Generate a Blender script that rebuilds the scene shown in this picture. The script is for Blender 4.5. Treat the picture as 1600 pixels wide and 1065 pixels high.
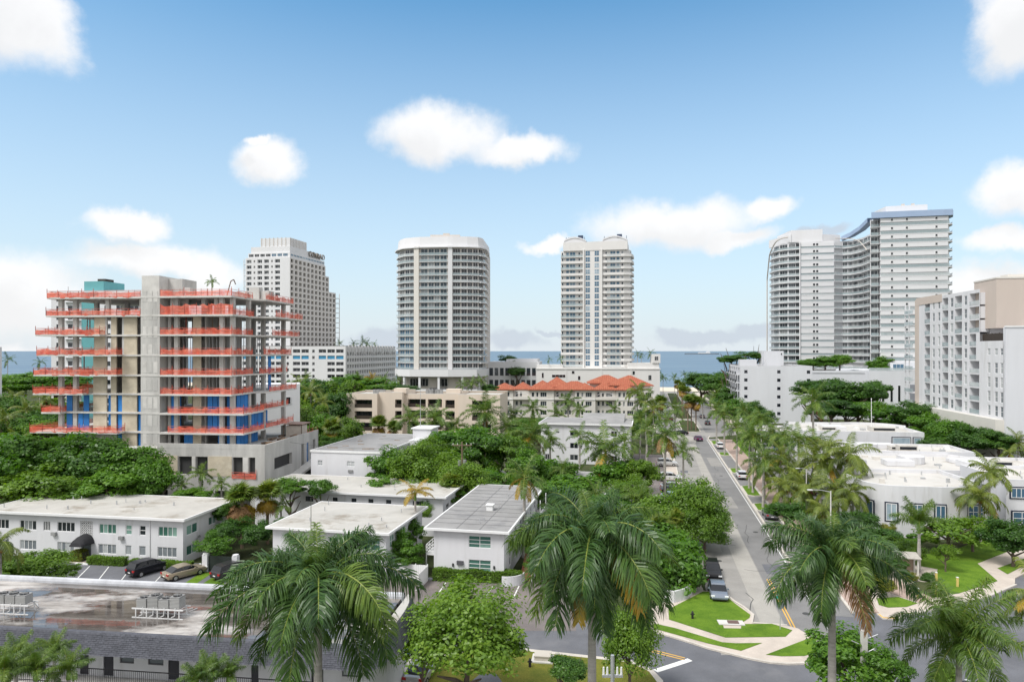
import bpy, math, random
import numpy as np
from mathutils import Vector, Matrix
R = math.radians
random.seed(7)
rng = np.random.default_rng(7)
for o in list(bpy.data.objects):
    bpy.data.objects.remove(o)
S = bpy.context.scene
COL = S.collection

# ------------------------------------------------------------------ camera
H = 26.0            # camera height above the ground
FPX = 1066.667      # focal length in pixels of the 1600 wide photograph
HY = 548.0          # row of the horizon
cam_d = bpy.data.cameras.new('camera')
cam = bpy.data.objects.new('camera', cam_d)
COL.objects.link(cam)
cam.location = (0, 0, H)
cam.rotation_euler = (R(90), 0, 0)
cam_d.lens = 24
cam_d.sensor_width = 36
cam_d.shift_y = 15.5 / 1600
cam_d.clip_start = 0.5
cam_d.clip_end = 90000
S.camera = cam
S.render.resolution_x = 1024
S.render.resolution_y = 681

# ------------------------------------------------------------------ light
SUN_AZ, SUN_EL = -130.0, 56.0      # azimuth from +Y towards +X, elevation
sun_d = bpy.data.lights.new('sun', 'SUN')
sun_d.energy = 1.55
sun_d.angle = R(22)
sun_d.color = (1.0, 0.97, 0.93)
sun = bpy.data.objects.new('sun', sun_d)
COL.objects.link(sun)
_d = Vector((math.sin(R(SUN_AZ)) * math.cos(R(SUN_EL)), math.cos(R(SUN_AZ)) * math.cos(R(SUN_EL)), math.sin(R(SUN_EL))))
sun.rotation_euler = _d.to_track_quat('Z', 'Y').to_euler()
sun.location = _d * 300 + Vector((0, 100, 0))
S.view_settings.view_transform = 'Standard'
S.view_settings.look = 'None'
S.view_settings.gamma = 1.0
S.view_settings.exposure = 1.24

W = bpy.data.worlds.new('World')
S.world = W
W.use_nodes = True
wt = W.node_tree
wt.nodes.clear()


class NT:
    """small helper for node trees"""
    def __init__(s, t): s.t = t
    def n(s, typ, **kw):
        x = s.t.nodes.new(typ)
        for k, v in kw.items():
            setattr(x, k, v)
        return x
    def l(s, a, b): s.t.links.new(a, b)
    def put(s, sock, v):
        if hasattr(v, 'is_linked') or hasattr(v, 'links'):
            s.t.links.new(v, sock)
        else:
            sock.default_value = v
    def math(s, op, a, b=None, c=None, clamp=False):
        x = s.n('ShaderNodeMath', operation=op)
        x.use_clamp = clamp
        s.put(x.inputs[0], a)
        if b is not None: s.put(x.inputs[1], b)
        if c is not None: s.put(x.inputs[2], c)
        return x.outputs[0]
    def vmath(s, op, a, b=None, out=0):
        x = s.n('ShaderNodeVectorMath', operation=op)
        s.put(x.inputs[0], a)
        if b is not None: s.put(x.inputs[1], b)
        return x.outputs[out]
    def mrange(s, v, a, b, c, d, smooth=False):
        x = s.n('ShaderNodeMapRange')
        x.interpolation_type = 'SMOOTHSTEP' if smooth else 'LINEAR'
        x.clamp = True
        s.put(x.inputs[0], v)
        for i, q in enumerate((a, b, c, d)): x.inputs[1 + i].default_value = q
        return x.outputs[0]
    def mix(s, f, a, b, typ='MIX'):
        x = s.n('ShaderNodeMix', data_type='RGBA', blend_type=typ)
        s.put(x.inputs[0], f)
        s.put(x.inputs[6], a)
        s.put(x.inputs[7], b)
        return x.outputs[2]
    def noise(s, vec, scale, detail=4, rough=.55, out=0):
        x = s.n('ShaderNodeTexNoise')
        if vec is not None: s.l(vec, x.inputs['Vector'])
        x.inputs['Scale'].default_value = scale
        x.inputs['Detail'].default_value = detail
        x.inputs['Roughness'].default_value = rough
        return x.outputs[out]


def sky():
    k = NT(wt)
    st = k.n('ShaderNodeTexSky', sky_type='NISHITA')
    st.sun_disc = False
    st.sun_elevation = R(SUN_EL)
    st.sun_rotation = R(SUN_AZ)
    st.altitude = 0
    st.air_density = 0.9
    st.dust_density = 1.2
    st.ozone_density = 2.2
    tc = k.n('ShaderNodeTexCoord')
    d = k.vmath('NORMALIZE', tc.outputs['Generated'])
    sp = k.n('ShaderNodeSeparateXYZ')
    k.l(d, sp.inputs[0])
    x, y, z = sp.outputs
    az = k.math('ARCTAN2', x, y)
    el = k.math('ARCSINE', z)
    cb = k.n('ShaderNodeCombineXYZ')
    k.l(az, cb.inputs[0]); k.l(el, cb.inputs[1])
    ae = cb.outputs[0]
    # warp the cloud outlines with noise
    w1 = k.noise(d, 5.0, 7, .58, 1)
    w2 = k.noise(d, 26.0, 4, .6, 1)
    wv = k.vmath('SUBTRACT', w1, (.5, .5, .5))
    wv2 = k.vmath('SUBTRACT', w2, (.5, .5, .5))
    ae2 = k.vmath('ADD', ae, k.vmath('MULTIPLY', wv, (.16, .085, 0)))
    ae2 = k.vmath('ADD', ae2, k.vmath('MULTIPLY', wv2, (.035, .028, 0)))

    def ang(px, py):
        a = math.atan2(px - 800, FPX)
        return a, math.atan2((HY - py), math.hypot(px - 800, FPX))

    def field(blobs, ae2=ae2):
        acc = None
        for px, py, rx, ry in blobs:
            a, e = ang(px, py)
            cs = math.cos(a)
            v = k.vmath('MULTIPLY', k.vmath('SUBTRACT', ae2, (a, e, 0)), (FPX / rx / cs / cs, FPX / ry / cs, 0))
            ln = k.vmath('LENGTH', v, out=1)
            q = k.math('SUBTRACT', 1.0, ln)
            acc = q if acc is None else k.math('SMOOTH_MAX', acc, q, .25)
        return acc
    WB = [(20, 20, 110, 95), (685, 215, 105, 48), (800, 243, 95, 30), (415, 250, 80, 38), (390, 218, 36, 12),
                   (180, 345, 85, 28), (20, 450, 150, 80), (240, 400, 140, 34), (330, 425, 70, 40), (1050, 340, 140, 46),
                   (1190, 322, 55, 24), (1150, 365, 70, 20), (880, 375, 60, 14), (1600, 30, 100, 85), 
                   (1590, 300, 100, 42), (1560, 375, 100, 26), (1530, 440, 110, 40), (0, 560, 150, 40)]
    white = field(WB)
    above = field(WB, k.vmath('ADD', ae2, (.012, .030, 0)))
    grey = field([(1280, 368, 70, 14), (1100, 528, 120, 16), (1040, 520, 40, 16), (1180, 518, 60, 20), (800, 535, 60, 18),
                  (860, 519, 16, 6), (590, 530, 90, 24)])
    nz = k.noise(d, 17.0, 8, .62)
    # unseen sky gets denser cloud than the view, thickened for fill light
    gen = k.noise(d, 2.6, 7, .55)
    genm = k.mrange(gen, .30, .50, 0, 1, True)
    absaz = k.math('ABSOLUTE', az)
    side = k.mrange(absaz, .70, .95, 0, 1, True)
    high = k.mrange(el, .50, .62, 0, 1, True)
    genm = k.math('MULTIPLY', genm, k.math('MAXIMUM', side, high))
    wm = k.mrange(k.math('ADD', white, k.math('MULTIPLY', k.math('SUBTRACT', nz, .5), .50)), -.10, .52, 0, .96, True)
    wm = k.math('MAXIMUM', wm, genm)
    gm = k.mrange(k.math('ADD', grey, k.math('MULTIPLY', k.math('SUBTRACT', nz, .5), .7)), .0, .5, 0, .75, True)
    # hazy whitening low above the sea, as humid air does
    hz = k.mrange(el, .0, .50, .95, 0.0, False)
    hz = k.math('POWER', hz, 1.05)
    base = k.mix(hz, k.mix(1.0, st.outputs[0], (SKY_GAIN[0], SKY_GAIN[1], SKY_GAIN[2], 1), 'MULTIPLY'), (HZ[0], HZ[1], HZ[2], 1))
    shade = k.mrange(k.math('ADD', above, k.math('MULTIPLY', k.math('SUBTRACT', nz, .5), 1.0)), -.05, .85, 1.02, .91, True)
    cc = k.n('ShaderNodeCombineXYZ')
    for i in range(3): k.l(shade, cc.inputs[i])
    cw = k.vmath('MULTIPLY', cc.outputs[0], (CW[0], CW[1], CW[2]))
    c1 = k.mix(wm, base, cw)
    c2 = k.mix(gm, c1, (CG[0], CG[1], CG[2], 1))
    bg = k.n('ShaderNodeBackground')
    k.l(c2, bg.inputs[0])
    bg.inputs[1].default_value = 0.12
    out = k.n('ShaderNodeOutputWorld')
    k.l(bg.outputs[0], out.inputs[0])
    W.cycles.sampling_method = 'MANUAL'
    W.cycles.sample_map_resolution = 512


SKY_GAIN = (.40, .735, .775)
HZ = (2.80, 2.99, 3.17)        # pale humid air at the horizon, in the sky's own units
CW = (3.56, 3.56, 3.58)       # cloud white
CG = (2.1, 2.33, 2.65)        # grey cloud
sky()


# ------------------------------------------------------------------ pixel rays to places
def G(px, py, z=0.0):
    """point of the plane at height z that the pixel sees"""
    D = (H - z) * FPX / (py - HY)
    return ((px - 800) * D / FPX, D, z)
def AX(px, D): return (px - 800) * D / FPX
def AZ(py, D): return H - (py - HY) * D / FPX


# ------------------------------------------------------------------ materials
MATS = {}
def mat(name, col, rough=.8, var=.10, scale=.35, streak=False, dirt=None, dirt_amt=0, dirt_scale=.15, bump=0.0, bscale=8.0,
        spec=.35, metal=0.0, objrand=0.0, fine=0.0, vec=None):
    if name in MATS: return MATS[name]
    m = bpy.data.materials.new(name)
    m.use_nodes = True
    t = m.node_tree
    k = NT(t)
    b = t.nodes['Principled BSDF']
    geo = k.n('ShaderNodeNewGeometry')
    pos = geo.outputs['Position']
    pv = pos
    if streak:
        pv = k.vmath('MULTIPLY', pos, (1, 1, .14))
    if vec is not None:
        pv = k.vmath('MULTIPLY', pos, vec)
    c = (col[0], col[1], col[2], 1)
    nz = k.noise(pv, scale, 6, .62)
    f = k.mrange(nz, .28, .72, 1 - var, 1 + var)
    cc = k.n('ShaderNodeCombineXYZ')
    for i in range(3): k.l(f, cc.inputs[i])
    colr = k.vmath('MULTIPLY', cc.outputs[0], col)
    if fine:
        nf = k.noise(pos, 9, 3, .7)
        ff = k.mrange(nf, .3, .7, 1 - fine, 1 + fine)
        cf = k.n('ShaderNodeCombineXYZ')
        for i in range(3): k.l(ff, cf.inputs[i])
        colr = k.vmath('MULTIPLY', cf.outputs[0], colr)
    if dirt is not None:
        nd = k.noise(pv, dirt_scale, 7, .68)
        fd = k.mrange(nd, .52, .70, 0, dirt_amt, True)
        colr = k.mix(fd, colr, (dirt[0], dirt[1], dirt[2], 1))
    if objrand:
        oi = k.n('ShaderNodeObjectInfo')
        fo = k.mrange(oi.outputs['Random'], 0, 1, 1 - objrand, 1 + objrand)
        co = k.n('ShaderNodeCombineXYZ')
        for i in range(3): k.l(fo, co.inputs[i])
        colr = k.vmath('MULTIPLY', co.outputs[0], colr)
    k.l(colr, b.inputs['Base Color'])
    b.inputs['Roughness'].default_value = rough
    b.inputs['Specular IOR Level'].default_value = spec
    b.inputs['Metallic'].default_value = metal
    if bump:
        bn = k.n('ShaderNodeBump')
        bn.inputs['Strength'].default_value = bump
        bn.inputs['Distance'].default_value = .05
        k.l(k.noise(pos, bscale, 4, .6), bn.inputs['Height'])
        k.l(bn.outputs[0], b.inputs['Normal'])
    MATS[name] = m
    return m


def glass(name, dark, light, rough=.06, p=.75, spec=.6):
    """window glass: dark room behind, now and then a pale blind; the sky mirrors in it"""
    if name in MATS: return MATS[name]
    m = bpy.data.materials.new(name)
    m.use_nodes = True
    k = NT(m.node_tree)
    b = m.node_tree.nodes['Principled BSDF']
    oi = k.n('ShaderNodeObjectInfo')
    geo = k.n('ShaderNodeNewGeometry')
    n1 = k.noise(k.vmath('MULTIPLY', geo.outputs['Position'], (1, 1, .5)), .9, 3, .6)
    r = k.math('ADD', oi.outputs['Random'], k.math('MULTIPLY', k.math('SUBTRACT', n1, .5), .5))
    f = k.mrange(r, p - .12, p + .3, 0, 1, True)
    c = k.mix(f, (dark[0], dark[1], dark[2], 1), (light[0], light[1], light[2], 1))
    k.l(c, b.inputs['Base Color'])
    b.inputs['Roughness'].default_value = rough
    b.inputs['Specular IOR Level'].default_value = spec
    bn = k.n('ShaderNodeBump')
    bn.inputs['Strength'].default_value = .05
    k.l(k.noise(geo.outputs['Position'], .8, 2, .5), bn.inputs['Height'])
    k.l(bn.outputs[0], b.inputs['Normal'])
    MATS[name] = m
    return m


def leafmat(name, cols, rough=.5, trans=.3):
    """foliage: colour differs from leaf to leaf and a little from plant to plant"""
    if name in MATS: return MATS[name]
    m = bpy.data.materials.new(name)
    m.use_nodes = True
    k = NT(m.node_tree)
    t = m.node_tree
    b = t.nodes['Principled BSDF']
    geo = k.n('ShaderNodeNewGeometry')
    oi = k.n('ShaderNodeObjectInfo')
    rp = k.n('ShaderNodeValToRGB')
    cr = rp.color_ramp
    cr.elements[0].color = (*cols[0], 1)
    cr.elements[1].color = (*cols[-1], 1)
    for i in range(1, len(cols) - 1):
        e = cr.elements.new(i / (len(cols) - 1))
        e.color = (*cols[i], 1)
    nz = k.noise(geo.outputs['Position'], .5, 4, .6)
    v = k.math('ADD', k.math('MULTIPLY', geo.outputs['Random Per Island'], .45), k.math('MULTIPLY', k.math('SUBTRACT', nz, .28), 1.05))
    v = k.math('ADD', v, k.math('MULTIPLY', k.math('SUBTRACT', oi.outputs['Random'], .5), .35))
    k.l(v, rp.inputs[0])
    k.l(rp.outputs[0], b.inputs['Base Color'])
    b.inputs['Roughness'].default_value = rough
    b.inputs['Specular IOR Level'].default_value = .45
    tr = k.n('ShaderNodeBsdfTranslucent')
    hs = k.n('ShaderNodeHueSaturation')
    hs.inputs['Value'].default_value = 1.3
    hs.inputs['Saturation'].default_value = 1.1
    k.l(rp.outputs[0], hs.inputs['Color'])
    k.l(hs.outputs[0], tr.inputs['Color'])
    mx = k.n('ShaderNodeMixShader')
    mx.inputs[0].default_value = trans
    k.l(b.outputs[0], mx.inputs[1])
    k.l(tr.outputs[0], mx.inputs[2])
    k.l(mx.outputs[0], t.nodes['Material Output'].inputs[0])
    MATS[name] = m
    return m


# ------------------------------------------------------------------ mesh helpers
class MB:
    """collects faces for ONE mesh"""
    def __init__(s): s.v = []; s.f = []; s.m = []
    def quad(s, a, b, c, d, mi=0):
        i = len(s.v); s.v += [a, b, c, d]; s.f.append((i, i + 1, i + 2, i + 3)); s.m.append(mi)
    def poly(s, pts, mi=0):
        i = len(s.v); s.v += list(pts); s.f.append(tuple(range(i, i + len(pts)))); s.m.append(mi)
    def box(s, x0, x1, y0, y1, z0, z1, mi=0):
        i = len(s.v)
        s.v += [(x0, y0, z0), (x1, y0, z0), (x1, y1, z0), (x0, y1, z0), (x0, y0, z1), (x1, y0, z1), (x1, y1, z1), (x0, y1, z1)]
        for q in ((3, 2, 1, 0), (4, 5, 6, 7), (0, 1, 5, 4), (1, 2, 6, 5), (2, 3, 7, 6), (3, 0, 4, 7)):
            s.f.append(tuple(i + j for j in q)); s.m.append(mi)
    def prism(s, pts, z0, z1, mi=0, mtop=None):
        """pts counter-clockwise seen from above"""
        a = 0
        n = len(pts)
        for j in range(n):
            a += pts[j][0] * pts[(j + 1) % n][1] - pts[(j + 1) % n][0] * pts[j][1]
        if a < 0: pts = list(reversed(pts))
        i = len(s.v)
        s.v += [(p[0], p[1], z0) for p in pts] + [(p[0], p[1], z1) for p in pts]
        s.f.append(tuple(i + n + j for j in range(n))); s.m.append(mi if mtop is None else mtop)
        s.f.append(tuple(i + j for j in reversed(range(n)))); s.m.append(mi)
        for j in range(n):
            q = (j + 1) % n
            s.f.append((i + j, i + q, i + n + q, i + n + j)); s.m.append(mi)
    def tube(s, p0, p1, r0, r1=None, n=6, mi=0, cap=True):
        r1 = r0 if r1 is None else r1
        p0 = Vector(p0); p1 = Vector(p1)
        ax = (p1 - p0)
        if ax.length < 1e-6: return
        ax.normalize()
        t = Vector((1, 0, 0)) if abs(ax.x) < .8 else Vector((0, 1, 0))
        u = ax.cross(t).normalized(); w = ax.cross(u)
        i = len(s.v)
        for p, r in ((p0, r0), (p1, r1)):
            for j in range(n):
                a = 2 * math.pi * j / n
                s.v.append(tuple(p + u * (r * math.cos(a)) + w * (r * math.sin(a))))
        for j in range(n):
            q = (j + 1) % n
            s.f.append((i + j, i + q, i + n + q, i + n + j)); s.m.append(mi)
        if cap:
            s.f.append(tuple(i + n + j for j in range(n))); s.m.append(mi)
            s.f.append(tuple(i + j for j in reversed(range(n)))); s.m.append(mi)
    def mesh(s, name, mats, smooth=False):
        me = bpy.data.meshes.new(name)
        me.from_pydata([tuple(p) for p in s.v], [], s.f)
        if not isinstance(mats, (list, tuple)): mats = [mats]
        for q in mats: me.materials.append(q)
        if len(mats) > 1:
            me.polygons.foreach_set('material_index', s.m)
        if smooth:
            me.polygons.foreach_set('use_smooth', [True] * len(s.f))
        me.update()
        return me


def link(name, data, parent=None, loc=(0, 0, 0), rz=0.0, scale=None, rot=None):
    o = bpy.data.objects.new(name, data)
    COL.objects.link(o)
    o.location = loc
    o.rotation_euler = rot if rot is not None else (0, 0, rz)
    if scale is not None: o.scale = scale
    if parent is not None: o.parent = parent
    return o
def tag(o, label=None, cat=None, group=None, kind=None):
    if label: o['label'] = label
    if cat: o['category'] = cat
    if group: o['group'] = group
    if kind: o['kind'] = kind
    return o
def thing(name, label, cat, loc=(0, 0, 0), rz=0.0, group=None):
    o = link(name, None, None, loc, rz)
    o.empty_display_size = .5
    return tag(o, label, cat, group)
def obj(name, mb, mats, parent=None, loc=(0, 0, 0), rz=0.0, smooth=False):
    return link(name, mb.mesh(name, mats, smooth), parent, loc, rz)

_cubes = {}
def cube(m):
    if m.name not in _cubes:
        b = MB(); b.box(-.5, .5, -.5, .5, -.5, .5)
        _cubes[m.name] = b.mesh('block_' + m.name, m)
    return _cubes[m.name]
def box(name, parent, x0, x1, y0, y1, z0, z1, m, rz=0.0):
    """a block that shares one mesh per material"""
    return link(name, cube(m), parent, ((x0 + x1) / 2, (y0 + y1) / 2, (z0 + z1) / 2), rz, (x1 - x0, y1 - y0, z1 - z0))

def copy_tree(o, parent=None):
    c = o.copy()
    COL.objects.link(c)
    c.parent = parent
    for ch in o.children:
        copy_tree(ch, c)
    return c


class Face:
    """a vertical facade plane of a building: u to the right, d into the building, z up"""
    def __init__(s, root, ox, oy, rz=0.0):
        s.root, s.ox, s.oy, s.rz = root, ox, oy, rz
        s.c, s.s = math.cos(rz), math.sin(rz)
    def at(s, u, d, z): return (s.ox + s.c * u - s.s * d, s.oy + s.s * u + s.c * d, z)
    def put(s, name, me, u=0, d=0, z=0, parent=None): return link(name, me, parent or s.root, s.at(u, d, z), s.rz)
    def box(s, name, u0, u1, d0, d1, z0, z1, m):
        return link(name, cube(m), s.root, s.at((u0 + u1) / 2, (d0 + d1) / 2, (z0 + z1) / 2), s.rz, (u1 - u0, d1 - d0, z1 - z0))
    def wall(s, name, W, z0, z1, holes, m, depth=.18, u0=0.0, back=None):
        """wall sheet with real openings: holes = (u0, u1, z0, z1)"""
        xs = sorted({u0, W} | {h[0] for h in holes} | {h[1] for h in holes})
        zs = sorted({z0, z1} | {h[2] for h in holes} | {h[3] for h in holes})
        b = MB()
        for i in range(len(xs) - 1):
            for j in range(len(zs) - 1):
                cx, cz = (xs[i] + xs[i + 1]) / 2, (zs[j] + zs[j + 1]) / 2
                if any(h[0] < cx < h[1] and h[2] < cz < h[3] for h in holes): continue
                b.quad((xs[i], 0, zs[j]), (xs[i + 1], 0, zs[j]), (xs[i + 1], 0, zs[j + 1]), (xs[i], 0, zs[j + 1]))
        for a, c, e, f in holes:
            q = depth
            b.quad((a, 0, e), (a, q, e), (c, q, e), (c, 0, e))
            b.quad((a, 0, f), (c, 0, f), (c, q, f), (a, q, f))
            b.quad((a, 0, e), (a, 0, f), (a, q, f), (a, q, e))
            b.quad((c, 0, e), (c, q, e), (c, q, f), (c, 0, f))
            if back is not None:
                b.quad((a, q, e), (c, q, e), (c, q, f), (a, q, f), 1)
        return obj(name, b, [m] if back is None else [m, back], s.root, s.at(0, 0, 0), s.rz)
    def window(s, u0, u1, z0, z1, nx=2, ny=1, fm=None, gm=None, d=.10, fr=.07, panes=False, name='window'):
        w, h = round(u1 - u0, 3), round(z1 - z0, 3)
        if panes:
            me = frame_mesh(w, h, nx, ny, fm, fr)
            o = s.put(name, me, u0, d, z0)
            pw, ph = (w - fr * (nx + 1)) / nx, (h - fr * (ny + 1)) / ny
            pm = pane_mesh(pw, ph, gm)
            for i in range(nx):
                for j in range(ny):
                    link('pane', pm, o, (fr + i * (pw + fr), .0, fr + j * (ph + fr)))
            return o
        return s.put(name, win_mesh(w, h, nx, ny, fm, gm, fr), u0, d, z0)

_cache = {}
def frame_mesh(w, h, nx, ny, fm, fr):
    key = ('f', w, h, nx, ny, fm.name, fr)
    if key not in _cache:
        b = MB()
        _bars(b, w, h, nx, ny, fr)
        _cache[key] = b.mesh('window_frame', fm)
    return _cache[key]
def _bars(b, w, h, nx, ny, fr):
    pw, ph = (w - fr * (nx + 1)) / nx, (h - fr * (ny + 1)) / ny
    for i in range(nx + 1):
        x = i * (pw + fr)
        b.box(x, x + fr, -.045, .05, 0, h)
    for j in range(ny + 1):
        zz = j * (ph + fr)
        b.box(.001, w - .001, -.04, .045, zz, zz + fr)
def pane_mesh(w, h, gm):
    key = ('p', round(w, 3), round(h, 3), gm.name)
    if key not in _cache:
        b = MB(); b.box(0, w, 0, .02, 0, h)
        _cache[key] = b.mesh('window_pane', gm)
    return _cache[key]
def win_mesh(w, h, nx, ny, fm, gm, fr):
    key = ('w', w, h, nx, ny, fm.name, gm.name, fr)
    if key not in _cache:
        b = MB()
        _bars(b, w, h, nx, ny, fr)
        n = len(b.f)
        b.quad((fr * .5, .0, fr * .5), (w - fr * .5, .0, fr * .5), (w - fr * .5, .0, h - fr * .5), (fr * .5, .0, h - fr * .5), 1)
        _cache[key] = b.mesh('window', [fm, gm])
    return _cache[key]


def ring_faces(root, W_, D_, x0=0.0, y0=0.0):
    """the four facades of a rectangular block"""
    return dict(front=Face(root, x0, y0, 0), right=Face(root, x0 + W_, y0, R(90)),
                back=Face(root, x0 + W_, y0 + D_, R(180)), left=Face(root, x0, y0 + D_, R(-90)))
# ------------------------------------------------------------------ palette
WHITE = mat('white_stucco', (.62, .62, .64), .85, .06, .4, True, (.40, .385, .36), .45, .45)
WHITE2 = mat('cool_white_paint', (.60, .61, .64), .8, .05, .3, True, (.52, .52, .54), .3, .2)
CREAM = mat('cream_stucco', (.61, .585, .545), .85, .06, .3, True, (.5, .46, .41), .35, .3)
BEIGE = mat('beige_stucco', (.66, .565, .475), .85, .06, .3, True, (.45, .36, .28), .3, .3)
TAUPE = mat('taupe_stucco', (.52, .45, .40), .85, .05, .2, True, (.42, .36, .31), .3, .2)
TRIM = mat('white_trim', (.72, .72, .72), .6, .04, 1.0)
DARKTRIM = mat('navy_window_frame', (.02, .028, .05), .5, .1, 1.0)
BRONZE = mat('bronze_railing', (.05, .038, .03), .5, .15, 1.0)
BLACK = mat('black_metal', (.02, .02, .022), .5, .1, 1.0)
CONC = mat('raw_concrete', (.47, .46, .44), .9, .22, .45, True, (.26, .255, .25), .55, .35, bump=.3, bscale=3, fine=.08)
CONC2 = mat('pale_concrete_slab', (.56, .545, .52), .9, .15, .6, False, (.36, .34, .32), .5, .4, fine=.06)
BLOCK = mat('tan_block_wall', (.50, .44, .34), .95, .14, .8, False, (.60, .56, .46), .5, .5, bump=.4, bscale=6, fine=.1)
KERB = mat('kerb_concrete', (.52, .48, .43), .9, .15, .8, False, (.34, .30, .25), .5, .4, fine=.08)
WALK = mat('sidewalk_concrete', (.49, .43, .375), .9, .12, .5, False, (.33, .28, .24), .6, .3, fine=.07)
PAVER = mat('brick_paver', (.38, .285, .24), .9, .2, 1.2, False, (.26, .2, .18), .5, .4, fine=.12)
ROOFW = mat('white_membrane_roof', (.44, .425, .395), .7, .12, .3, False, (.25, .22, .18), .9, .22, fine=.05)
ROOFG = mat('grey_gravel_roof', (.20, .195, .2), .9, .2, .4, False, (.13, .13, .135), .7, .25, fine=.12)
ROOFG2 = mat('pale_grey_roof', (.27, .265, .262), .85, .16, .3, False, (.18, .18, .185), .7, .25, fine=.1)
ALU = mat('galvanised_metal', (.50, .51, .52), .45, .15, 2.0, metal=.5)
ACM = mat('condenser_casing', (.27, .27, .27), .6, .15, 2.0, objrand=.12)
ORANGE = mat('terracotta_tile', (.34, .105, .06), .85, .25, 2.0, False, (.46, .22, .13), .6, .8, bump=.5, bscale=5, fine=.2)
WOOD = mat('weathered_wood_pole', (.16, .11, .08), .9, .2, 2.0, True)
GLASS = glass('window_glass', (.022, .028, .034), (.30, .32, .33))
GLASSD = glass('dark_window_glass', (.012, .015, .02), (.10, .11, .12), p=.95)
GLASSB = glass('blue_tower_glass', (.06, .13, .20), (.38, .46, .52), p=.80)
GLASSG = glass('grey_tower_glass', (.035, .045, .055), (.33, .34, .34), p=.80)
GLASSGR = glass('green_tinted_glass', (.05, .14, .11), (.22, .36, .31), p=.6)
RAILG = glass('glass_railing', (.38, .46, .48), (.58, .63, .64), rough=.15, p=.5)
_k = NT(RAILG.node_tree)          # clear balustrade glass lets the windows behind show through
_mx = _k.n('ShaderNodeMixShader'); _mx.inputs[0].default_value = .48
_k.l(RAILG.node_tree.nodes['Principled BSDF'].outputs[0], _mx.inputs[1])
_k.l(_k.n('ShaderNodeBsdfTransparent').outputs[0], _mx.inputs[2])
_k.l(_mx.outputs[0], RAILG.node_tree.nodes['Material Output'].inputs[0])
SHUT = glass('curtained_glass', (.17, .19, .21), (.42, .44, .45), p=.5, rough=.1)


def asphalt(name, col, var, patch, wet=0.0):
    m = mat(name, col, .85, var * 1.4, .3, False, patch, .75, .13, bump=.25, bscale=30, fine=.10)
    return m
ASPH = asphalt('worn_asphalt', (.27, .258, .242), .12, (.32, .305, .285))
ASPHD = asphalt('dark_asphalt_lane', (.19, .186, .184), .10, (.23, .222, .214))
ASPHB = asphalt('blue_grey_asphalt', (.125, .128, .142), .14, (.17, .17, .18))
ASPHP = asphalt('pale_trench_patch', (.335, .318, .29), .10, (.38, .36, .33))
ASPHL = asphalt('parking_lot_asphalt', (.16, .14, .135), .20, (.25, .21, .19))
PAINTW = mat('white_road_paint', (.72, .72, .70), .7, .1, 3.0, False, (.4, .39, .38), .6, 1.2)
PAINTY = mat('yellow_road_paint', (.70, .40, .06), .7, .1, 3.0, False, (.4, .3, .15), .5, 1.2)
SAND = mat('beach_sand', (.60, .53, .43), .95, .08, .2, fine=.05)


def grassmat(name, a, b):
    m = bpy.data.materials.new(name)
    m.use_nodes = True
    k = NT(m.node_tree)
    bs = m.node_tree.nodes['Principled BSDF']
    geo = k.n('ShaderNodeNewGeometry')
    p = geo.outputs['Position']
    n1 = k.noise(p, .45, 6, .7)
    n2 = k.noise(p, 7, 4, .75)
    v = k.math('ADD', k.math('MULTIPLY', n1, .6), k.math('MULTIPLY', n2, .4))
    k.l(k.mix(k.mrange(v, .40, .60, 0, 1), (*a, 1), (*b, 1)), bs.inputs['Base Color'])
    bs.inputs['Roughness'].default_value = .9
    bs.inputs['Specular IOR Level'].default_value = .15
    bn = k.n('ShaderNodeBump')
    bn.inputs['Strength'].default_value = .8
    bn.inputs['Distance'].default_value = .08
    k.l(k.noise(p, 14, 3, .7), bn.inputs['Height'])
    k.l(bn.outputs[0], bs.inputs['Normal'])
    return m
LAWN = grassmat('lawn_grass', (.070, .145, .012), (.140, .235, .022))
LAWND = grassmat('dry_lawn_grass', (.10, .125, .02), (.20, .19, .035))
SOIL = grassmat('planted_ground', (.030, .045, .016), (.075, .085, .035))


def seamat():
    m = bpy.data.materials.new('sea_water')
    m.use_nodes = True
    k = NT(m.node_tree)
    bs = m.node_tree.nodes['Principled BSDF']
    geo = k.n('ShaderNodeNewGeometry')
    p = geo.outputs['Position']
    pv = k.vmath('MULTIPLY', p, (.25, 1, 1))
    n1 = k.noise(pv, .012, 5, .6)
    k.l(k.mix(k.mrange(n1, .35, .65, 0, 1), (.075, .135, .205, 1), (.125, .195, .255, 1)), bs.inputs['Base Color'])
    bs.inputs['Roughness'].default_value = .42
    bs.inputs['Specular IOR Level'].default_value = .35
    bn = k.n('ShaderNodeBump')
    bn.inputs['Strength'].default_value = .5
    bn.inputs['Distance'].default_value = .6
    k.l(k.noise(pv, .25, 5, .65), bn.inputs['Height'])
    k.l(bn.outputs[0], bs.inputs['Normal'])
    return m
SEA = seamat()

# ------------------------------------------------------------------ street frame
TH = R(11.4)
SU, CU = math.sin(TH), math.cos(TH)
def RF(x, t, z=0.0):
    """x across the street to the right, t along it towards the sea"""
    return (x * CU + t * SU, -x * SU + t * CU, z)
def rfpoly(pts, z=0.0): return [RF(a, b, z) for a, b in pts]
def rfrect(x0, x1, t0, t1, z=0.0): return rfpoly([(x0, t0), (x1, t0), (x1, t1), (x0, t1)], z)
def pxpoly(pts, z=0.0, org=(0, 0), sc=1.0):
    return [G(org[0] + a / sc, org[1] + b / sc, z) for a, b in pts]

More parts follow.
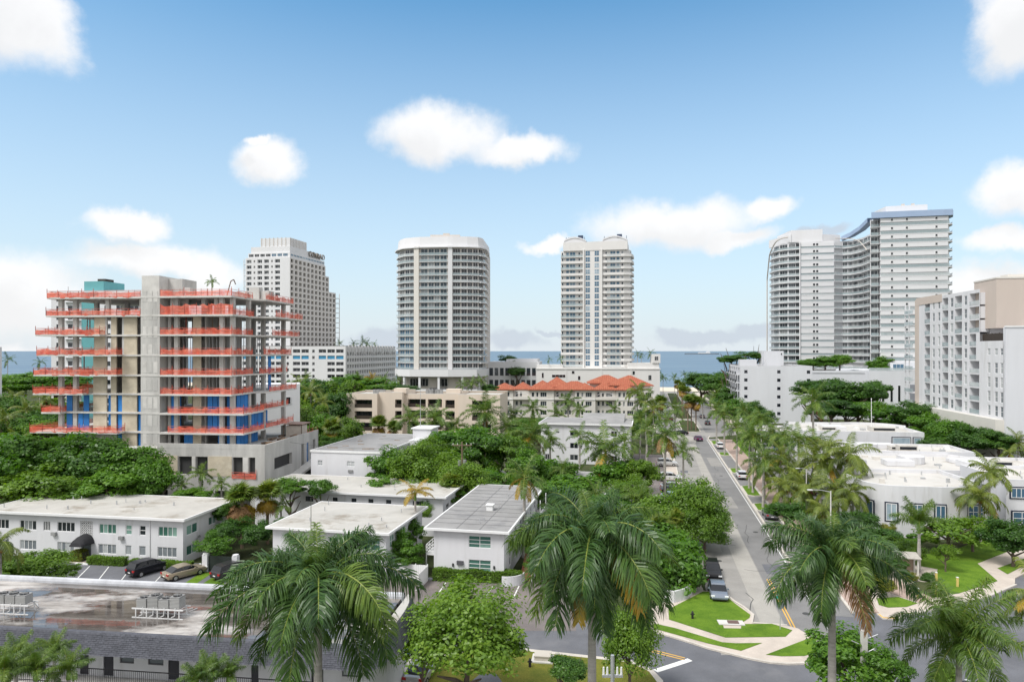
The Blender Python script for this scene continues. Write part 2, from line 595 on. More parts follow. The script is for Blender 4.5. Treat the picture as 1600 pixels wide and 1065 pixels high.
def sheet(name, pts, z, m, parent=None, kind='structure', thick=0.0):
    b = MB()
    if thick:
        b.prism([(p[0], p[1]) for p in pts], z - thick, z)
    else:
        q = [(p[0], p[1], z) for p in pts]
        a = sum(q[i][0] * q[(i + 1) % len(q)][1] - q[(i + 1) % len(q)][0] * q[i][1] for i in range(len(q)))
        if a < 0: q.reverse()
        b.poly(q)
    o = obj(name, b, m, parent)
    if parent is None: tag(o, kind=kind)
    return o

def strip_along(name, pts, w, z0, z1, m, parent=None):
    """a kerb-like strip of width w along a polyline"""
    b = MB()
    L = []
    n = len(pts)
    for i in range(n):
        a = Vector(pts[max(0, i - 1)][:2]); c = Vector(pts[min(n - 1, i + 1)][:2])
        d = (c - a).normalized()
        nn = Vector((-d.y, d.x))
        p = Vector(pts[i][:2])
        L.append((p - nn * w / 2, p + nn * w / 2))
    for i in range(n - 1):
        a, c = L[i]; e, f = L[i + 1]
        b.quad((*a, z1), (*e, z1), (*f, z1), (*c, z1))
        b.quad((*a, z0), (*e, z0), (*e, z1), (*a, z1))
        b.quad((*f, z0), (*c, z0), (*c, z1), (*f, z1))
    for (a, c), rev in ((L[0], 0), (L[-1], 1)):
        b.quad((*c, z0), (*a, z0), (*a, z1), (*c, z1))
    o = obj(name, b, m, parent)
    if parent is None: tag(o, kind='structure')
    return o

# land, beach and sea
sheet('ground', rfpoly([(-2500, -120), (2500, -120), (2500, 452), (-2500, 452)]), 0.0, SOIL)
sheet('beach', rfpoly([(-2500, 452), (2500, 452), (2500, 505), (-2500, 505)]), -.15, SAND)
sheet('sea', rfpoly([(-60000, 495), (60000, 495), (60000, 60000), (-60000, 60000)]), -.4, SEA)

# the street to the sea
road = sheet('road', rfpoly([(6.0, 60.8), (16.8, 63.5), (16.8, 212), (27, 222), (27, 450), (2, 450), (2, 222), (6.0, 212)]), .012, ASPH)
sheet('asphalt_lane', rfrect(12.6, 16.55, 63.4, 216), .016, ASPHD, road)
sheet('asphalt_lane', rfrect(17.5, 26.6, 226, 446), .016, ASPHD, road)
sheet('asphalt_lane', rfrect(2.4, 9.0, 232, 446), .016, ASPHD, road)
sheet('trench_patch', rfpoly([(10.4, 62.6), (12.5, 63), (12.45, 196), (11.0, 200), (10.7, 140), (10.2, 100)]), .020, ASPHP, road)
sheet('trench_patch', rfpoly([(9.0, 108), (10.0, 108), (10.2, 120), (9.2, 121)]), .020, ASPHP, road)
sheet('trench_patch', rfpoly([(11.0, 200), (12.5, 197), (14.2, 214), (8.2, 217), (8.0, 212)]), .024, ASPHP, road)
for dx in (0, .28):
    sheet('centre_line', rfrect(13.05 + dx, 13.17 + dx, 64, 82), .022, PAINTY, road)
sheet('stop_bar', rfrect(13.7, 16.3, 63.9, 64.6), .022, PAINTW, road)
sheet('edge_line', rfrect(16.35, 16.47, 64, 208), .021, PAINTW, road)
for x, t in ((8.4, 88), (11.6, 131), (14.9, 103), (14.6, 148), (9.0, 165), (15.2, 72)):
    b = MB()
    p = RF(x, t)
    b.prism([(p[0] + .38 * math.cos(a * math.pi / 6), p[1] + .38 * math.sin(a * math.pi / 6)) for a in range(12)], .012, .03)
    obj('manhole_cover', b, mat('cast_iron', (.06, .06, .06), .7), road)
# repairs and sealed cracks in the carriageway
for x0, x1, t0, t1, m in ((6.6, 9.2, 92, 99, ASPHP), (7.4, 8.6, 128, 141, ASPHD), (13.4, 15.6, 84, 88, ASPHB), (12.9, 14.4, 118, 127, ASPH), (6.5, 8.0, 150, 153, ASPHB), (13.6, 16.2, 160, 172, ASPH), (8.6, 10.1, 172, 180, ASPHP)):
    sheet('asphalt_repair', rfpoly([(x0, t0), (x1, t0 + random.uniform(-.4, .4)), (x1 + random.uniform(-.2, .2), t1), (x0, t1 + random.uniform(-.4, .4))]), .0225, m, road)
TAR = mat('crack_sealant', (.075, .073, .07), .7)
for i in range(22):
    x, t = random.uniform(6.8, 16.0), random.uniform(64, 190)
    pts = [RF(x, t)]
    for j in range(7):
        x = min(16.2, max(6.4, x + random.uniform(-.45, .45))); t += random.uniform(.6, 2.2) if i % 3 else random.uniform(-.2, .3)
        if i % 3 == 0: x = min(16.2, max(6.4, x + random.uniform(.2, .8)))
        pts.append(RF(x, t))
    strip_along('sealed_crack', pts, random.uniform(.05, .11), .020, .026, TAR, road)
# kerbs, parking bays and pavement on the right side
strip_along('kerb', [RF(16.95, 72), RF(16.95, 210), RF(18, 216)], .32, 0, .13, KERB)
sheet('parking_bay', rfrect(17.15, 19.6, 72, 210), .013, ASPHD)
strip_along('kerb', [RF(19.75, 73), RF(19.75, 210)], .30, 0, .14, KERB)
sheet('pavement', rfrect(19.9, 23.6, 73.5, 208), .12, PAVER, thick=.12)
sheet('verge', rfrect(23.6, 27.5, 80, 208), .10, LAWN, thick=.1)
for t0, t1 in ((116, 122.5), (128, 138), (151, 158), (176, 182), (196, 205)):
    isl = sheet('kerb_island', rfpoly([(17.1, t0 + .8), (18.4, t0), (19.6, t0 + .5), (19.6, t1 - .5), (18.4, t1), (17.1, t1 - .8)]), .14, KERB, thick=.14)
    sheet('island_lawn', rfpoly([(17.35, t0 + 1), (18.4, t0 + .3), (19.45, t0 + .8), (19.45, t1 - .8), (18.4, t1 - .3), (17.35, t1 - 1)]), .150, LAWN, isl)
# median island with the cabbage palms
for t0, t1 in ((226, 262), (268, 330), (338, 430)):
    isl = sheet('median', rfpoly([(10.2, t0 + 2), (11.5, t0), (14.8, t0), (16.2, t0 + 2), (16.2, t1 - 2), (14.8, t1), (11.5, t1), (10.2, t1 - 2)]), .15, KERB, thick=.15)
    sheet('median_bed', rfpoly([(10.5, t0 + 2), (11.6, t0 + .3), (14.7, t0 + .3), (15.9, t0 + 2), (15.9, t1 - 2), (14.7, t1 - .3), (11.6, t1 - .3), (10.5, t1 - 2)]), .16, SOIL, isl)
# left pavement
strip_along('kerb', [RF(5.8, 84), RF(5.8, 212)], .3, 0, .13, KERB)
sheet('pavement', rfrect(3.2, 5.65, 84, 212), .12, WALK, thick=.12)
sheet('pavement', rfrect(-1.4, 1.8, 226, 440), .12, WALK, thick=.12)
sheet('pavement', rfrect(27.2, 31, 226, 440), .12, WALK, thick=.12)

# cross street and junction in front
cross = sheet('cross_street', [(-70, 40), (120, 40), (120, 112), (60.8, 81.5), (47, 72.2), (36.6, 67.8), (33, 70), (20, 72), (13.4, 64.5), (0, 67.5), (-16, 69), (-70, 70)], .006, ASPHB)
o3, s3 = (1000, 780), 3.7375
isl = sheet('pavement', pxpoly([(60, 752), (270, 815), (400, 857), (560, 897), (640, 917), (760, 940), (860, 948), (960, 945), (1040, 925), (1068, 895), (1070, 862), (1040, 830), (960, 775),
      (925, 752), (860, 735), (655, 722), (655, 668), (600, 628), (540, 592), (490, 545), (370, 530), (360, 500), (300, 530), (140, 600), (60, 640)], .13, o3, s3), .13, WALK, thick=.13)
sheet('lawn', pxpoly([(165, 640), (370, 535), (480, 545), (560, 610), (645, 672), (640, 690), (590, 722), (480, 716), (490, 750), (590, 752), (592, 726), (770, 724), (890, 762), (850, 800), (500, 805), (170, 700)], .14, o3, s3), .155, LAWN, isl)
sheet('lawn', pxpoly([(80, 722), (200, 748), (480, 832), (560, 838), (715, 836), (590, 882), (400, 840), (80, 752)], .14, o3, s3), .155, LAWN, isl)
sheet('lawn', pxpoly([(735, 905), (1005, 802), (1048, 845), (1040, 888), (960, 912), (830, 914)], .14, o3, s3), .155, LAWN, isl)
strip_along('kerb', pxpoly([(60, 757), (270, 820), (400, 862), (560, 902), (640, 922), (760, 945), (860, 953), (960, 950), (1045, 930), (1075, 898), (1078, 862), (1045, 826)], .13, o3, s3), .28, 0, .145, KERB)
strip_along('kerb', pxpoly([(860, 731), (655, 716), (660, 668), (604, 622), (544, 586), (494, 540)], .13, o3, s3), .25, 0, .145, KERB)
for dx in (0, 1):
    p = pxpoly([(40, 868 + dx * 12), (262, 924 + dx * 12)], 0, o3, s3)
    strip_along('centre_line', p, .12, .004, .014, PAINTY, cross)
strip_along('stop_bar', pxpoly([(90, 1000), (292, 934)], 0, o3, s3), .55, .004, .014, PAINTW, cross)
# corner lawn with the transformer, near left of the junction
isl = sheet('pavement', pxpoly([(620, 1075), (640, 1022), (800, 1010), (985, 1030), (1020, 1045), (1036, 1062), (1040, 1120), (620, 1120)], .13), .13, KERB, thick=.13)
sheet('lawn', pxpoly([(636, 1075), (660, 1028), (800, 1014), (983, 1034), (1014, 1048), (1026, 1064), (1030, 1115), (640, 1115)], .14), .15, LAWND, isl)
sheet('footpath', pxpoly([(735, 1065), (750, 1052), (775, 1052), (785, 1065), (790, 1110), (730, 1110)], .15), .158, ASPHB, isl)

# right corner: lawn, walks
o4, s4 = (1180, 700), 3.805
isl = sheet('pavement', pxpoly([(735, 975), (760, 1000), (835, 1005), (900, 985), (1100, 935), (1230, 905), (1390, 868), (1545, 800), (1545, 770), (1700, 690), (1900, 600), (1900, 540), (1500, 600), (900, 640), (860, 700), (700, 830), (690, 920)], .13, o4, s4), .13, WALK, thick=.13)
sheet('lawn', pxpoly([(930, 690), (1000, 630), (1220, 590), (1400, 515), (1500, 540), (1505, 612), (1322, 684), (1442, 788), (1210, 862), (1170, 866), (1060, 815), (1085, 718)], .14, o4, s4), .155, LAWN, isl)
sheet('lawn', pxpoly([(722, 890), (850, 882), (968, 920), (900, 942), (790, 946), (735, 930)], .14, o4, s4), .155, LAWN, isl)
sheet('lawn', pxpoly([(1440, 712), (1598, 655), (1700, 620), (1700, 645), (1500, 748)], .14, o4, s4), .155, LAWN, isl)
sheet('planting_bed', pxpoly([(880, 830), (960, 790), (1075, 800), (1165, 868), (1060, 888), (900, 826)], .14, o4, s4), .152, SOIL, isl)
sheet('brick_path', pxpoly([(780, 800), (850, 770), (905, 826), (1060, 890), (980, 918), (870, 882), (780, 850)], .14, o4, s4), .156, PAVER, isl)
strip_along('kerb', pxpoly([(730, 980), (760, 1006), (835, 1011), (900, 991), (1100, 941), (1230, 911), (1390, 874), (1548, 806)], .13, o4, s4), .28, 0, .145, KERB)
strip_along('kerb_paint', pxpoly([(735, 985), (762, 1006), (835, 1011)], .13, o4, s4), .18, .146, .152, PAINTY)

# car parks
lot = sheet('parking_lot', pxpoly([(95, 876), (345, 880), (400, 884), (400, 930), (60, 925), (60, 890)]), .010, ASPHB)
sheet('concrete_apron', pxpoly([(60, 912), (200, 907), (345, 914), (480, 925), (480, 945), (60, 940)]), .014, WALK, lot)
sheet('lawn', pxpoly([(288, 911), (316, 893), (333, 894), (306, 912)]), .02, LAWN, lot)
sheet('lawn', pxpoly([(316, 912), (340, 896), (350, 900), (350, 914)]), .02, LAWN, lot)
for a in (118, 147, 178):
    strip_along('wheel_stop', pxpoly([(a, 880.5), (a + 20, 882)]), .22, 0, .16, mat('wheel_stop_concrete', (.72, .72, .70), .8))
for a in ((140, 884, 118, 906), (170, 885, 152, 908), (260, 890, 243, 908), (205, 886, 188, 908)):
    strip_along('stall_line', pxpoly([a[:2], a[2:]]), .10, .004, .016, PAINTW, lot)
lot = sheet('parking_lot', pxpoly([(600, 905), (830, 906), (900, 906), (900, 985), (640, 985), (560, 960)]), .011, ASPHL)
for a in ((697, 909, 684, 928), (733, 912, 716, 936), (771, 915, 752, 940), (811, 915, 800, 938), (662, 907, 650, 922)):
    strip_along('stall_line', pxpoly([a[:2], a[2:]]), .12, .004, .018, PAINTW, lot)
strip_along('kerb', pxpoly([(660, 904), (815, 911)]), .5, 0, .12, mat('blue_grey_kerb', (.34, .34, .40), .9))
sheet('accessible_bay', pxpoly([(622, 1008), (668, 1008), (672, 1022), (622, 1022)]), .012, mat('blue_bay_paint', (.14, .24, .46), .8, .2, 2))
sheet('parking_lot', rfpoly([(23.8, 128), (34, 128), (34, 175), (23.8, 175)]), .11, ASPHD, thick=.1)
sheet('parking_lot', rfpoly([(-12, 118), (3.0, 118), (3.0, 175), (-12, 175)]), .012, ASPHL)
# ------------------------------------------------------------------ near buildings
def placed(name, label, cat, X, D, deg, group=None):
    return thing(name, label, cat, (X, D, 0), R(-deg), group)

def roof_slab(root, x0, x1, y0, y1, z, t, m, edge=None, lip=.0):
    b = MB()
    b.box(x0, x1, y0, y1, z, z + t)
    r = obj('roof', b, m, root)
    if edge is not None:
        e = MB()
        w = .16
        e.box(x0 - .03, x1 + .03, y0 - .03, y0 + w, z - .04, z + t + lip)
        e.box(x0 - .03, x1 + .03, y1 - w, y1 + .03, z - .04, z + t + lip)
        e.box(x0 - .028, x0 + w, y0 + w, y1 - w, z - .04, z + t + lip)
        e.box(x1 - w, x1 + .028, y0 + w, y1 - w, z - .04, z + t + lip)
        obj('roof_edge', e, edge, r)
    return r

def roof_stack(roof_parent, x, y, z, r=.06, h=.5):
    b = MB(); b.tube((x, y, z - .02), (x, y, z + h), r, r, 8)
    return obj('vent_pipe', b, ALU, roof_parent)

def walls(root, W_, D_, h, holes, m, depth=.16, z0=0.0, x0=0.0, y0=0.0):
    F = ring_faces(root, W_, D_, x0, y0)
    for k, f in F.items():
        f.wall('wall', W_ if k in ('front', 'back') else D_, z0, h, holes.get(k, []), m, depth)
    return F

def condenser(parent, x, y, z, s=.85, h=.75, rz=0.0):
    """outdoor air-conditioning unit: casing, grille ribs and fan guard"""
    key = ('ac', s, h)
    if key not in _cache:
        b = MB()
        b.box(-s / 2, s / 2, -s / 2, s / 2, 0, h)
        for i in range(7):
            zz = .08 + i * (h - .16) / 7
            b.box(-s / 2 - .02, s / 2 + .02, -s / 2 - .02, s / 2 + .02, zz, zz + .035, 1)
        n = 14
        b.prism([(s * .4 * math.cos(2 * math.pi * i / n), s * .4 * math.sin(2 * math.pi * i / n)) for i in range(n)], h, h + .05, 2)
        for i in range(3):
            a = i * math.pi / 3
            b.tube((-s * .42 * math.cos(a), -s * .42 * math.sin(a), h + .07), (s * .42 * math.cos(a), s * .42 * math.sin(a), h + .07), .02, .02, 4, 0)
        _cache[key] = b.mesh('condenser', [ACM, mat('condenser_rib', (.40, .40, .39), .6), BLACK])
    return link('condenser', _cache[key], parent, (x, y, z), rz)

def wall_ac(face, u, z):
    face.box('air_conditioner', u, u + .62, -.32, .1, z, z + .42, ACM)

# --- left two-storey apartment house
def left_apartments():
    D0 = 83.0
    Wd, Dp, hh = 28.0, 10.8, 5.45
    x1 = AX(286, D0)
    r = placed('apartment_house', 'long white two-storey apartment house with black entrance awning and stained flat roof', 'house',
               x1 - Wd * math.cos(R(9.3)), D0 + Wd * math.sin(R(9.3)), 9.3)
    up = [(1.2, 3.6, 1), (5.2, 7.6, 1), (8.6, 9.6, 1), (10.6, 13.1, 1), (16.5, 18.9, 1), (20.2, 21.05, 0), (22.1, 22.95, 0), (24.65, 27.2, 1)]
    zu, zl = (3.35, 4.55), (.85, 2.05)
    holes = []
    for a, c, k in up:
        holes.append((a, c, *zu))
    low = [(1.2, 3.6, 1), (5.2, 7.6, 1), (10.6, 13.0, 1), (16.4, 18.9, 1), (20.15, 21.0, 0), (22.05, 22.95, 0), (24.55, 27.15, 1)]
    for a, c, k in low:
        holes.append((a, c, *zl))
    holes.append((13.85, 15.65, 2.75, 4.8))
    holes.append((14.1, 15.4, .1, 2.25))
    rh = [(.7, 2.9, 3.35, 4.55), (5.2, 6.9, 3.45, 4.5), (9.0, 10.3, 3.35, 4.5), (.7, 2.9, .85, 2.05), (5.2, 6.9, .85, 2.0)]
    F = walls(r, Wd, Dp, hh, dict(front=holes, right=rh), WHITE)
    for a, c, k in up:
        g = GLASSGR if a in (16.5, 24.65, 20.2) else GLASS
        F['front'].window(a, c, *zu, 4 if k else 1, 1 if k else 2, TRIM, g, panes=True)
    for a, c, k in low:
        F['front'].window(a, c, *zl, 4 if k else 1, 1, TRIM, SHUT, panes=True)
    for q in rh:
        F['right'].window(*q, 2, 1, TRIM, GLASSGR, panes=True)
    # breeze-block screen above the door
    b = MB()
    for i in range(6):
        for j in range(7):
            x, z = 13.85 + i * .30, 2.75 + j * .293
            n = 8
            ro, ri = .146, .092
            for q in range(n):
                a0, a1 = 2 * math.pi * q / n, 2 * math.pi * (q + 1) / n
                cx, cz = x + .15, z + .146
                P = lambda rr, a, y: (cx + rr * math.cos(a), y, cz + rr * math.sin(a))
                b.quad(P(ri, a0, .02), P(ro, a0, .02), P(ro, a1, .02), P(ri, a1, .02))
                b.quad(P(ri, a0, .14), P(ri, a0, .02), P(ri, a1, .02), P(ri, a1, .14))
    s = obj('breeze_block_screen', b, TRIM, r)
    F['front'].box('screen_shade_sheet', 13.87, 15.63, .2, .22, 2.77, 4.78, BLACK)  # black sheet stands in for the shade behind the pierced screen
    d = F['front'].box('door', 14.1, 15.4, .14, .17, .1, 2.25, SHUT)
    d['label'] = 'glazed entrance door under the awning'
    F['front'].box('step', 13.7, 15.8, -1.5, -.01, 0, .12, WALK)
    # domed awning
    b = MB()
    n = 10
    for i in range(n):
        a0, a1 = math.pi * i / n, math.pi * (i + 1) / n
        for k2 in range(4):
            p0, p1 = math.pi / 2 * k2 / 4, math.pi / 2 * (k2 + 1) / 4
            def Q(a, p): return (14.75 + 1.15 * math.cos(a) * math.cos(p * .6), -1.9 * math.sin(p) , 2.1 + 1.15 * math.sin(a) * math.cos(p))
            b.quad(Q(a1, p0), Q(a0, p0), Q(a0, p1), Q(a1, p1))
    obj('awning', b, mat('black_canvas', (.022, .022, .025), .8), r, smooth=True)
    for u in (9.95, 19.4):
        wall_ac(F['front'], u, 2.75 if u > 15 else 2.85)
    b = MB(); b.tube((23.55, -.06, .1), (23.55, -.06, 5.3), .05, .05, 6)
    obj('downpipe', b, TRIM, r)
    ro = roof_slab(r, -.55, Wd + .55, -.6, Dp + .5, hh, .22, ROOFW, TRIM, .03)
    for _ in range(14):
        roof_stack(r, random.uniform(1, 27), random.uniform(1, 9.5), hh + .22, random.uniform(.05, .1), random.uniform(.25, .6))
    b = MB()
    c = Vector((28.28, 2.6, 2.6))
    for i in range(12):
        a0, a1 = 2 * math.pi * i / 12, 2 * math.pi * (i + 1) / 12
        b.poly([tuple(c), tuple(c + Vector((.12, .38 * math.cos(a0), .38 * math.sin(a0)))), tuple(c + Vector((.12, .38 * math.cos(a1), .38 * math.sin(a1))))])
    b.tube((28.0, 2.6, 2.5), tuple(c), .03, .03, 5)
    obj('satellite_dish', b, ALU, r)
    return r
left_apartments()

# --- near long building with the shingled mansard
def mansard():
    deg = 7.0
    c, s = math.cos(R(deg)), math.sin(R(deg))
    XR, DR = -9.6, 43.7
    Wd, Dp = 40.0, 10.0
    r = placed('mansard_building', 'long two-storey building with charcoal shingled mansard and wet flat roof', 'building', XR - Wd * c, DR + Wd * s, deg)
    zt, zb = 7.05, 5.75
    wallm = WHITE
    m = bpy.data.materials.new('wet_roof_membrane')
    m.use_nodes = True
    k = NT(m.node_tree)
    bs = m.node_tree.nodes['Principled BSDF']
    geo = k.n('ShaderNodeNewGeometry')
    p = geo.outputs['Position']
    wet = k.mrange(k.noise(k.vmath('MULTIPLY', p, (.7, 1.3, 1)), .17, 5, .6), .38, .50, 0, 1, True)
    n2 = k.noise(k.vmath('MULTIPLY', p, (.6, 2.5, 1)), .5, 7, .7)
    dry = k.mix(k.mrange(n2, .38, .62, 0, 1), (.25, .225, .205, 1), (.50, .475, .45, 1))
    wc = k.mix(k.mrange(n2, .35, .65, 0, 1), (.045, .038, .034, 1), (.15, .135, .125, 1))
    refl_tint = k.mrange(k.noise(k.vmath('MULTIPLY', p, (.5, 1.6, 1)), .55, 5, .65), .60, .72, 0, .55, True)  # orange-brown patches imitate puddle reflections, put into the roof colour
    col = k.mix(refl_tint, k.mix(wet, dry, wc), (.24, .12, .075, 1))
    k.l(col, bs.inputs['Base Color'])
    k.l(k.mrange(wet, 0, 1, .55, .02), bs.inputs['Roughness'])
    k.l(k.mrange(wet, 0, 1, .3, 1.0), bs.inputs['Specular IOR Level'])
    bs.inputs['Coat Weight'].default_value = 0
    roof = obj('roof', _bx(.2, Wd - .2, .2, Dp - .2, 6.55, 6.72), m, r)
    # sheet seams and parapets
    for y, z1 in ((Dp - .55, 7.1),):
        b = MB()
        b.box(0, Wd, y, y + .55, 6.3, z1 - .2)
        for i in range(40):
            x = i * Wd / 40
            b.tube((x, y + .27, z1 - .22), (x + Wd / 40, y + .27, z1 - .22), .27, .27, 8, cap=False)
        obj('parapet', b, mat('silver_coated_parapet', (.46, .47, .50), .5, .2, .8, False, (.22, .21, .21), .5, .9), r)
    b = MB(); b.box(-.3, Wd + .2, .22, .5, 6.4, 6.98)
    obj('parapet', b, ROOFW, r)
    # mansard courses, one shingle tab after another
    SH = mat('charcoal_shingle', (.085, .088, .105), .9, .25, 2.5, False, (.12, .12, .14), .4, .8, fine=.2)
    b = MB()
    rows, tabs = 11, 112
    for j in range(rows):
        f0, f1 = j / rows, (j + 1.12) / rows
        y0, z0 = -.48 * (1 - f0) , zb + (zt - zb) * f0
        y1, z1 = -.48 * (1 - f1), zb + (zt - zb) * f1
        off = (j % 2) * .5
        for i in range(tabs):
            x0 = -.4 + (i + off) * (Wd + .8) / tabs
            x1 = x0 + (Wd + .8) / tabs - .018
            lift = -.03 - random.random() * .018
            dz = random.uniform(-.012, .012)
            b.quad((x0, y0 + lift, z0 + dz), (x1, y0 + lift, z0 + dz), (x1, y1, z1), (x0, y1, z1))
            b.quad((x0, y0, z0 + dz), (x1, y0, z0 + dz), (x1, y0 + lift, z0 + dz), (x0, y0 + lift, z0 + dz))
    sh = obj('shingle_courses', b, SH, r)
    sh['kind'] = 'stuff'
    # mansard body behind the shingles and its rounded right-hand end
    b = MB()
    b.quad((-.4, -.46, zb), (Wd + .4, -.46, zb), (Wd + .4, .02, zt - .01), (-.4, .02, zt - .01))
    b.quad((-.4, .02, zt - .01), (Wd + .4, .02, zt - .01), (Wd + .4, .4, zt - .02), (-.4, .4, zt - .02))
    b.quad((-.4, 1.4, zb), (Wd + .4, 1.4, zb), (Wd + .4, -.46, zb), (-.4, -.46, zb))
    b.quad((-.4, -.46, zb), (-.4, .02, zt), (-.4, Dp, zt), (-.4, Dp, zb))
    obj('mansard_backing', b, SH, r)
    b = MB()
    n = 12
    for j in range(9):
        f0, f1 = j / 9, (j + 1.1) / 9
        for i in range(n):
            a0, a1 = -math.pi / 2 + math.pi * i / n, -math.pi / 2 + math.pi * (i + .97) / n
            def E(a, f, lf):
                rr = 1.55 - .8 * f + lf
                return (Wd + .3 + rr * math.cos(a), Dp / 2 + (Dp / 2 - 1.0 + rr) * math.sin(a), zb + (zt - zb) * f)
            b.quad(E(a0, f0, .03), E(a1, f0, .03), E(a1, f1, 0), E(a0, f1, 0))
    e = obj('mansard_end', b, SH, r)
    b = MB()
    b.poly([(Wd + .3 + .78 * math.cos(a), Dp / 2 + (Dp / 2 - .2) * math.sin(a), zt - .03) for a in [-math.pi / 2 + math.pi * i / n for i in range(n + 1)]])
    obj('mansard_end_roof', b, ROOFW, r)
    # walls, walkway and openings
    F = Face(r, 0, 1.35, 0)
    px = lambda q: (AX(q, 45.2) - (XR - Wd * c)) / c
    ops = []
    for a0, a1, kind in ((10, 24, 'd'), (85, 101, 'd'), (127, 145, 'd'), (156, 181, 'w'), (205, 232, 'w'), (240, 259, 'd'), (288, 306, 'w'), (342, 360, 'w'), (381, 393, 'd'), (430, 455, 'w'), (480, 500, 'd'), (530, 556, 'w')):
        ops.append((round(px(a0), 2), round(px(a1), 2), kind))
    holes = [(a, e2, 3.5, 5.6) if kd == 'd' else (a, e2, 4.45, 5.55) for a, e2, kd in ops]
    F.wall('wall', Wd, 0, zb + .2, holes, WHITE, .14)
    for (a, e2, kd), hq in zip(ops, holes):
        if kd == 'd':
            d = F.box('door', a, e2, .08, .13, 3.5, 5.6, mat('dark_grey_door', (.045, .045, .055), .5, .15, 1))
        else:
            F.window(*hq, 1, 2, mat('dark_window_trim', (.12, .12, .13), .5), SHUT, panes=True)
    Face(r, Wd, 1.35, R(90)).wall('wall', Dp - 1.6, 0, zb + .2, [(2.5, 3.6, 4.2, 5.3)], WHITE, .14)
    Face(r, Wd, Dp - .25, R(180)).wall('wall', Wd, 0, 6.5, [], WHITE)
    Face(r, 0, Dp - .25, R(-90)).wall('wall', Dp - 1.6, 0, zb + .2, [], WHITE)
    box('walkway', r, 0, Wd, -.1, 1.33, 3.3, 3.48, CONC2)
    b = MB()
    b.box(0, Wd, -.06, -.02, 4.62, 4.68); b.box(0, Wd, -.06, -.02, 3.6, 3.65)
    for i in range(int(Wd / .14)):
        b.box(i * .14, i * .14 + .02, -.05, -.03, 3.48, 4.66)
    obj('railing', b, BLACK, r)
    F.box('fire_extinguisher_box', px(64), px(71), -.16, -.01, 4.75, 5.3, mat('red_enamel', (.42, .02, .02), .5))
    # roof racks with condensers: each a thing of its own
    rt = r.matrix_basis
    for gx, n, nm in ((px_roof(252, c, s, XR, Wd), 4, 'four grey condensers on the wet roof'), (px_roof(22, c, s, XR, Wd), 3, 'three grey condensers at the far left of the wet roof')):
        pass
    return r, deg, XR - Wd * c, DR + Wd * s
def px_roof(q, c, s, XR, Wd): return 0
def _bx(*a):
    b = MB(); b.box(*a); return b
mroot, mdeg, mX, mD = mansard()

def ac_rack(px, py, n, label):
    """steel rack standing on the wet roof; the condensers bolted to it move with it"""
    zr = 6.72
    X, D, _ = G(px, py, zr)
    t = thing('condenser_rack', label, 'air conditioner', (X, D, zr), R(-mdeg))
    b = MB()
    w = n * .84
    for y in (-.45, .45):
        b.box(-w / 2 - .3, w / 2 + .3, y - .04, y + .04, .62, .70)
        b.box(-w / 2 - .3, w / 2 + .3, y - .03, y + .03, .0, .05)
        for i in range(n + 1):
            x = -w / 2 + i * w / n
            b.box(x - .03, x + .03, y - .03, y + .03, 0, .64)
    for i in range(n + 1):
        x = -w / 2 + i * w / n
        b.box(x - .025, x + .025, -.45, .45, .66, .69)
    obj('rack_frame', b, mat('white_painted_steel', (.66, .66, .66), .5, .1, 2), t)
    for i in range(n):
        condenser(t, -w / 2 + .42 + i * .84, random.uniform(-.06, .06), .70, .74, random.choice([.66, .66, .84]), random.uniform(-.06, .06))
    b = MB()
    for i in range(n):
        x = -w / 2 + .42 + i * .84
        pts = [(x, .42, .8), (x + .2, .8, .3), (x + .3, .95, .03), (x + random.uniform(-1, 1), 1.7, .03)]
        for a, e in zip(pts, pts[1:]): b.tube(a, e, .035, .035, 5)
        pts = [(x + .1, -.42, .8), (x + .1, -.5, .25), (x - .3, -.3, .06)]
        for a, e in zip(pts, pts[1:]): b.tube(a, e, .04, .04, 5)
    obj('refrigerant_pipes', b, mat('pipe_insulation', (.5, .5, .5), .7), t)
ac_rack(252, 962, 4, 'rack of four grey condensers on the wet flat roof')
ac_rack(22, 955, 3, 'rack of three grey condensers on the wet flat roof')

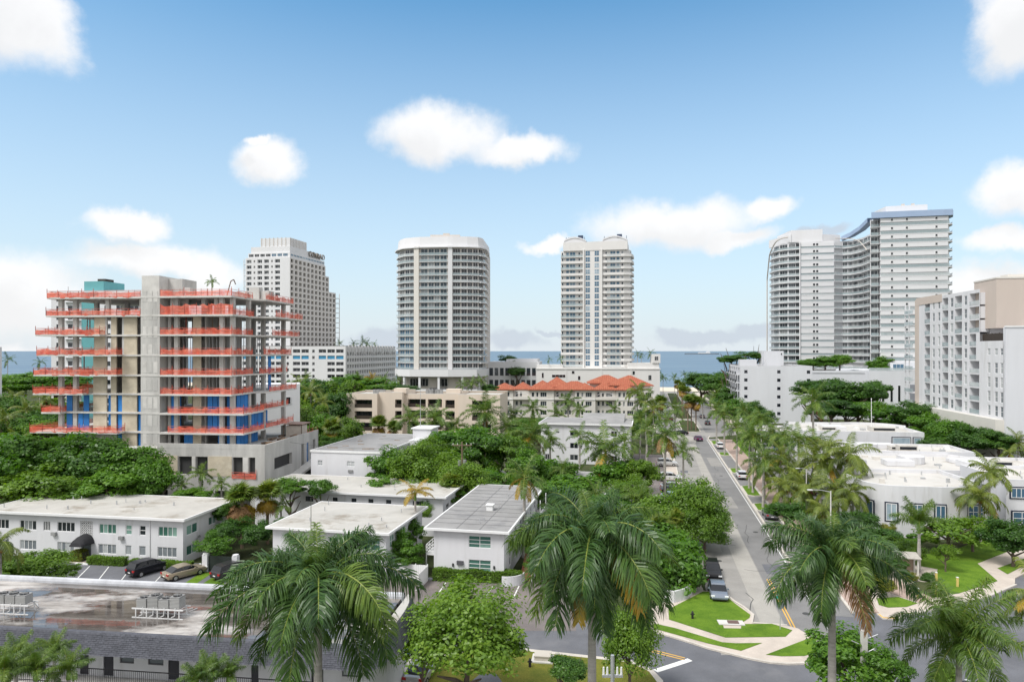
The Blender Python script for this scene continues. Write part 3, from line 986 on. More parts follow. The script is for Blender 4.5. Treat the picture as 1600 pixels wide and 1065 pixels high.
# --- white house with the grey roof
def grey_roof_house():
    D0 = 77.6
    deg = 11.4
    r = placed('apartment_house', 'white two-storey house with long grey flat roof and outside terracotta stair', 'house', AX(678, D0 + .6), D0 + .6, deg)
    Wd, Dp, hh = 8.2, 25.0, 5.65
    holes = [(4.1, 6.7, 3.75, 5.1), (4.1, 6.7, 1.0, 2.4)]
    rh = [(3, 4, .9, 2.9), (6, 7.6, 3.6, 4.8), (10, 10.9, 3.0, 5.0), (13, 14.6, 3.6, 4.8), (17, 17.9, 3.0, 5.0), (20, 21.6, 3.6, 4.8), (6, 7.6, .9, 2), (13, 14.6, .9, 2)]
    F = walls(r, Wd, Dp, hh, dict(front=holes, right=rh), WHITE)
    for q in holes:
        F['front'].window(*q, 2, 3, TRIM, GLASSGR, fr=.055, panes=True)
    for q in rh:
        F['right'].window(*q, 1 if q[1] - q[0] < 1.2 else 2, 2, TRIM, GLASS)
    F['front'].box('air_conditioner', 2.75, 3.5, -.2, .06, 1.75, 2.2, mat('dark_grille', (.09, .09, .1), .6))
    for u in (2.2, 7.0):
        F['front'].box('wall_lamp', u, u + .16, -.14, -.01, 1.5, 1.85, BLACK)
    ro = roof_slab(r, -1.0, Wd + .7, -.6, Dp + .5, hh, .2, ROOFG2, TRIM, .02)
    b = MB()
    for i in range(1, 12):
        y = i * 2.1
        b.box(-.7, Wd + .4, y, y + .06, hh + .2, hh + .225)
    for i in range(1, 3):
        b.box(i * 2.7, i * 2.7 + .05, -.3, Dp + .2, hh + .2, hh + .222)
    obj('roof_seams', b, mat('bitumen_seam', (.13, .13, .135), .9), r)
    v = MB(); v.box(4.0, 4.8, 9.0, 9.9, hh + .2, hh + .85); v.prism([(3.9, 8.9), (4.9, 8.9), (4.9, 10), (3.9, 10)], hh + .85, hh + .93)
    obj('roof_vent', v, TRIM, r)
    for _ in range(6): roof_stack(r, random.uniform(1, 7), random.uniform(2, 23), hh + .2, .06, .4)
    # right side gallery and stair
    box('gallery_floor', r, Wd + .02, Wd + 1.5, 6.5, Dp, 2.75, 2.92, CONC2)
    b = MB()
    b.box(Wd + 1.4, Wd + 1.5, 6.5, Dp, 2.95, 3.95)
    obj('gallery_parapet', b, WHITE, r)
    TERR = mat('terracotta_step', (.30, .13, .08), .9, .2, 1.5)
    for i in range(15):
        z = .18 * (i + 1)
        box('stair_step', r, Wd + 1.55, Wd + 2.9, 1.2 + i * .34, 1.2 + i * .34 + .36, max(0, z - .36), z, TERR)
    b = MB()
    b.poly([(Wd + 2.92, .9, 0), (Wd + 2.92, .9, 1.0), (Wd + 2.92, 6.6, 3.9), (Wd + 2.92, 6.6, 0)])
    b.poly([(Wd + 3.05, .9, 0), (Wd + 3.05, 6.6, 0), (Wd + 3.05, 6.6, 3.9), (Wd + 3.05, .9, 1.0)])
    b.quad((Wd + 2.92, .9, 1.0), (Wd + 3.05, .9, 1.0), (Wd + 3.05, 6.6, 3.9), (Wd + 2.92, 6.6, 3.9))
    b.quad((Wd + 2.92, .9, 0), (Wd + 3.05, .9, 0), (Wd + 3.05, .9, 1.0), (Wd + 2.92, .9, 1.0))
    obj('stair_wall', b, WHITE, r)
    for y in (7, 12, 17, 22):
        box('gallery_post', r, Wd + 1.35, Wd + 1.48, y, y + .13, 3.97, hh - .02, TRIM)
    # curved planter wall at the front right
    b = MB()
    n = 10
    for i in range(n):
        a0, a1 = R(-95 + 95 * i / n), R(-95 + 95 * (i + 1) / n)
        for q0, q1 in ((1.9, 2.05),):
            b.quad((Wd + .2 + q1 * math.cos(a0), .8 + q1 * math.sin(a0), 0), (Wd + .2 + q1 * math.cos(a1), .8 + q1 * math.sin(a1), 0), (Wd + .2 + q1 * math.cos(a1), .8 + q1 * math.sin(a1), 1.1), (Wd + .2 + q1 * math.cos(a0), .8 + q1 * math.sin(a0), 1.1))
            b.quad((Wd + .2 + q0 * math.cos(a0), .8 + q0 * math.sin(a0), 1.1), (Wd + .2 + q1 * math.cos(a0), .8 + q1 * math.sin(a0), 1.1), (Wd + .2 + q1 * math.cos(a1), .8 + q1 * math.sin(a1), 1.1), (Wd + .2 + q0 * math.cos(a1), .8 + q0 * math.sin(a1), 1.1))
            b.quad((Wd + .2 + q0 * math.cos(a1), .8 + q0 * math.sin(a1), 0), (Wd + .2 + q0 * math.cos(a0), .8 + q0 * math.sin(a0), 0), (Wd + .2 + q0 * math.cos(a0), .8 + q0 * math.sin(a0), 1.1), (Wd + .2 + q0 * math.cos(a1), .8 + q0 * math.sin(a1), 1.1))
    obj('curved_wall', b, WHITE, r)
    # left balcony
    box('balcony_floor', r, -1.3, -.02, 1.0, 4.6, 2.3, 2.45, TRIM)
    b = MB()
    for z in (2.75, 3.1, 3.45):
        b.box(-1.3, -1.24, 1.0, 4.6, z, z + .07); b.box(-1.3, -.05, 1.0, 1.06, z, z + .07)
    for y in (1.0, 2.2, 3.4, 4.54):
        b.box(-1.31, -1.23, y, y + .06, 2.46, 3.5)
    b.box(-1.3, -1.2, 1.0, 1.1, 0.0, 2.3)
    obj('balcony_railing', b, TRIM, r)
    return r
grey_roof_house()

# white board fence beside it
def fence():
    t = thing('board_fence', 'white board fence between the white houses and the brown car park', 'fence', G(640, 905), R(-11.4))
    L = 4.3
    n = 16
    for i in range(n):
        box('board', t, -L / 2 + i * L / n, -L / 2 + (i + .93) * L / n, -.02, .02, .06, 1.75 + random.uniform(-.02, .02), TRIM)
    for i in range(4):
        x = -L / 2 + i * (L - .1) / 3
        box('post', t, x, x + .1, .021, .12, 0, 1.85, TRIM)
    for i in range(10):
        box('board', t, L / 2 + .01 , L / 2 + .05, -3.2 + i * .32, -3.2 + i * .32 + .30, .06, 1.75, TRIM)
fence()

# --- two lower white flat-roofed houses
def flat_house(name, label, X, D, deg, Wd, Dp, hh, front, right, roofm=ROOFW, over=.6, wallm=WHITE, gm=GLASS, fr_n=(2, 2)):
    r = placed(name, label, 'house', X, D, deg)
    F = walls(r, Wd, Dp, hh, dict(front=front, right=right), wallm)
    for q in front: F['front'].window(*q, fr_n[0], fr_n[1], TRIM, gm, panes=(q[1] - q[0]) > 1.5)
    for q in right: F['right'].window(*q, 2, 2, TRIM, gm)
    roof_slab(r, -over, Wd + over, -over, Dp + over, hh, .2, roofm, TRIM, .02)
    for _ in range(7): roof_stack(r, random.uniform(.6, Wd - .6), random.uniform(1, Dp - 1), hh + .2, random.uniform(.05, .09), random.uniform(.25, .55))
    return r, F
D0 = 77.0
Wd = 14.0
rD, FD = flat_house('apartment_house', 'white two-storey house with pale flat roof behind the tallest near palm', AX(603, D0) - Wd * CU, D0 + Wd * SU, 11.4, Wd, 12.5, 5.4,
    [(2, 4.4, 3.5, 4.7), (7, 9.4, 3.5, 4.7), (11.0, 13.3, 3.4, 4.8), (2, 4.4, .9, 2.1), (11.0, 13.3, .8, 2.1)],
    [(1.2, 2.6, 3.4, 4.8), (4.6, 6.2, 3.4, 4.8), (9.4, 11, 3.4, 4.8), (1.2, 2.6, .8, 2.1), (5, 6.6, .8, 2.1)], gm=GLASSGR)
for y, z in ((2.0, 2.4), (8.3, 2.6)):
    b = MB()
    cc = Vector((14.4, y, z))
    for i in range(12):
        a0, a1 = 2 * math.pi * i / 12, 2 * math.pi * (i + 1) / 12
        b.poly([tuple(cc), tuple(cc + Vector((.15, .5 * math.cos(a0), .5 * math.sin(a0)))), tuple(cc + Vector((.15, .5 * math.cos(a1), .5 * math.sin(a1))))])
    b.tube((14.0, y, z), tuple(cc), .03, .03, 5)
    obj('satellite_dish', b, ALU, rD)
D0 = 95.5
Wd = 29.0
flat_house('apartment_house', 'long low white house whose pale roof lies behind two nearer white houses', AX(692, D0) - Wd * CU, D0 + Wd * SU, 11.4, Wd, 11.0, 5.5,
    [(8, 9.4, 4.0, 4.9), (12.3, 13.2, 4.2, 4.9), (15.2, 16.1, 4.2, 4.9), (17.8, 18.7, 4.2, 4.9), (20.5, 21.4, 4.2, 4.9), (24.5, 26.2, 3.8, 4.9)],
    [(1.5, 3, 3.0, 4.2), (6, 7.5, 3.0, 4.2)], fr_n=(1, 1))

# --- three-storey white block with lift shaft
def lift_block():
    D0 = 113.0
    deg = 11.4
    r = placed('apartment_block', 'three-storey white block with patched grey roof and white lift shaft', 'building', AX(486, D0 + 2.4), D0 + 2.4, deg)
    Wd, Dp, hh = 12.6, 24.0, 9.0
    front = [(1.2, 2.1, 6.7, 7.6), (6.5, 7.9, 6.7, 7.6), (1.2, 2.1, 3.7, 4.6), (6.5, 7.9, 3.7, 4.6), (10.2, 11.3, 6.7, 7.6), (10.2, 11.3, 3.7, 4.6)]
    right = [(1 + i * 3.2, 2.8 + i * 3.2, 6.4, 8.2) for i in range(7)] + [(1 + i * 3.2, 2.8 + i * 3.2, 3.4, 5.0) for i in range(7)]
    F = walls(r, Wd, Dp, hh, dict(front=front, right=right), WHITE)
    for q in front: F['front'].window(*q, 2, 2, TRIM, SHUT)
    for q in right: F['right'].window(*q, 2, 1, TRIM, GLASS)
    for z in (5.75, 2.7):
        F['front'].box('air_conditioner', 6.75, 7.6, -.15, .05, z, z + .42, ACM)
    ro = roof_slab(r, -.1, Wd + .2, -.1, Dp + .1, hh, .25, ROOFG2, TRIM, .04)
    b = MB()
    for i in range(12):
        x, y = random.uniform(.6, 10), random.uniform(.5, 20)
        w, d = random.uniform(.4, 2.0), random.uniform(.1, .3)
        b.box(x, x + w, y, y + d, hh + .25, hh + .30 + random.random() * .1)
    obj('roof_debris', b, mat('roof_batten', (.30, .25, .21), .9), r)
    box('lift_shaft', r, Wd + .1, Wd + 4.3, 12.8, 17, 0, 9.6, WHITE)
    box('lift_shaft', r, Wd - .6, Wd + 3.0, 17.02, 21.5, 0, 11.2, WHITE)
    box('shaft_cap', r, Wd - .9, Wd + 3.3, 16.8, 21.8, 11.2, 11.4, TRIM)
    b = MB(); b.tube((Wd + .4, 18.5, 11.4), (Wd + .4, 18.5, 18.5), .07, .035, 6)
    obj('aerial_mast', b, ALU, r)
    box('gallery_floor', r, Wd + .02, Wd + 1.4, 0.5, 12.7, 5.75, 5.92, CONC2)
    b = MB(); b.box(Wd + 1.34, Wd + 1.4, .5, 12.7, 5.95, 6.9)
    obj('gallery_parapet', b, WHITE, r)
    return r
lift_block()

# --- white three-storey block in the middle
def mid_white():
    D0 = 158.0
    deg = 11.4
    r = placed('apartment_block', 'plain white three-storey block among palms beside the street', 'building', AX(845, D0 + 1), D0 + 1, deg)
    Wd, Dp, hh = 20.5, 13.0, 9.0
    front = []
    for z in (6.4, 3.5, .8):
        for a, w in ((1.0, 1.0), (3.6, .8), (6.8, 1.9), (13.6, .8), (16.2, 1.4)):
            front.append((a, a + w, z + (.5 if w < .9 else 0), z + (1.0 if w < .9 else 1.3)))
    F = walls(r, Wd, Dp, hh, dict(front=front), WHITE)
    for q in front: F['front'].window(*q, 2, 1, TRIM, GLASSD if q[1] - q[0] != 1.4 else GLASSGR)
    roof_slab(r, -.5, Wd + .5, -.5, Dp + .5, hh, .3, ROOFG2, TRIM, .04)
    b = MB()
    b.quad((9, 3, hh + .3), (19, 3, hh + .3), (19, 12.5, hh + 1.7), (9, 12.5, hh + 1.7))
    b.quad((19, 12.5, hh + .3), (9, 12.5, hh + .3), (9, 12.5, hh + 1.7), (19, 12.5, hh + 1.7))
    b.poly([(19, 3, hh + .3), (19, 12.5, hh + .3), (19, 12.5, hh + 1.7)]); b.poly([(9, 12.5, hh + .3), (9, 3, hh + .3), (9, 12.5, hh + 1.7)])
    obj('pitched_roof', b, ROOFG2, r)
mid_white()

# small roofs that peep out of the greenery
def small_house(px, py, z, w, d, label, roofm, wallm=WHITE):
    X, D, _ = G(px, py, z)
    r = placed('small_house', label, 'house', X - w / 2, D, 11.4)
    hol = [(w * .2, w * .2 + 1.2, .9, 2.1), (w * .6, w * .6 + 1.2, .9, 2.1)]
    F = walls(r, w, d, z - .15, dict(front=hol, right=[(1, 2.4, .9, 2.1)]), wallm)
    for q in hol: F['front'].window(*q, 2, 1, TRIM, GLASS)
    F['right'].window(1, 2.4, .9, 2.1, 2, 1, TRIM, GLASS)
    roof_slab(r, -.4, w + .4, -.4, d + .4, z - .15, .18, roofm, TRIM, .02)
small_house(985, 792, 4.0, 7.5, 9, 'small white house with mottled grey roof behind the street trees', ROOFG)
small_house(905, 745, 3.5, 9, 6, 'low white house with grey roof below the plain three-storey block', ROOFG2)
small_house(785, 745, 3.6, 8, 7, 'low white cottage with pale roof half hidden by dense trees', ROOFW)
small_house(800, 768, 3.2, 6, 4, 'little white outbuilding with blue-edged roof among the trees', mat('blue_roof_edge', (.10, .16, .36), .7, .1))
small_house(600, 640, 5.0, 12, 10, 'white low building tucked behind the beige block', ROOFW)
# ------------------------------------------------------------------ building site
def construction():
    deg = 6.0
    W0 = 33.0
    XC, DC = AX(362, 111.0), 111.0
    c, s = math.cos(R(deg)), math.sin(R(deg))
    r = placed('unfinished_building', 'bare concrete high-rise under construction with orange safety netting and blue sheathing', 'building', XC - W0 * c, DC + W0 * s, deg)
    BLUE = mat('blue_wall_membrane', (.03, .19, .52), .55, .12, .8, objrand=.18)
    NET = bpy.data.materials.new('orange_safety_net')
    NET.use_nodes = True
    k = NT(NET.node_tree)
    bs = NET.node_tree.nodes['Principled BSDF']
    geo = k.n('ShaderNodeNewGeometry')
    nz = k.noise(geo.outputs['Position'], .8, 3, .6)
    k.l(k.mix(k.mrange(nz, .35, .65, 0, 1), (.68, .085, .042, 1), (.82, .22, .14, 1)), bs.inputs['Base Color'])
    bs.inputs['Roughness'].default_value = .7
    tr = k.n('ShaderNodeBsdfTransparent')
    mx = k.n('ShaderNodeMixShader')
    n2 = k.noise(geo.outputs['Position'], .9, 5, .7)
    k.l(k.mrange(n2, .32, .68, .08, .58), mx.inputs[0])
    k.l(bs.outputs[0], mx.inputs[1]); k.l(tr.outputs[0], mx.inputs[2])
    k.l(mx.outputs[0], NET.node_tree.nodes['Material Output'].inputs[0])
    POST = mat('red_guard_post', (.45, .10, .07), .6, .1, 1)
    STUD = mat('steel_stud', (.42, .43, .44), .5, .1, 1, metal=.3)
    zs = [10.3, 12.75, 15.9, 19.0, 22.1, 25.4, 28.7, 31.9, 34.9]
    t = .28
    DP = 17.5
    tip = {12.75: (-.9, 14.5), 15.9: (.6, 4), 19.0: (-.9, 8), 22.1: (-.8, 14), 25.4: (-.2, 14), 28.7: (-.4, 11), 31.9: (.7, 17.5), 34.9: (.9, 17.5)}
    rt = {12.75: 35.6, 15.9: 35.6, 19.0: 33.6, 22.1: 33.6, 25.4: 33.6, 28.7: 33.6, 31.9: 33.8, 34.9: 33.6}
    rback = {12.75: 35.4, 15.9: 34.4, 19.0: 36.0, 22.1: 34.2, 25.4: 35.0, 28.7: 36.6, 31.9: 37.2, 34.9: 35.4}
    def slab(pts, z, nm='floor_slab'):
        b = MB(); b.prism(pts, z - t, z)
        return obj(nm, b, CONC2, r)
    def net(p0, p1, z, h=.92, full=1.0, sag=.12):
        """one run of guard rail: sagging net, posts and rails"""
        p0, p1 = Vector((*p0, z)), Vector((*p1, z))
        L = (p1 - p0).length
        n = max(2, int(L / .7))
        d = (p1 - p0) / n
        nn = Vector((-d.y, d.x, 0)).normalized()
        b = MB()
        top = [h * random.uniform(1 - sag * 2.2, 1 + sag * .4) for _ in range(n + 1)]
        bot = [random.uniform(-.22, .10) for _ in range(n + 1)]
        off = [random.uniform(-.07, .07) for _ in range(n + 1)]
        for i in range(n):
            a, e = p0 + d * i, p0 + d * (i + 1)
            a1, e1 = a + nn * off[i], e + nn * off[i + 1]
            b.quad(tuple(a1 + Vector((0, 0, bot[i]))), tuple(e1 + Vector((0, 0, bot[i + 1]))), tuple(e1 + Vector((0, 0, top[i + 1]))), tuple(a1 + Vector((0, 0, top[i]))))
        o = obj('safety_net', b, NET, r)
        b = MB()
        m = max(1, int(round(L / 2.1)))
        for i in range(m + 1):
            a = p0 + (p1 - p0) * (i / m)
            b.tube(tuple(a), tuple(a + Vector((0, 0, h + random.choice([.1, .15, .5]) * 1.0))), .045, .045, 5)
        for hh in (.52, 1.02):
            b.tube(tuple(p0 + Vector((0, 0, hh))), tuple(p1 + Vector((0, 0, hh))), .03, .03, 4)
        obj('guard_rail', b, POST, o)
    for i, z in enumerate(zs[1:]):
        l, le = tip[z]
        # floor plate: left wing with its terrace, recess at the core, right wing
        pts = [(l, -1.4 if le < 17 else -.5), (le, -1.4 if le < 17 else -.5), (le, .0), (17.7, .0), (21.1, .4), (21.3, -1.2), (rt[z], -1.2), (rt[z], 6), (rback[z], 7), (rback[z], DP + 1), (l + .8, DP)]
        if z == 12.75: pts[0] = (l, -2.0); pts[1] = (le, -2.0)
        slab(pts, z)
        net(pts[0], (le if le < 17 else 17.5, pts[1][1]), z)
        if le < 17: net(pts[1], (le, -.1), z)
        net((l + .8, DP * .7), pts[0], z)
        net((21.4 if z not in (12.75, 15.9) else 22.7, -1.1), (rt[z], -1.1), z, 1.7 if z in (31.9,) else .95)
        net((rt[z] - .05, -1.1), (rt[z] - .05, 6), z)
        net((rback[z] - .05, 7.2), (rback[z] - .05, DP + .8), z)
    # columns storey by storey
    COLS = [(2.6, .6), (5.1, .8), (31.2, .3), (33.0, .35), (27.6, 1.2), (33.0, 5.6), (33.0, 11.0), (34.2, 16.6), (2.6, 9), (2.6, 16.4), (8.5, 9), (15, 9), (24, 9), (28.5, 9), (8.5, 16.4), (15, 16.4), (24, 16.4), (28.5, 16.4), (23.2, .6)]
    for i in range(len(zs) - 1):
        z0, z1 = zs[i], zs[i + 1] - t
        for x, y in COLS:
            w = .34
            box('column', r, x - w, x + w, y - .3, y + .3, z0, z1, CONC if random.random() < .6 else CONC2)
        if i == 7:
            for x in (10.9, 16.9, 22.4, 30.0):
                box('column', r, x - .3, x + .3, .5, 1.1, z0, z1, CONC2)
            box('wall_panel', r, 22.0, 24.1, 2.2, 2.5, z0, z1, CONC2)
            continue
        # tan block walls and openings
        segs = [(8.8, 10.75, 'b'), (10.75, 11.05, 'c'), (11.8, 12.75, 'b'), (13.75, 14.1, 'c'), (14.1, 16.35, 'b'), (17.35, 17.7, 'c')]
        if i < 5: segs = [(8.6, 11.0, 'b'), (11.75, 12.7, 'b'), (13.75, 16.35, 'b'), (17.35, 17.75, 'c')]
        if i == 0: segs = [(7.6, 12.7, 'c'), (13.75, 16.35, 'b'), (17.35, 17.75, 'c')]
        for a, e, kd in segs:
            box('wall_panel', r, a, e, .25, .5, z0, z1, BLOCK if kd == 'b' else CONC)
        for a, e in ((25.8, 27.9), (21.4, 21.9)):
            box('wall_panel', r, a, e, .9, 1.15, z0, z1, BLOCK if a > 24 else CONC)
        if i in (0, 1, 2):
            for a, e in ((3.6, 4.6), (5.7, 6.5), (6.65, 7.6), (12.8, 13.65), (16.45, 17.3)):
                if i == 2 and a == 5.7: continue
                box('blue_panel', r, a, e, .55, .68, z0 + .02, z1 - .1, BLUE)
            if i: box('blue_panel', r, 11.1, 11.7, .55, .68, z0 + (.02 if i == 2 else .9), z1 - .1, BLUE)
            fr = [(21.95, 22.75), (22.85, 23.6)] if i else []
            for a, e in fr + [(28.3, 29.1), (29.2, 30.0), (30.1, 30.85), (31.65, 32.55)]:
                if i == 0 and 28 < a < 30.05: continue
                box('blue_panel', r, a, e, 1.0, 1.13, z0 + .02, z1 - .1, BLUE)
            if i == 0:
                for a, e in ((24.2, 25.0), (25.05, 25.7)): box('blue_panel', r, a, e, 1.0, 1.13, z0 + .02, z1 - .1, BLUE)
            for q in range(9 if i == 1 else (6 if i == 0 else 4)):
                y = 1.6 + q * 1.22
                box('blue_panel', r, 32.95, 33.08, y, y + 1.1, z0 + .02, z1 - .1, BLUE)
        else:
            if i < 6:
                b = MB()
                for q in range(16):
                    x = 21.9 + q * .65
                    if 25.7 < x < 28: continue
                    b.box(x, x + .06, 1.2, 1.29, z0, z1)
                for q in range(12):
                    b.box(32.8, 32.9, 1.8 + q * .8, 1.86 + q * .8, z0, z1)
                obj('stud_wall', b, STUD, r)
            if i in (3, 4):
                box('blue_panel', r, 33.4, 33.5, 12.0, 13.0, z0 + .02, z1 - .1, BLUE)
        # shoring props and stacked material on the open floors
        if i >= 3:
            for q in range(7):
                x, y = random.choice([random.uniform(3, 8.4), random.uniform(22, 32.5)]), random.uniform(1.6, 6.5)
                box('shoring_prop', r, x - .06, x + .06, y - .06, y + .06, z0, z1, random.choice([STUD, POST, WOOD]))
            for q in range(4):
                x, y = random.choice([random.uniform(3, 7.4), random.uniform(22, 31)]), random.uniform(.8, 4.5)
                box('stacked_boards', r, x, x + random.uniform(.6, 2.2), y, y + .8, z0, z0 + random.uniform(.25, .95), random.choice([WOOD, STUD, CONC2, BLOCK]))
        # dim interior partitions
        for x, y0, y1 in ((10.5, 2, 9), (16.8, 1, 12), (26.5, 3, 12)):
            box('partition', r, x, x + .2, y0, y1, z0, z1, CONC)
        box('partition', r, 9, 17, 6.0, 6.2, z0, z1, CONC)
        box('partition', r, 22, 31, 7.0, 7.2, z0, z1, CONC)
    # lift core with its pour joints
    zt = 38.3
    b = MB()
    b.box(17.75, 21.05, -.75, 6.0, 0, zt - 3.2)
    obj('lift_core', b, CONC, r)
    box('core_top', r, 17.9, 20.95, -.72, 6.0, zt - 3.2, zt, CONC2)
    box('core_top', r, 20.97, 23.4, 1.8, 6.0, 34.95, zt - .3, CONC)
    for i, z in enumerate(zs):
        box('pour_joint', r, 17.70, 21.10, -.80, -.74, z - .25, z + .05, CONC2)
    for i in range(9):
        for j in range(3):
            x = 18.1 + j * .95
            box('formwork_panel', r, x, x + .7, -.775, -.74, 10.8 + i * 2.9, 12.6 + i * 2.9, CONC2 if random.random() < .5 else CONC)
    # podium
    zp = 10.3
    PW = 39.4
    holes = [(6.8, 9.1, 6.1, 9.0), (9.8, 11.8, 6.1, 9.0), (16.0, 17.7, 5.9, 9.0), (18.7, 19.8, 5.9, 9.0), (1, 5, .2, 3.6), (6.5, 11, .2, 3.6), (13, 19, .2, 3.6)]
    F = Face(r, 18.0, -1.6, 0)
    F.wall('podium_wall', PW - 18, 0, zp, holes, CONC, .5, back=mat('void_shade', (.05, .05, .05), .9))  # near-black backs paint in the shade inside the openings
    for a, e in ((.2, 6.7), (11.9, 15.9)):
        F.box('wall_panel', a, e, -.06, -.01, 5.9, 9.1, BLOCK)
    for a, e in ((9.15, 9.7), (17.8, 18.6)):
        F.box('wall_panel', a, e, -.05, -.01, 5.9, 9.0, CONC2)
    FR = Face(r, PW, -1.6, R(90))
    FR.wall('podium_wall', 22, 0, zp, [(3.4, 10.2, 6.4, 8.4), (14.2, 15.4, 4.6, 9.2), (16.6, 17.5, 4.6, 9.2), (19.4, 20.6, 5.4, 9.4), (1.5, 9, .2, 3.4), (11, 20, .2, 4.0)], CONC, .5, back=mat('void_shade', (.05, .05, .05), .9))
    FR.box('blue_panel', 16.65, 17.45, .2, .3, 4.7, 9.1, BLUE)
    b = MB(); b.quad((PW + .05, 0, 3.6), (PW + 1.6, 0, 3.4), (PW + 1.6, 20, 6.2), (PW + .05, 20, 6.4)); b.quad((PW + 1.6, 0, 3.0), (PW + 1.6, 20, 5.8), (PW + 1.6, 20, 6.2), (PW + 1.6, 0, 3.4)); b.quad((PW + .05, 0, 3.0), (PW + 1.6, 0, 3.0), (PW + 1.6, 0, 3.4), (PW + .05, 0, 3.6))
    obj('ramp', b, CONC2, r)
    Face(r, PW, 20.4, R(180)).wall('podium_wall', PW - 0, 0, zp, [], CONC)
    Face(r, 0, 20.4, R(-90)).wall('podium_wall', 22, 0, zp - .4, [], CONC)
    Face(r, 0, -1.6, 0).wall('podium_wall', 18, 0, zp - .4, [(2, 6, .2, 3.5), (8, 14, .2, 3.5)], CONC, .5)
    slab([(0, -1.58), (PW - .02, -1.58), (PW - .02, 20.38), (0, 20.38)], zp, 'podium_roof')
    b = MB(); b.box(21.2, PW, -1.62, -1.3, zp, zp + .75); b.box(PW - .3, PW + .02, -1.3, 20.4, zp, zp + .7)
    obj('podium_parapet', b, CONC, r)
    net((PW - .1, -1.5 + 17.0), (PW - .1, 20.4), zp + .2, .6)
    net((34.0 + 0, -1.75), (38.0, -1.75), 5.6, 1.0)
    for a, e, z in ((22.5, 30, 7.2), (30, 38, 5.2)):
        pass
    # clutter on the podium roof and top deck
    for i in range(26):
        x, y = random.uniform(34.5, 38.6), random.uniform(0, 19)
        l = random.uniform(.5, 2.6)
        box('stacked_boards', r, x - .25, x + .25, y, y + l, zp, zp + random.uniform(.15, .5), random.choice([WOOD, mat('site_timber', (.34, .22, .13), .9, .2, 1), STUD]), 0)
    box('site_hut', r, 35.6, 38.4, 14.6, 17.5, zp, zp + 2.0, mat('hut_panel', (.55, .50, .44), .8, .15, .8))
    box('hut_roof', r, 35.2, 38.9, 14.1, 18.0, zp + 2.25, zp + 2.4, mat('hut_roof', (.36, .25, .21), .8, .2, .8))
    for x, y in ((35.3, 14.3), (38.7, 14.3), (35.3, 17.8), (38.7, 17.8)):
        box('hut_post', r, x - .06, x + .06, y - .06, y + .06, zp, zp + 2.25, WOOD)
    for a, e, y0, y1, h in ((29.2, 31.5, 8, 10, 1.4), (31.6, 33.4, 8.5, 10, 2.2), (33.5, 35.0, 9, 11, 1.6), (12, 14, 5, 7, .9), (24.5, 25.5, .5, 1.4, 1.5)):
        box('stacked_formwork', r, a, e, y0, y1, 34.92, 34.92 + h, CONC if a > 14 else STUD)
    b = MB()
    for i in range(20):
        x = random.choice([random.uniform(1, 17), random.uniform(23, 33)]); y = random.uniform(-.3, 14)
        b.tube((x, y, 34.9), (x, y, 34.9 + random.uniform(.9, 2.0)), .035, .035, 4)
    obj('starter_bars', b, mat('rusty_rebar', (.13, .06, .04), .9), r)
    # hose crane bent over the top deck
    b = MB()
    pts = [(31.0, 1.0, 32.0), (31.5, 1.0, 34.6), (32.3, 1.0, 37.4), (32.8, 1.0, 37.7), (33.1, 1.1, 36.9)]
    for a, e in zip(pts, pts[1:]): b.tube(a, e, .10, .08, 6)
    obj('concrete_hose', b, mat('hose_rubber', (.20, .16, .14), .8), r)
    b = MB()
    for q in range(9):
        b.tube((30.7 + q * .13, -.9, 32.0 + q * .32), (31.0 + q * .13, -.9, 32.0 + q * .32), .03, .03, 4)
    b.tube((30.7, -.9, 31.9), (31.9, -.9, 35.0), .04, .04, 4); b.tube((31.05, -.9, 31.9), (32.25, -.9, 35.0), .04, .04, 4)
    obj('ladder', b, ALU, r)
construction()
# ------------------------------------------------------------------ towers by the sea
def offset_line(pts, o):
    """move a facade polyline outwards (to the right-hand side when walking left to right is inwards)"""
    out = []
    n = len(pts)
    for i in range(n):
        a = Vector(pts[max(0, i - 1)]); c = Vector(pts[min(n - 1, i + 1)])
        d = (c - a).normalized()
        out.append((pts[i][0] + d.y * o, pts[i][1] - d.x * o))
    return out

def local_pts(root, pxd):
    """(pixel column, distance) pairs to building coordinates"""
    M_ = root.matrix_basis.inverted()
    return [tuple((M_ @ Vector((AX(p, d), d, 0)))[:2]) for p, d in pxd]

def rz_of(root, deg): return R(-deg)

def body(root, pts, depth, z0, z1, m, name='wall', roofm=None, nn=None):
    n = len(pts)
    a, c = Vector(pts[0]), Vector(pts[-1])
    d = (c - a).normalized(); nn = Vector((-d.y, d.x)) if nn is None else Vector(nn)
    back = [tuple(c + nn * depth), tuple(a + nn * depth)]
    b = MB()
    b.prism(list(pts) + back, z0, z1, 0, 1)
    return obj(name, b, [m, roofm or ROOFG2], root), back

def floor_slab(root, pts, o, depth, z, t, m, name='floor_slab', cache={}):
    key = (id(root), o, depth, t, tuple(pts))
    if key not in cache:
        q = offset_line(pts, o)
        a, c = Vector(pts[0]), Vector(pts[-1])
        d = (c - a).normalized(); nn = Vector((-d.y, d.x))
        b = MB(); b.prism(q + [tuple(c + nn * depth), tuple(a + nn * depth)], -t, 0)
        cache[key] = b.mesh(name, m)
    return link(name, cache[key], root, (0, 0, z))

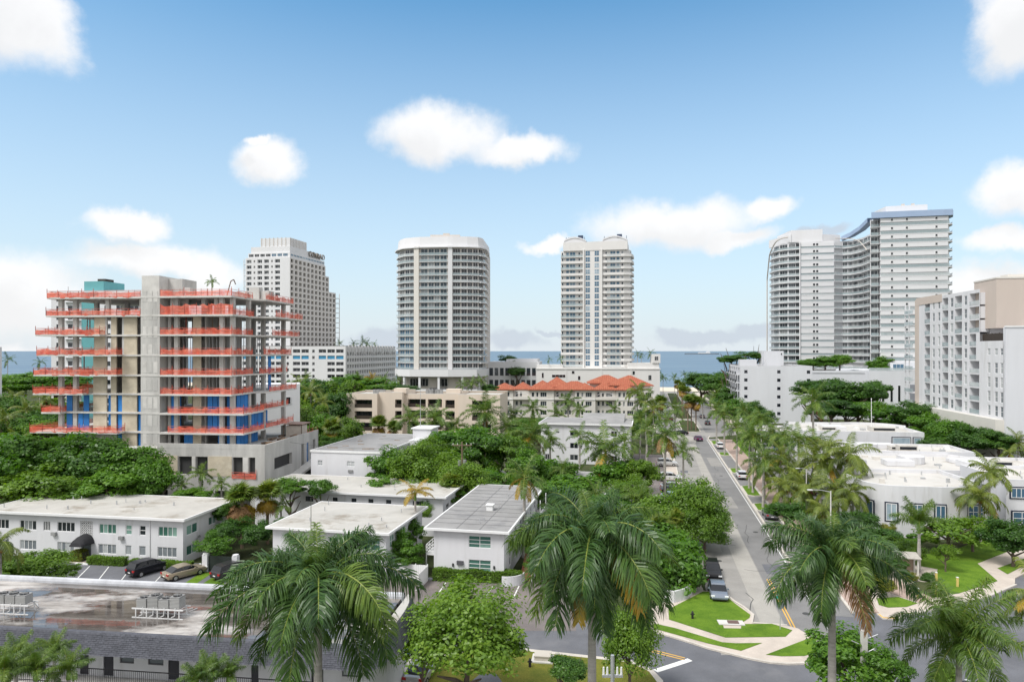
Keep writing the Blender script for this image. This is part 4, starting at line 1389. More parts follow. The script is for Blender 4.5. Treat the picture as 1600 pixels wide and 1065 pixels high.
def railing(root, pts, o, z, h, m, t=.06, name='balcony_railing', cache={}):
    key = (id(root), o, h, tuple(pts), m.name)
    if key not in cache:
        q = offset_line(pts, o); q2 = offset_line(pts, o - t)
        b = MB()
        for i in range(len(q) - 1):
            b.quad((*q[i], 0), (*q[i + 1], 0), (*q[i + 1], h), (*q[i], h))
            b.quad((*q2[i + 1], 0), (*q2[i], 0), (*q2[i], h), (*q2[i + 1], h))
            b.quad((*q[i], h), (*q[i + 1], h), (*q2[i + 1], h), (*q2[i], h))
        cache[key] = b.mesh(name, m)
    return link(name, cache[key], root, (0, 0, z))

def seg_faces(root, pts):
    out = []
    for a, c in zip(pts, pts[1:]):
        dx, dy = c[0] - a[0], c[1] - a[1]
        out.append((Face(root, a[0], a[1], math.atan2(dy, dx)), math.hypot(dx, dy)))
    return out

TWHITE = mat('tower_white', (.66, .66, .675), .8, .05, .08, True, (.56, .55, .54), .35, .08)
TGREY = mat('tower_warm_grey', (.54, .50, .46), .8, .06, .08, True)
TBAND = mat('tower_blue_band', (.30, .39, .54), .6, .06, .2)

# --- middle tower with rounded corners
def rounded_tower():
    D0 = 318.0
    r = thing('residential_tower', 'grey-white residential tower with rounded corners and a balcony at every floor', 'tower', (AX(690, D0), D0, 0), 0)
    pts = local_pts(r, [(622, 334), (625, 327), (633, 322), (648, 319.5), (656, 318.5), (700, 317), (707, 317), (730, 317.5), (747, 319), (755, 323), (758, 331)])
    z0, fh, n = 17.4, 3.13, 18
    body(r, pts, 24, 0, z0 + fh * n + .6, TGREY)
    F = seg_faces(r, pts)
    for i in range(n):
        z = z0 + i * fh
        floor_slab(r, pts, .85, 20, z, .24, TWHITE)
        low = i < 8
        def ww(seg, a, e, nx, g, h0=.05, h1=2.80):
            f, L = F[seg]
            f.window(round(a * L, 2), round(e * L, 2), z + h0, z + h1, nx, 1, TWHITE, g, d=-.05, fr=.10)
        gl = GLASSB if low else GLASSG
        ww(1, .05, .95, 2, gl); ww(2, .03, .48, 2, gl); ww(2, .52, .97, 2, gl); ww(0, .1, .9, 1, GLASSG)
        ww(4, .04, .28, 2, GLASSG); ww(4, .31, .50, 2, GLASSG); ww(4, .52, .70, 2, GLASSG); ww(4, .73, .96, 2, GLASSG)
        ww(6, .03, .52, 3, GLASSD); ww(6, .60, .98, 2, GLASSD); ww(7, .04, .46, 2, GLASSD); ww(7, .54, .97, 2, GLASSD); ww(8, .1, .9, 2, GLASSD)
        ww(9, .1, .9, 2, GLASSG)
        railing(r, pts[:4], .83, z, 1.0, RAILG)
        railing(r, pts[4:6], .9, z, 1.0, RAILG)
        railing(r, pts[6:], .83, z, .95, RAILG)
    # full-height piers
    for seg in (3, 5):
        f, L = F[seg]
        f.box('pier', .1, L, -1.1, .3, z0 - 2, z0 + fh * n + 1.0, TWHITE if seg == 5 else CREAM)
    # right-hand fins: thicker white balcony noses
    for i in range(n):
        z = z0 + i * fh
        q = offset_line(pts[8:], 1.6)
        key = ('nose', )
        if key not in _cache:
            b = MB(); b.prism(q + list(reversed(offset_line(pts[8:], .2))), -.42, .04); _cache[key] = b.mesh('balcony_nose', TWHITE)
        link('balcony_nose', _cache[key], r, (0, 0, z))
    zt = z0 + fh * n
    floor_slab(r, pts, 1.6, 22, zt + .6, .5, TWHITE, 'roof_slab')
    inner = offset_line(pts, -.2)
    b = MB()
    up = offset_line(pts, .3)
    for i in range(len(up) - 1):
        b.quad((*up[i], zt + .6), (*up[i + 1], zt + .6), (*inner[i + 1], zt + 5.4), (*inner[i], zt + 5.4))
    a, c = Vector(inner[0]), Vector(inner[-1]); nn = Vector((-(c - a).y, (c - a).x)).normalized()
    b.poly([(*p, zt + 5.4) for p in inner] + [(*(c + nn * 20), zt + 5.4), (*(a + nn * 20), zt + 5.4)])
    b.quad((*up[-1], zt + .6), (*(Vector(up[-1]) + nn * 20), zt + .6), (*(c + nn * 20), zt + 5.4), (*inner[-1], zt + 5.4))
    b.quad((*(Vector(up[0]) + nn * 20), zt + .6), (*up[0], zt + .6), (*inner[0], zt + 5.4), (*(a + nn * 20), zt + 5.4))
    obj('crown', b, TWHITE, r)
    b = MB(); b.box(-6, 8, 6, 14, zt + 6.2, zt + 7.3); b.box(0, 3, 7, 9, zt + 7.3, zt + 8.2)
    obj('roof_plant', b, TGREY, r)
    # base: white ring, columns, lobby glazing
    ring = local_pts(r, [(617, 332), (620, 321), (640, 315), (700, 312), (745, 314), (760, 322), (764, 334)])
    body(r, ring, 22, 14.2, 17.4, TWHITE, 'base_ring')
    for f, L in seg_faces(r, ring):
        k = max(1, int(L / 7))
        for q in range(k):
            f.box('column', (q + .5) * L / k - .5, (q + .5) * L / k + .5, .4, 1.4, 0, 14.2, TWHITE)
    lob = local_pts(r, [(622, 333), (624, 324), (640, 319), (700, 316), (745, 318), (758, 333)])
    for f, L in seg_faces(r, lob):
        k = max(1, int(L / 4))
        for q in range(k):
            for zz in (1, 5.2, 9.6):
                if random.random() < .55:
                    f.window(round(q * L / k + .2, 2), round((q + 1) * L / k - .2, 2), zz, zz + 3.6, 3, 1, TWHITE, GLASSD, d=-.06)
    railing(r, ring, .3, 7.6, .9, TWHITE, name='canopy_edge')
rounded_tower()

# --- slim tower with two bright window columns
SLIMW = mat('slim_tower_paint', (.66, .65, .635), .8, .05, .08, True, (.52, .49, .46), .3, .08)
def slim_tower():
    D0 = 337.0
    sc = D0 / FPX
    r = placed('residential_tower', 'slim white tower with two central columns of square blue windows', 'tower', AX(877, D0), D0 + 2, 11.4)
    W_, DP = 34.0, 24.0
    z0, fh, n = 18.3, 3.0, 19
    zt = z0 + fh * n
    body(r, [(0, 0), (11.2, 0), (11.2, -.9), (20.2, -.9), (20.2, 0), (31, 0), (33.6, 1.2), (34.2, 4)], DP, 0, zt, SLIMW, nn=(0, 1))
    Fl = Face(r, 0, 0); Fc = Face(r, 11.2, -.9); Fr = Face(r, 20.2, 0)
    right = [(20.2, 0), (31, 0), (33.6, 1.2), (34.2, 4), (34.4, 12)]
    for i in range(n):
        z = z0 + i * fh
        floor_slab(r, [(0, 0), (11.15, 0)], 1.1, 4, z, .28, SLIMW)
        floor_slab(r, right, 1.1, 4, z, .28, SLIMW)
        sol = i in (4, 13, 14, 15)
        railing(r, [(0, 0), (11.15, 0)], 1.06, z, 1.0, SLIMW if (i % 5 == 2 or sol) else RAILG)
        railing(r, right, 1.06, z, 1.0, SLIMW)
        railing(r, [(22.5, 0), (29.5, 0)], 1.1, z, 1.02, RAILG if not sol else SLIMW)
        Fl.window(2.5, 4.1, z + .1, z + 2.5, 1, 1, TRIM, GLASSB, d=-.05, fr=.12)
        Fl.window(4.4, 7.2, z + .1, z + 2.5, 2, 1, TRIM, GLASSB, d=-.05, fr=.12)
        Fl.window(8.6, 9.6, z + 1.0, z + 2.3, 1, 1, TRIM, GLASSD, d=-.05, fr=.12)
        Fl.window(.3, 1.2, z + .1, z + 2.4, 1, 1, TRIM, GLASS, d=-.05, fr=.12)
        Fc.window(1.0, 3.3, z + .35, z + 2.75, 2, 2, TRIM, GLASSB, d=-.05, fr=.10)
        Fc.window(5.4, 7.7, z + .35, z + 2.75, 2, 2, TRIM, GLASSB, d=-.05, fr=.10)
        Fr.window(1.6, 2.5, z + 1.0, z + 2.3, 1, 1, TRIM, GLASSD, d=-.05, fr=.12)
        Fr.window(4.0, 6.6, z + .1, z + 2.5, 2, 1, TRIM, GLASSB, d=-.05, fr=.12)
        Fr.window(7.0, 8.6, z + .1, z + 2.5, 1, 1, TRIM, GLASSB, d=-.05, fr=.12)
        Fr.window(9.4, 10.4, z + .1, z + 2.4, 1, 1, TRIM, GLASS, d=-.05, fr=.12)
        Face(r, 33.6, 1.2, math.atan2(2.8, .6)).window(.5, 2.0, z + .3, z + 2.4, 1, 1, TRIM, GLASS, d=-.05)
    for x in (11.2, 20.0):
        box('pier', r, x - .25, x + .45, -1.7, .1, z0 - 1, zt + .5, SLIMW)
    body(r, [(1.2, -1.1), (32.6, -1.1)], 22, zt, zt + 4.2, SLIMW, 'roof_parapet')
    # curved roof canopies with steel struts
    for x0, x1 in ((1.5, 12.5), (20.5, 32.5)):
        b = MB(); n2 = 8
        for i in range(n2):
            f0, f1 = i / n2, (i + 1) / n2
            zz = lambda f: zt + 4.4 + 2.6 * math.sin(math.pi * (.12 + .8 * f))
            b.quad((x0 + (x1 - x0) * f0, -.6, zz(f0)), (x0 + (x1 - x0) * f1, -.6, zz(f1)), (x0 + (x1 - x0) * f1, 14, zz(f1) - .6), (x0 + (x1 - x0) * f0, 14, zz(f0) - .6))
            b.quad((x0 + (x1 - x0) * f0, -.6, zz(f0) - .7), (x0 + (x1 - x0) * f1, -.6, zz(f1) - .7), (x0 + (x1 - x0) * f1, -.6, zz(f1)), (x0 + (x1 - x0) * f0, -.6, zz(f0)))
        for i in range(n2):
            f0, f1 = i / n2, (i + 1) / n2
            b.quad((x0 + (x1 - x0) * f0, -.4, zt + 4.1), (x0 + (x1 - x0) * f1, -.4, zt + 4.1), (x0 + (x1 - x0) * f1, -.4, zz(f1) - .3), (x0 + (x1 - x0) * f0, -.4, zz(f0) - .3))
        obj('roof_canopy', b, TWHITE, r)
        b = MB()
        for i in range(5):
            x = x0 + .5 + i * (x1 - x0 - 1) / 4
            b.tube((x, -.2, zt + 4.2), (x + random.uniform(-1, 1), -.2, zt + 6.8), .12, .12, 5)
        b.box(x0 + 7, x0 + 9.4, -.4, 2, zt + 5.8, zt + 7.6)
        obj('canopy_struts', b, mat('dark_blue_steel', (.05, .07, .13), .5), r)
    # podium
    b = MB()
    pd = thing('podium_building', 'cream podium building with planted roof terrace at the foot of the slim tower', 'building', (AX(838, 330), 330, 0), R(-4))
    box('wall', pd, 0, 59, 0, 20, 0, 17.8, SLIMW)
    Fp = Face(pd, 0, 0)
    for a, e, z0_, z1_, nx in ((7.5, 14.5, 13.2, 14.6, 4), (2.6, 3.6, 13, 15.5, 1), (20, 21.2, 12, 14, 1), (53.5, 55, 12, 14.5, 2), (17, 18.4, 15, 16.4, 1), (46, 47.2, 14.6, 16.4, 1)):
        Fp.window(a, e, z0_, z1_, nx, 1, TRIM, GLASSD, d=-.05)
    box('roof_wing', pd, 0, 13, 1, 19, 17.8, 19.2, SLIMW)
    box('roof_wing', pd, 44, 58.8, 1, 19, 17.8, 20.2, SLIMW)
    box('roof_wing', pd, 55.5, 59.3, .5, 6, 20.2, 24.5, SLIMW)
    Face(pd, 55.5, .5).window(1, 2.8, 21.5, 23.4, 2, 2, TRIM, GLASSD, d=-.05)
    for x in (14, 31, 45):
        box('pilaster', pd, x, x + .6, -.2, -.01, 0, 17.7, SLIMW)
    box('cornice', pd, -.3, 59.3, -.3, -.02, 17.2, 17.6, SLIMW)
slim_tower()

# --- hotel with the egg-crate facade
def hotel():
    D0 = 366.0
    deg = 11.7
    Wf, Dr = 26.5, 54.0
    c, s = math.cos(R(deg)), math.sin(R(deg))
    xc = AX(453, D0)
    r = placed('hotel_tower', 'stepped white hotel tower with an egg-crate grid of deep windows and rooftop lettering', 'tower', xc - Wf * c, D0 + Wf * s, deg)
    z0, fh, n = 25.0, 3.0, 17
    HW = mat('hotel_white', (.65, .65, .66), .85, .05, .1, True)
    HB = mat('hotel_shaded_side', (.60, .57, .54), .85, .06, .1, True)  # darker copy of the white: shade of the right side put into its colour
    zt = z0 + fh * n
    VOID = GLASSD
    holes = []
    cols = [(.7, 3.6), (4.9, 5.9), (7.2, 10.0), (11.2, 14.0), (15.4, 16.4), (17.6, 20.6), (21.6, 22.6)]
    Ff = Face(r, 0, 0)
    for i in range(n):
        for a, e in cols[:6]:
            z = z0 + i * fh
            holes.append((a, e, z + .5, z + 2.3) if e - a > 1.2 else (a, e, z + .8, z + 2.0))
    Ff.wall('wall', Wf, 0, zt, holes, HW, .9)
    for h in holes:
        if h[1] - h[0] > 1.2: Ff.window(*h, 2, 1, TRIM, GLASSG, d=.8, fr=.14)
    # right face: stepped roof line
    Fr = Face(r, Wf, 0, R(90))
    ncol = 12
    cw = Dr / ncol
    steps = [0] * 9 + [1, 3, 5]
    for q in range(3):
        a, e = [(0, 9), (9, 10), (10, 12)][q]
        drop = [0, 2, 5][q]
        hl = []
        for i in range(n - drop):
            for j in range(a, e):
                z = z0 + i * fh
                hl.append((j * cw + 1.0 - a * cw, (j + 1) * cw - 1.0 - a * cw, z + .55, z + 2.45))
        f = Face(r, Wf, a * cw, R(90))
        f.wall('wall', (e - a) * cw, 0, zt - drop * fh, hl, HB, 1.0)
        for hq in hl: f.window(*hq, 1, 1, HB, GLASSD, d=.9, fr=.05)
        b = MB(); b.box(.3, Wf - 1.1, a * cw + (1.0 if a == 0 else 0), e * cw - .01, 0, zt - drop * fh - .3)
        obj('wing', b, [HB], r)
        b = MB(); b.box(0, Wf, a * cw, e * cw, zt - drop * fh, zt - drop * fh + .4); obj('roof', b, HW, r)
    for z in range(n):
        for q in range(2):
            box('edge_balcony', r, -1.8, -.02, 1 + q * 4, 4 + q * 4, z0 + z * fh, z0 + z * fh + .3, HW)
        box('edge_post', r, -1.8, -1.5, 1.0, 1.3, z0 + z * fh + .3, z0 + z * fh + fh, HW)
        if z < n - 5:
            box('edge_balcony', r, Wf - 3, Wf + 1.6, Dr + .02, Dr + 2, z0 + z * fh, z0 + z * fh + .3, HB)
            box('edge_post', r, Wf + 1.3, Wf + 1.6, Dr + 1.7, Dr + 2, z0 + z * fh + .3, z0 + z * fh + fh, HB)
    # recessed top floors and plant
    box('attic', r, 1.2, Wf - .4, .8, 40, zt + .4, zt + 3.0, HW)
    Fa = Face(r, 1.2, .8)
    for j in range(7): Fa.window(.5 + j * 3.4, 3.2 + j * 3.4, zt + 1.0, zt + 2.5, 3, 1, TRIM, GLASSD if j < 4 else GLASSB, d=-.06)
    FaR = Face(r, Wf - .4, .8, R(90))
    for j in range(12): FaR.window(.5 + j * 3.2, 3.3 + j * 3.2, zt + 1.3, zt + 2.3, 3, 1, TRIM, GLASSB, d=-.06)
    box('plant_storey', r, 2.5, Wf - .8, 1.4, 36, zt + 3.0, zt + 6.4, HW)
    top = MB(); top.box(8, Wf - 1.0, 1.8, 20, zt + 6.4, zt + 11.0)
    obj('plant_screen', top, HW, r)
    b = MB()
    for j in range(7): b.box(8.5 + j * 2.4, 8.8 + j * 2.4, 1.62, 1.8, zt + 6.5, zt + 11.3)
    for j in range(11): b.box(Wf - 1.0, Wf - .82, 2.2 + j * 1.6, 2.5 + j * 1.6, zt + 6.5, zt + 11.1)
    obj('plant_fins', b, TGREY, r)
    yy = 21.0
    for ch in 'CONRAD':
        cu = bpy.data.curves.new('letter', 'FONT')
        cu.body = ch
        cu.size = 4.4
        cu.extrude = .25
        tmp = link('letter_outline', cu)
        bpy.context.view_layer.update()
        me = bpy.data.meshes.new_from_object(tmp)
        bpy.data.objects.remove(tmp)
        me.materials.clear()
        me.materials.append(mat('sign_letter_bronze', (.20, .175, .15), .6))
        link('letter', me, r, (Wf - .3, yy, zt + 3.6), rot=(R(90), 0, R(90)))
        yy += 3.15
    # podium block in front
    pX, pD = AX(447, 352), 352.0
    p = placed('hotel_podium', 'white hotel podium block with blue panels and rows of dark openings', 'building', pX - 26 * c, pD + 26 * s, deg)
    zt2 = 28.3
    W2 = 55.0
    W2 = 26 + 33
    hol = []
    for i in range(8):
        z = 2.2 + i * 3.2
        for j in range(12):
            x = 1 + j * 4.8
            if j in (5, 8): hol.append((x + 1.2, x + 2.6, z + .4, z + 2.0))
            elif j == 9 and i < 6: continue
            else: hol.append((x, x + 4.1, z + .4, z + 2.2))
    Fp = Face(p, 0, 0)
    Fp.wall('wall', W2, 0, zt2, hol, HW, .6)
    BP = mat('turquoise_panel', (.05, .24, .42), .5, .1, .5)
    for hq in hol:
        u = hq[2] > 20 and hq[2] < 24
        if u and hq[1] - hq[0] > 2: Fp.box('blue_panel', hq[0] - .05, hq[1] + .05, .3, .5, hq[2], hq[3] + .3, BP)
        else: Fp.window(*hq, 2, 1, HW, GLASSD, d=.5, fr=.08)
    f2 = Face(p, W2, 0, R(90))
    hl = [(2 + j * 3.0, 4.0 + j * 3.0, 1.2 + i * 3.2, 3.0 + i * 3.2) for i in range(8) for j in range(22)]
    f2.wall('wall', 68, 0, zt2, hl, HW, .8)
    for hq in hl: f2.window(*hq, 1, 1, HW, GLASSD, d=.7, fr=.06)
    b = MB(); b.box(0, W2, .62, 68, zt2, zt2 + .3); obj('roof', b, ROOFG2, p)
    b = MB()
    for j in range(16): b.box(W2 - .02, W2 + .5, 3 + j * 4, 3.5 + j * 4, zt2 - 4, zt2 + .8)
    obj('screen_fins', b, HW, p)
    e = placed('blue_fronted_block', 'narrow white block with a tall blue glazed stripe beside the hotel podium', 'building', AX(577, 420), 420, deg)
    box('wall', e, 0, 12, 0, 14, 0, 26.5, HW)
    Face(e, 0, 0).box('blue_glazing', .6, 5.6, -.2, -.01, 0, 24.5, BP)
    for i in range(8):
        for j in range(3):
            Face(e, 0, 0).window(6.5 + j * 1.8, 7.8 + j * 1.8, 1.5 + i * 3, 3.5 + i * 3, 1, 1, TRIM, GLASSD, d=-.05)
hotel()

# --- twin towers on the right
def wave_tower():
    D0 = 330.0
    r = thing('condominium_tower', 'white condominium tower with a wave-shaped balcony front and thin arched frames', 'tower', (AX(1280, D0), D0, 0), 0)
    pts = local_pts(r, [(1205, 352), (1209, 343), (1218, 337), (1232, 333), (1250, 330.5), (1303, 327), (1316, 328), (1333, 325), (1349, 317), (1362, 306)])
    z0, fh, n = 8.0, 3.21, 22
    zt = z0 + fh * n
    body(r, pts, 26, 0, zt, TWHITE)
    F = seg_faces(r, pts)
    for i in range(n):
        z = z0 + i * fh
        cut = max(0, i - (n - 4))
        floor_slab(r, pts, .95, 22, z, .38, TWHITE)
        railing(r, pts[:5], .92, z, .95, RAILG)
        railing(r, pts[4:6], .80, z, .85, RAILG)
        railing(r, pts[5:], .92, z, .95, RAILG)
        if i >= 4:
            for seg, items in ((1, [(.1, .9)]), (2, [(.05, .9)]), (3, [(.03, .6)]), (6, [(.05, .5), (.55, .97)]), (7, [(.03, .48), (.52, .97)]), (8, [(.03, .48), (.52, .97)])):
                f, L = F[seg]
                for a, e in items: f.window(round(a * L, 2), round(e * L, 2), z + .1, z + 2.6, 3, 1, TWHITE, GLASSG, d=-.05, fr=.10)
            f, L = F[3]; f.window(round(.64 * L, 2), round(L, 2), z + .1, z + 2.7, 2, 1, BRONZE, GLASSD, d=-.05)
            f, L = F[4]
            f.window(5.6, 6.7, z + 1.15, z + 2.3, 1, 1, TRIM, GLASSD, d=-.92); f.window(7.0, 8.1, z + 1.15, z + 2.3, 1, 1, TRIM, GLASSD, d=-.92)
            f.box('wall_band', .2, L - .1, -.88, .1, z + .86, z + 2.82, TWHITE)
    f, L = F[3]
    f.box('pier', L * .97, L + .3, -1.5, .3, 0, zt, TWHITE)
    # stepped roof
    b = MB()
    p4, p5 = Vector(pts[4]), Vector(pts[5])
    b.prism([tuple(p4 + Vector((-4, 1))), tuple(p5 + Vector((-5, 1))), tuple(p5 + Vector((-5, 18))), tuple(p4 + Vector((-4, 18)))], zt, zt + 5.8)
    b.prism([tuple(Vector(pts[3])), tuple(p4 + Vector((-4, .6))), tuple(p4 + Vector((-4, 18))), tuple(Vector(pts[2]) + Vector((0, 14)))], zt, zt + 4.0)
    b.prism([tuple(p5 + Vector((-5, 1.2))), tuple(Vector(pts[6]) + Vector((0, 2))), tuple(Vector(pts[6]) + Vector((0, 18))), tuple(p5 + Vector((-5, 18)))], zt, zt + 3.4)
    obj('roof_storey', b, TWHITE, r)
    # blue roof band climbing along the hollow of the wave
    q = offset_line(pts[6:], 1.8); qi = offset_line(pts[6:], -1.0)
    b = MB()
    for i in range(3):
        h0, h1 = zt + .2 + i * 1.6, zt + .2 + (i + 1) * 1.6
        b.quad((*q[i], h0), (*q[i + 1], h1), (*q[i + 1], h1 + 1.9), (*q[i], h0 + 1.9))
        b.quad((*q[i], h0 + 1.9), (*q[i + 1], h1 + 1.9), (*qi[i + 1], h1 + 1.9), (*qi[i], h0 + 1.9))
        b.quad((*qi[i], h0), (*qi[i + 1], h1), (*q[i + 1], h1), (*q[i], h0))
    obj('roof_band', b, TBAND, r)
    # arched frames
    b = MB()
    a0, a1 = Vector(offset_line(pts, 2.0)[0]), Vector(offset_line(pts, 2.0)[4])
    prev = None
    q = offset_line(pts, 2.0)[:5]
    def along(qq, t):
        L = [0]
        for u, v in zip(qq, qq[1:]): L.append(L[-1] + (Vector(v) - Vector(u)).length)
        d = t * L[-1]
        for k2 in range(len(qq) - 1):
            if d <= L[k2 + 1] + 1e-6:
                w = (d - L[k2]) / (L[k2 + 1] - L[k2])
                return Vector(qq[k2]).lerp(Vector(qq[k2 + 1]), w)
        return Vector(qq[-1])
    b.tube((*along(q, 0), 0), (*along(q, 0), zt - 16), .3, .3, 6)
    for i in range(15):
        t0, t1 = i / 14 * .75, (i + 1) / 14 * .75
        z0_ = zt - 16 + 18.5 * math.sin(min(1, t0 / .75) * math.pi / 2); z1_ = zt - 16 + 18.5 * math.sin(min(1, t1 / .75) * math.pi / 2)
        b.tube((*along(q, t0), z0_), (*along(q, t1), z1_), .3, .3, 6)
    q2 = list(reversed(offset_line(pts, 2.0)[5:]))
    for i in range(14):
        t0, t1 = i / 14, (i + 1) / 14
        f_ = lambda t: zt - 9 + 10 * math.sin(min(1., .1 + t) * math.pi / 2)
        b.tube((*along(q2, t0), f_(t0)), (*along(q2, t1), f_(t1)), .2, .2, 6)
    obj('arched_frame', b, TGREY, r)
wave_tower()

def blue_top_tower():
    D0 = 262.0
    r = placed('condominium_tower', 'white banded tower with a blue roof band in front of the wave-shaped tower', 'tower', AX(1374.5, D0 + 3), D0 + 3, 13.0)
    W_, DP = 24.0, 30.0
    z0, fh, n = 6.0, 3.25, 22
    zt = z0 + fh * n
    b = MB(); b.prism([(0, 0), (W_, 0), (W_ + .8, 2.5), (W_ + 1.1, 8), (W_ + 1.1, 24), (9, 24)], 0, zt, 0, 1); obj('wall', b, [TWHITE, ROOFG2], r)
    F = Face(r, 0, 0)
    side = [(W_, 0), (W_ + .8, 2.5), (W_ + 1.1, 8), (W_ + 1.1, 26)]
    for i in range(n):
        z = z0 + i * fh
        floor_slab(r, [(-.2, 0), (W_, 0)], 1.05, 4, z, .3, TWHITE)
        floor_slab(r, side, 1.2, 3, z, .3, TWHITE)
        if i < 4: continue
        railing(r, [(0, 0), (W_, 0)], 1.03, z, 1.15, RAILG)
        railing(r, side, 1.15, z, 1.0, RAILG)
        F.box('wall_band', .05, W_ - .6, -1.0, .05, z + 1.35, z + fh - .34, TWHITE)
        for u in (3.6, 8.8, 19.0):
            F.window(u, u + .85, z + 1.75, z + 2.7, 1, 1, TRIM, GLASSD, d=-1.05)
        Face(r, W_, 0, math.atan2(2.5, .8)).window(.3, 2.3, z + .2, z + 2.7, 2, 1, TRIM, GLASSD, d=-.05)
        # recessed balconies in the notch on the left
        box('notch_balcony', r, -2.9, -.25, .3, 1.6, z - .3, z, TWHITE)
        box('balcony_railing', r, -2.9, -.25, .22, .29, z, z + 1.0, RAILG)
        Face(r, -2.9, 1.6).window(.1, 2.6, z + .1, z + 2.6, 2, 1, TRIM, GLASSG, d=0)
    b = MB(); b.prism([(-3.4, -1.6), (W_ + .8, -1.6), (W_ + 2.4, 2.5), (W_ + 2.4, 24), (8, 24)], zt - .2, zt + 2.1)
    obj('roof_band', b, TBAND, r)
    b = MB(); b.prism([(3.0, 3), (17.5, 2.4), (17.5, 14), (1.6, 14)], zt + 2.1, zt + 5.0)
    obj('roof_storey', b, TWHITE, r)
    for x in (9, 12.5):
        box('roof_fan', r, x, x + 1, 4, 5, zt + 5.0, zt + 5.9, TGREY)
    b = MB(); b.prism([(-2.95, 1.65), (-.02, 1.65), (5, 18), (3, 18)], 0, zt - .3); obj('side_wing', b, TWHITE, r)
blue_top_tower()

# podium terraces at the feet of the twin towers
def terraces():
    D0 = 262.0
    t = placed('terrace_building', 'low white terrace building with planted roof below the twin towers', 'building', AX(1240, D0), D0, 6)
    W_ = 50
    box('wall', t, 0, 26, 0, 30, 0, 17.6, WHITE2)
    box('wall', t, 26.02, W_, -4, 30, 0, 18.6, WHITE2)
    F = Face(t, 0, 0)
    for q in ((10.5, 12, 11, 13.5), (16.5, 20, 9, 12.5)):
        F.window(*q, 2, 1, TRIM, GLASSD, d=-.05)
    F2 = Face(t, 26, -4)
    F2.box('grey_shutter', 14, 18.5, -.1, -.01, 3, 13.5, mat('grey_shutter', (.23, .24, .27), .7, .08, .5))
    for u in (4.5, 7.5, 10.2): F2.window(u, u + 1.0, 7, 13.2, 1, 1, TRIM, GLASSD, d=-.05)
    box('parapet', t, -.1, 26, -.2, .2, 17.6, 18.5, WHITE2)
    railing(t, [(26, -4), (W_, -4)], .05, 18.6, 1.1, RAILG)
    box('roof_pavilion', t, 36, 46, 2, 10, 18.6, 21.6, WHITE2)
    Face(t, 36, 2).window(1, 5, 18.8, 21, 3, 1, TRIM, GLASSB, d=-.05)
    t2 = placed('corner_block', 'plain white block rising behind the six-storey white block', 'building', AX(1197, 275), 275, 8)
    box('wall', t2, 0, 6.8, 0, 14, 0, 26, WHITE2)
    Face(t2, 0, 0).window(5.4, 6.2, 24.3, 25.2, 1, 1, TRIM, GLASSD, d=-.05)
terraces()

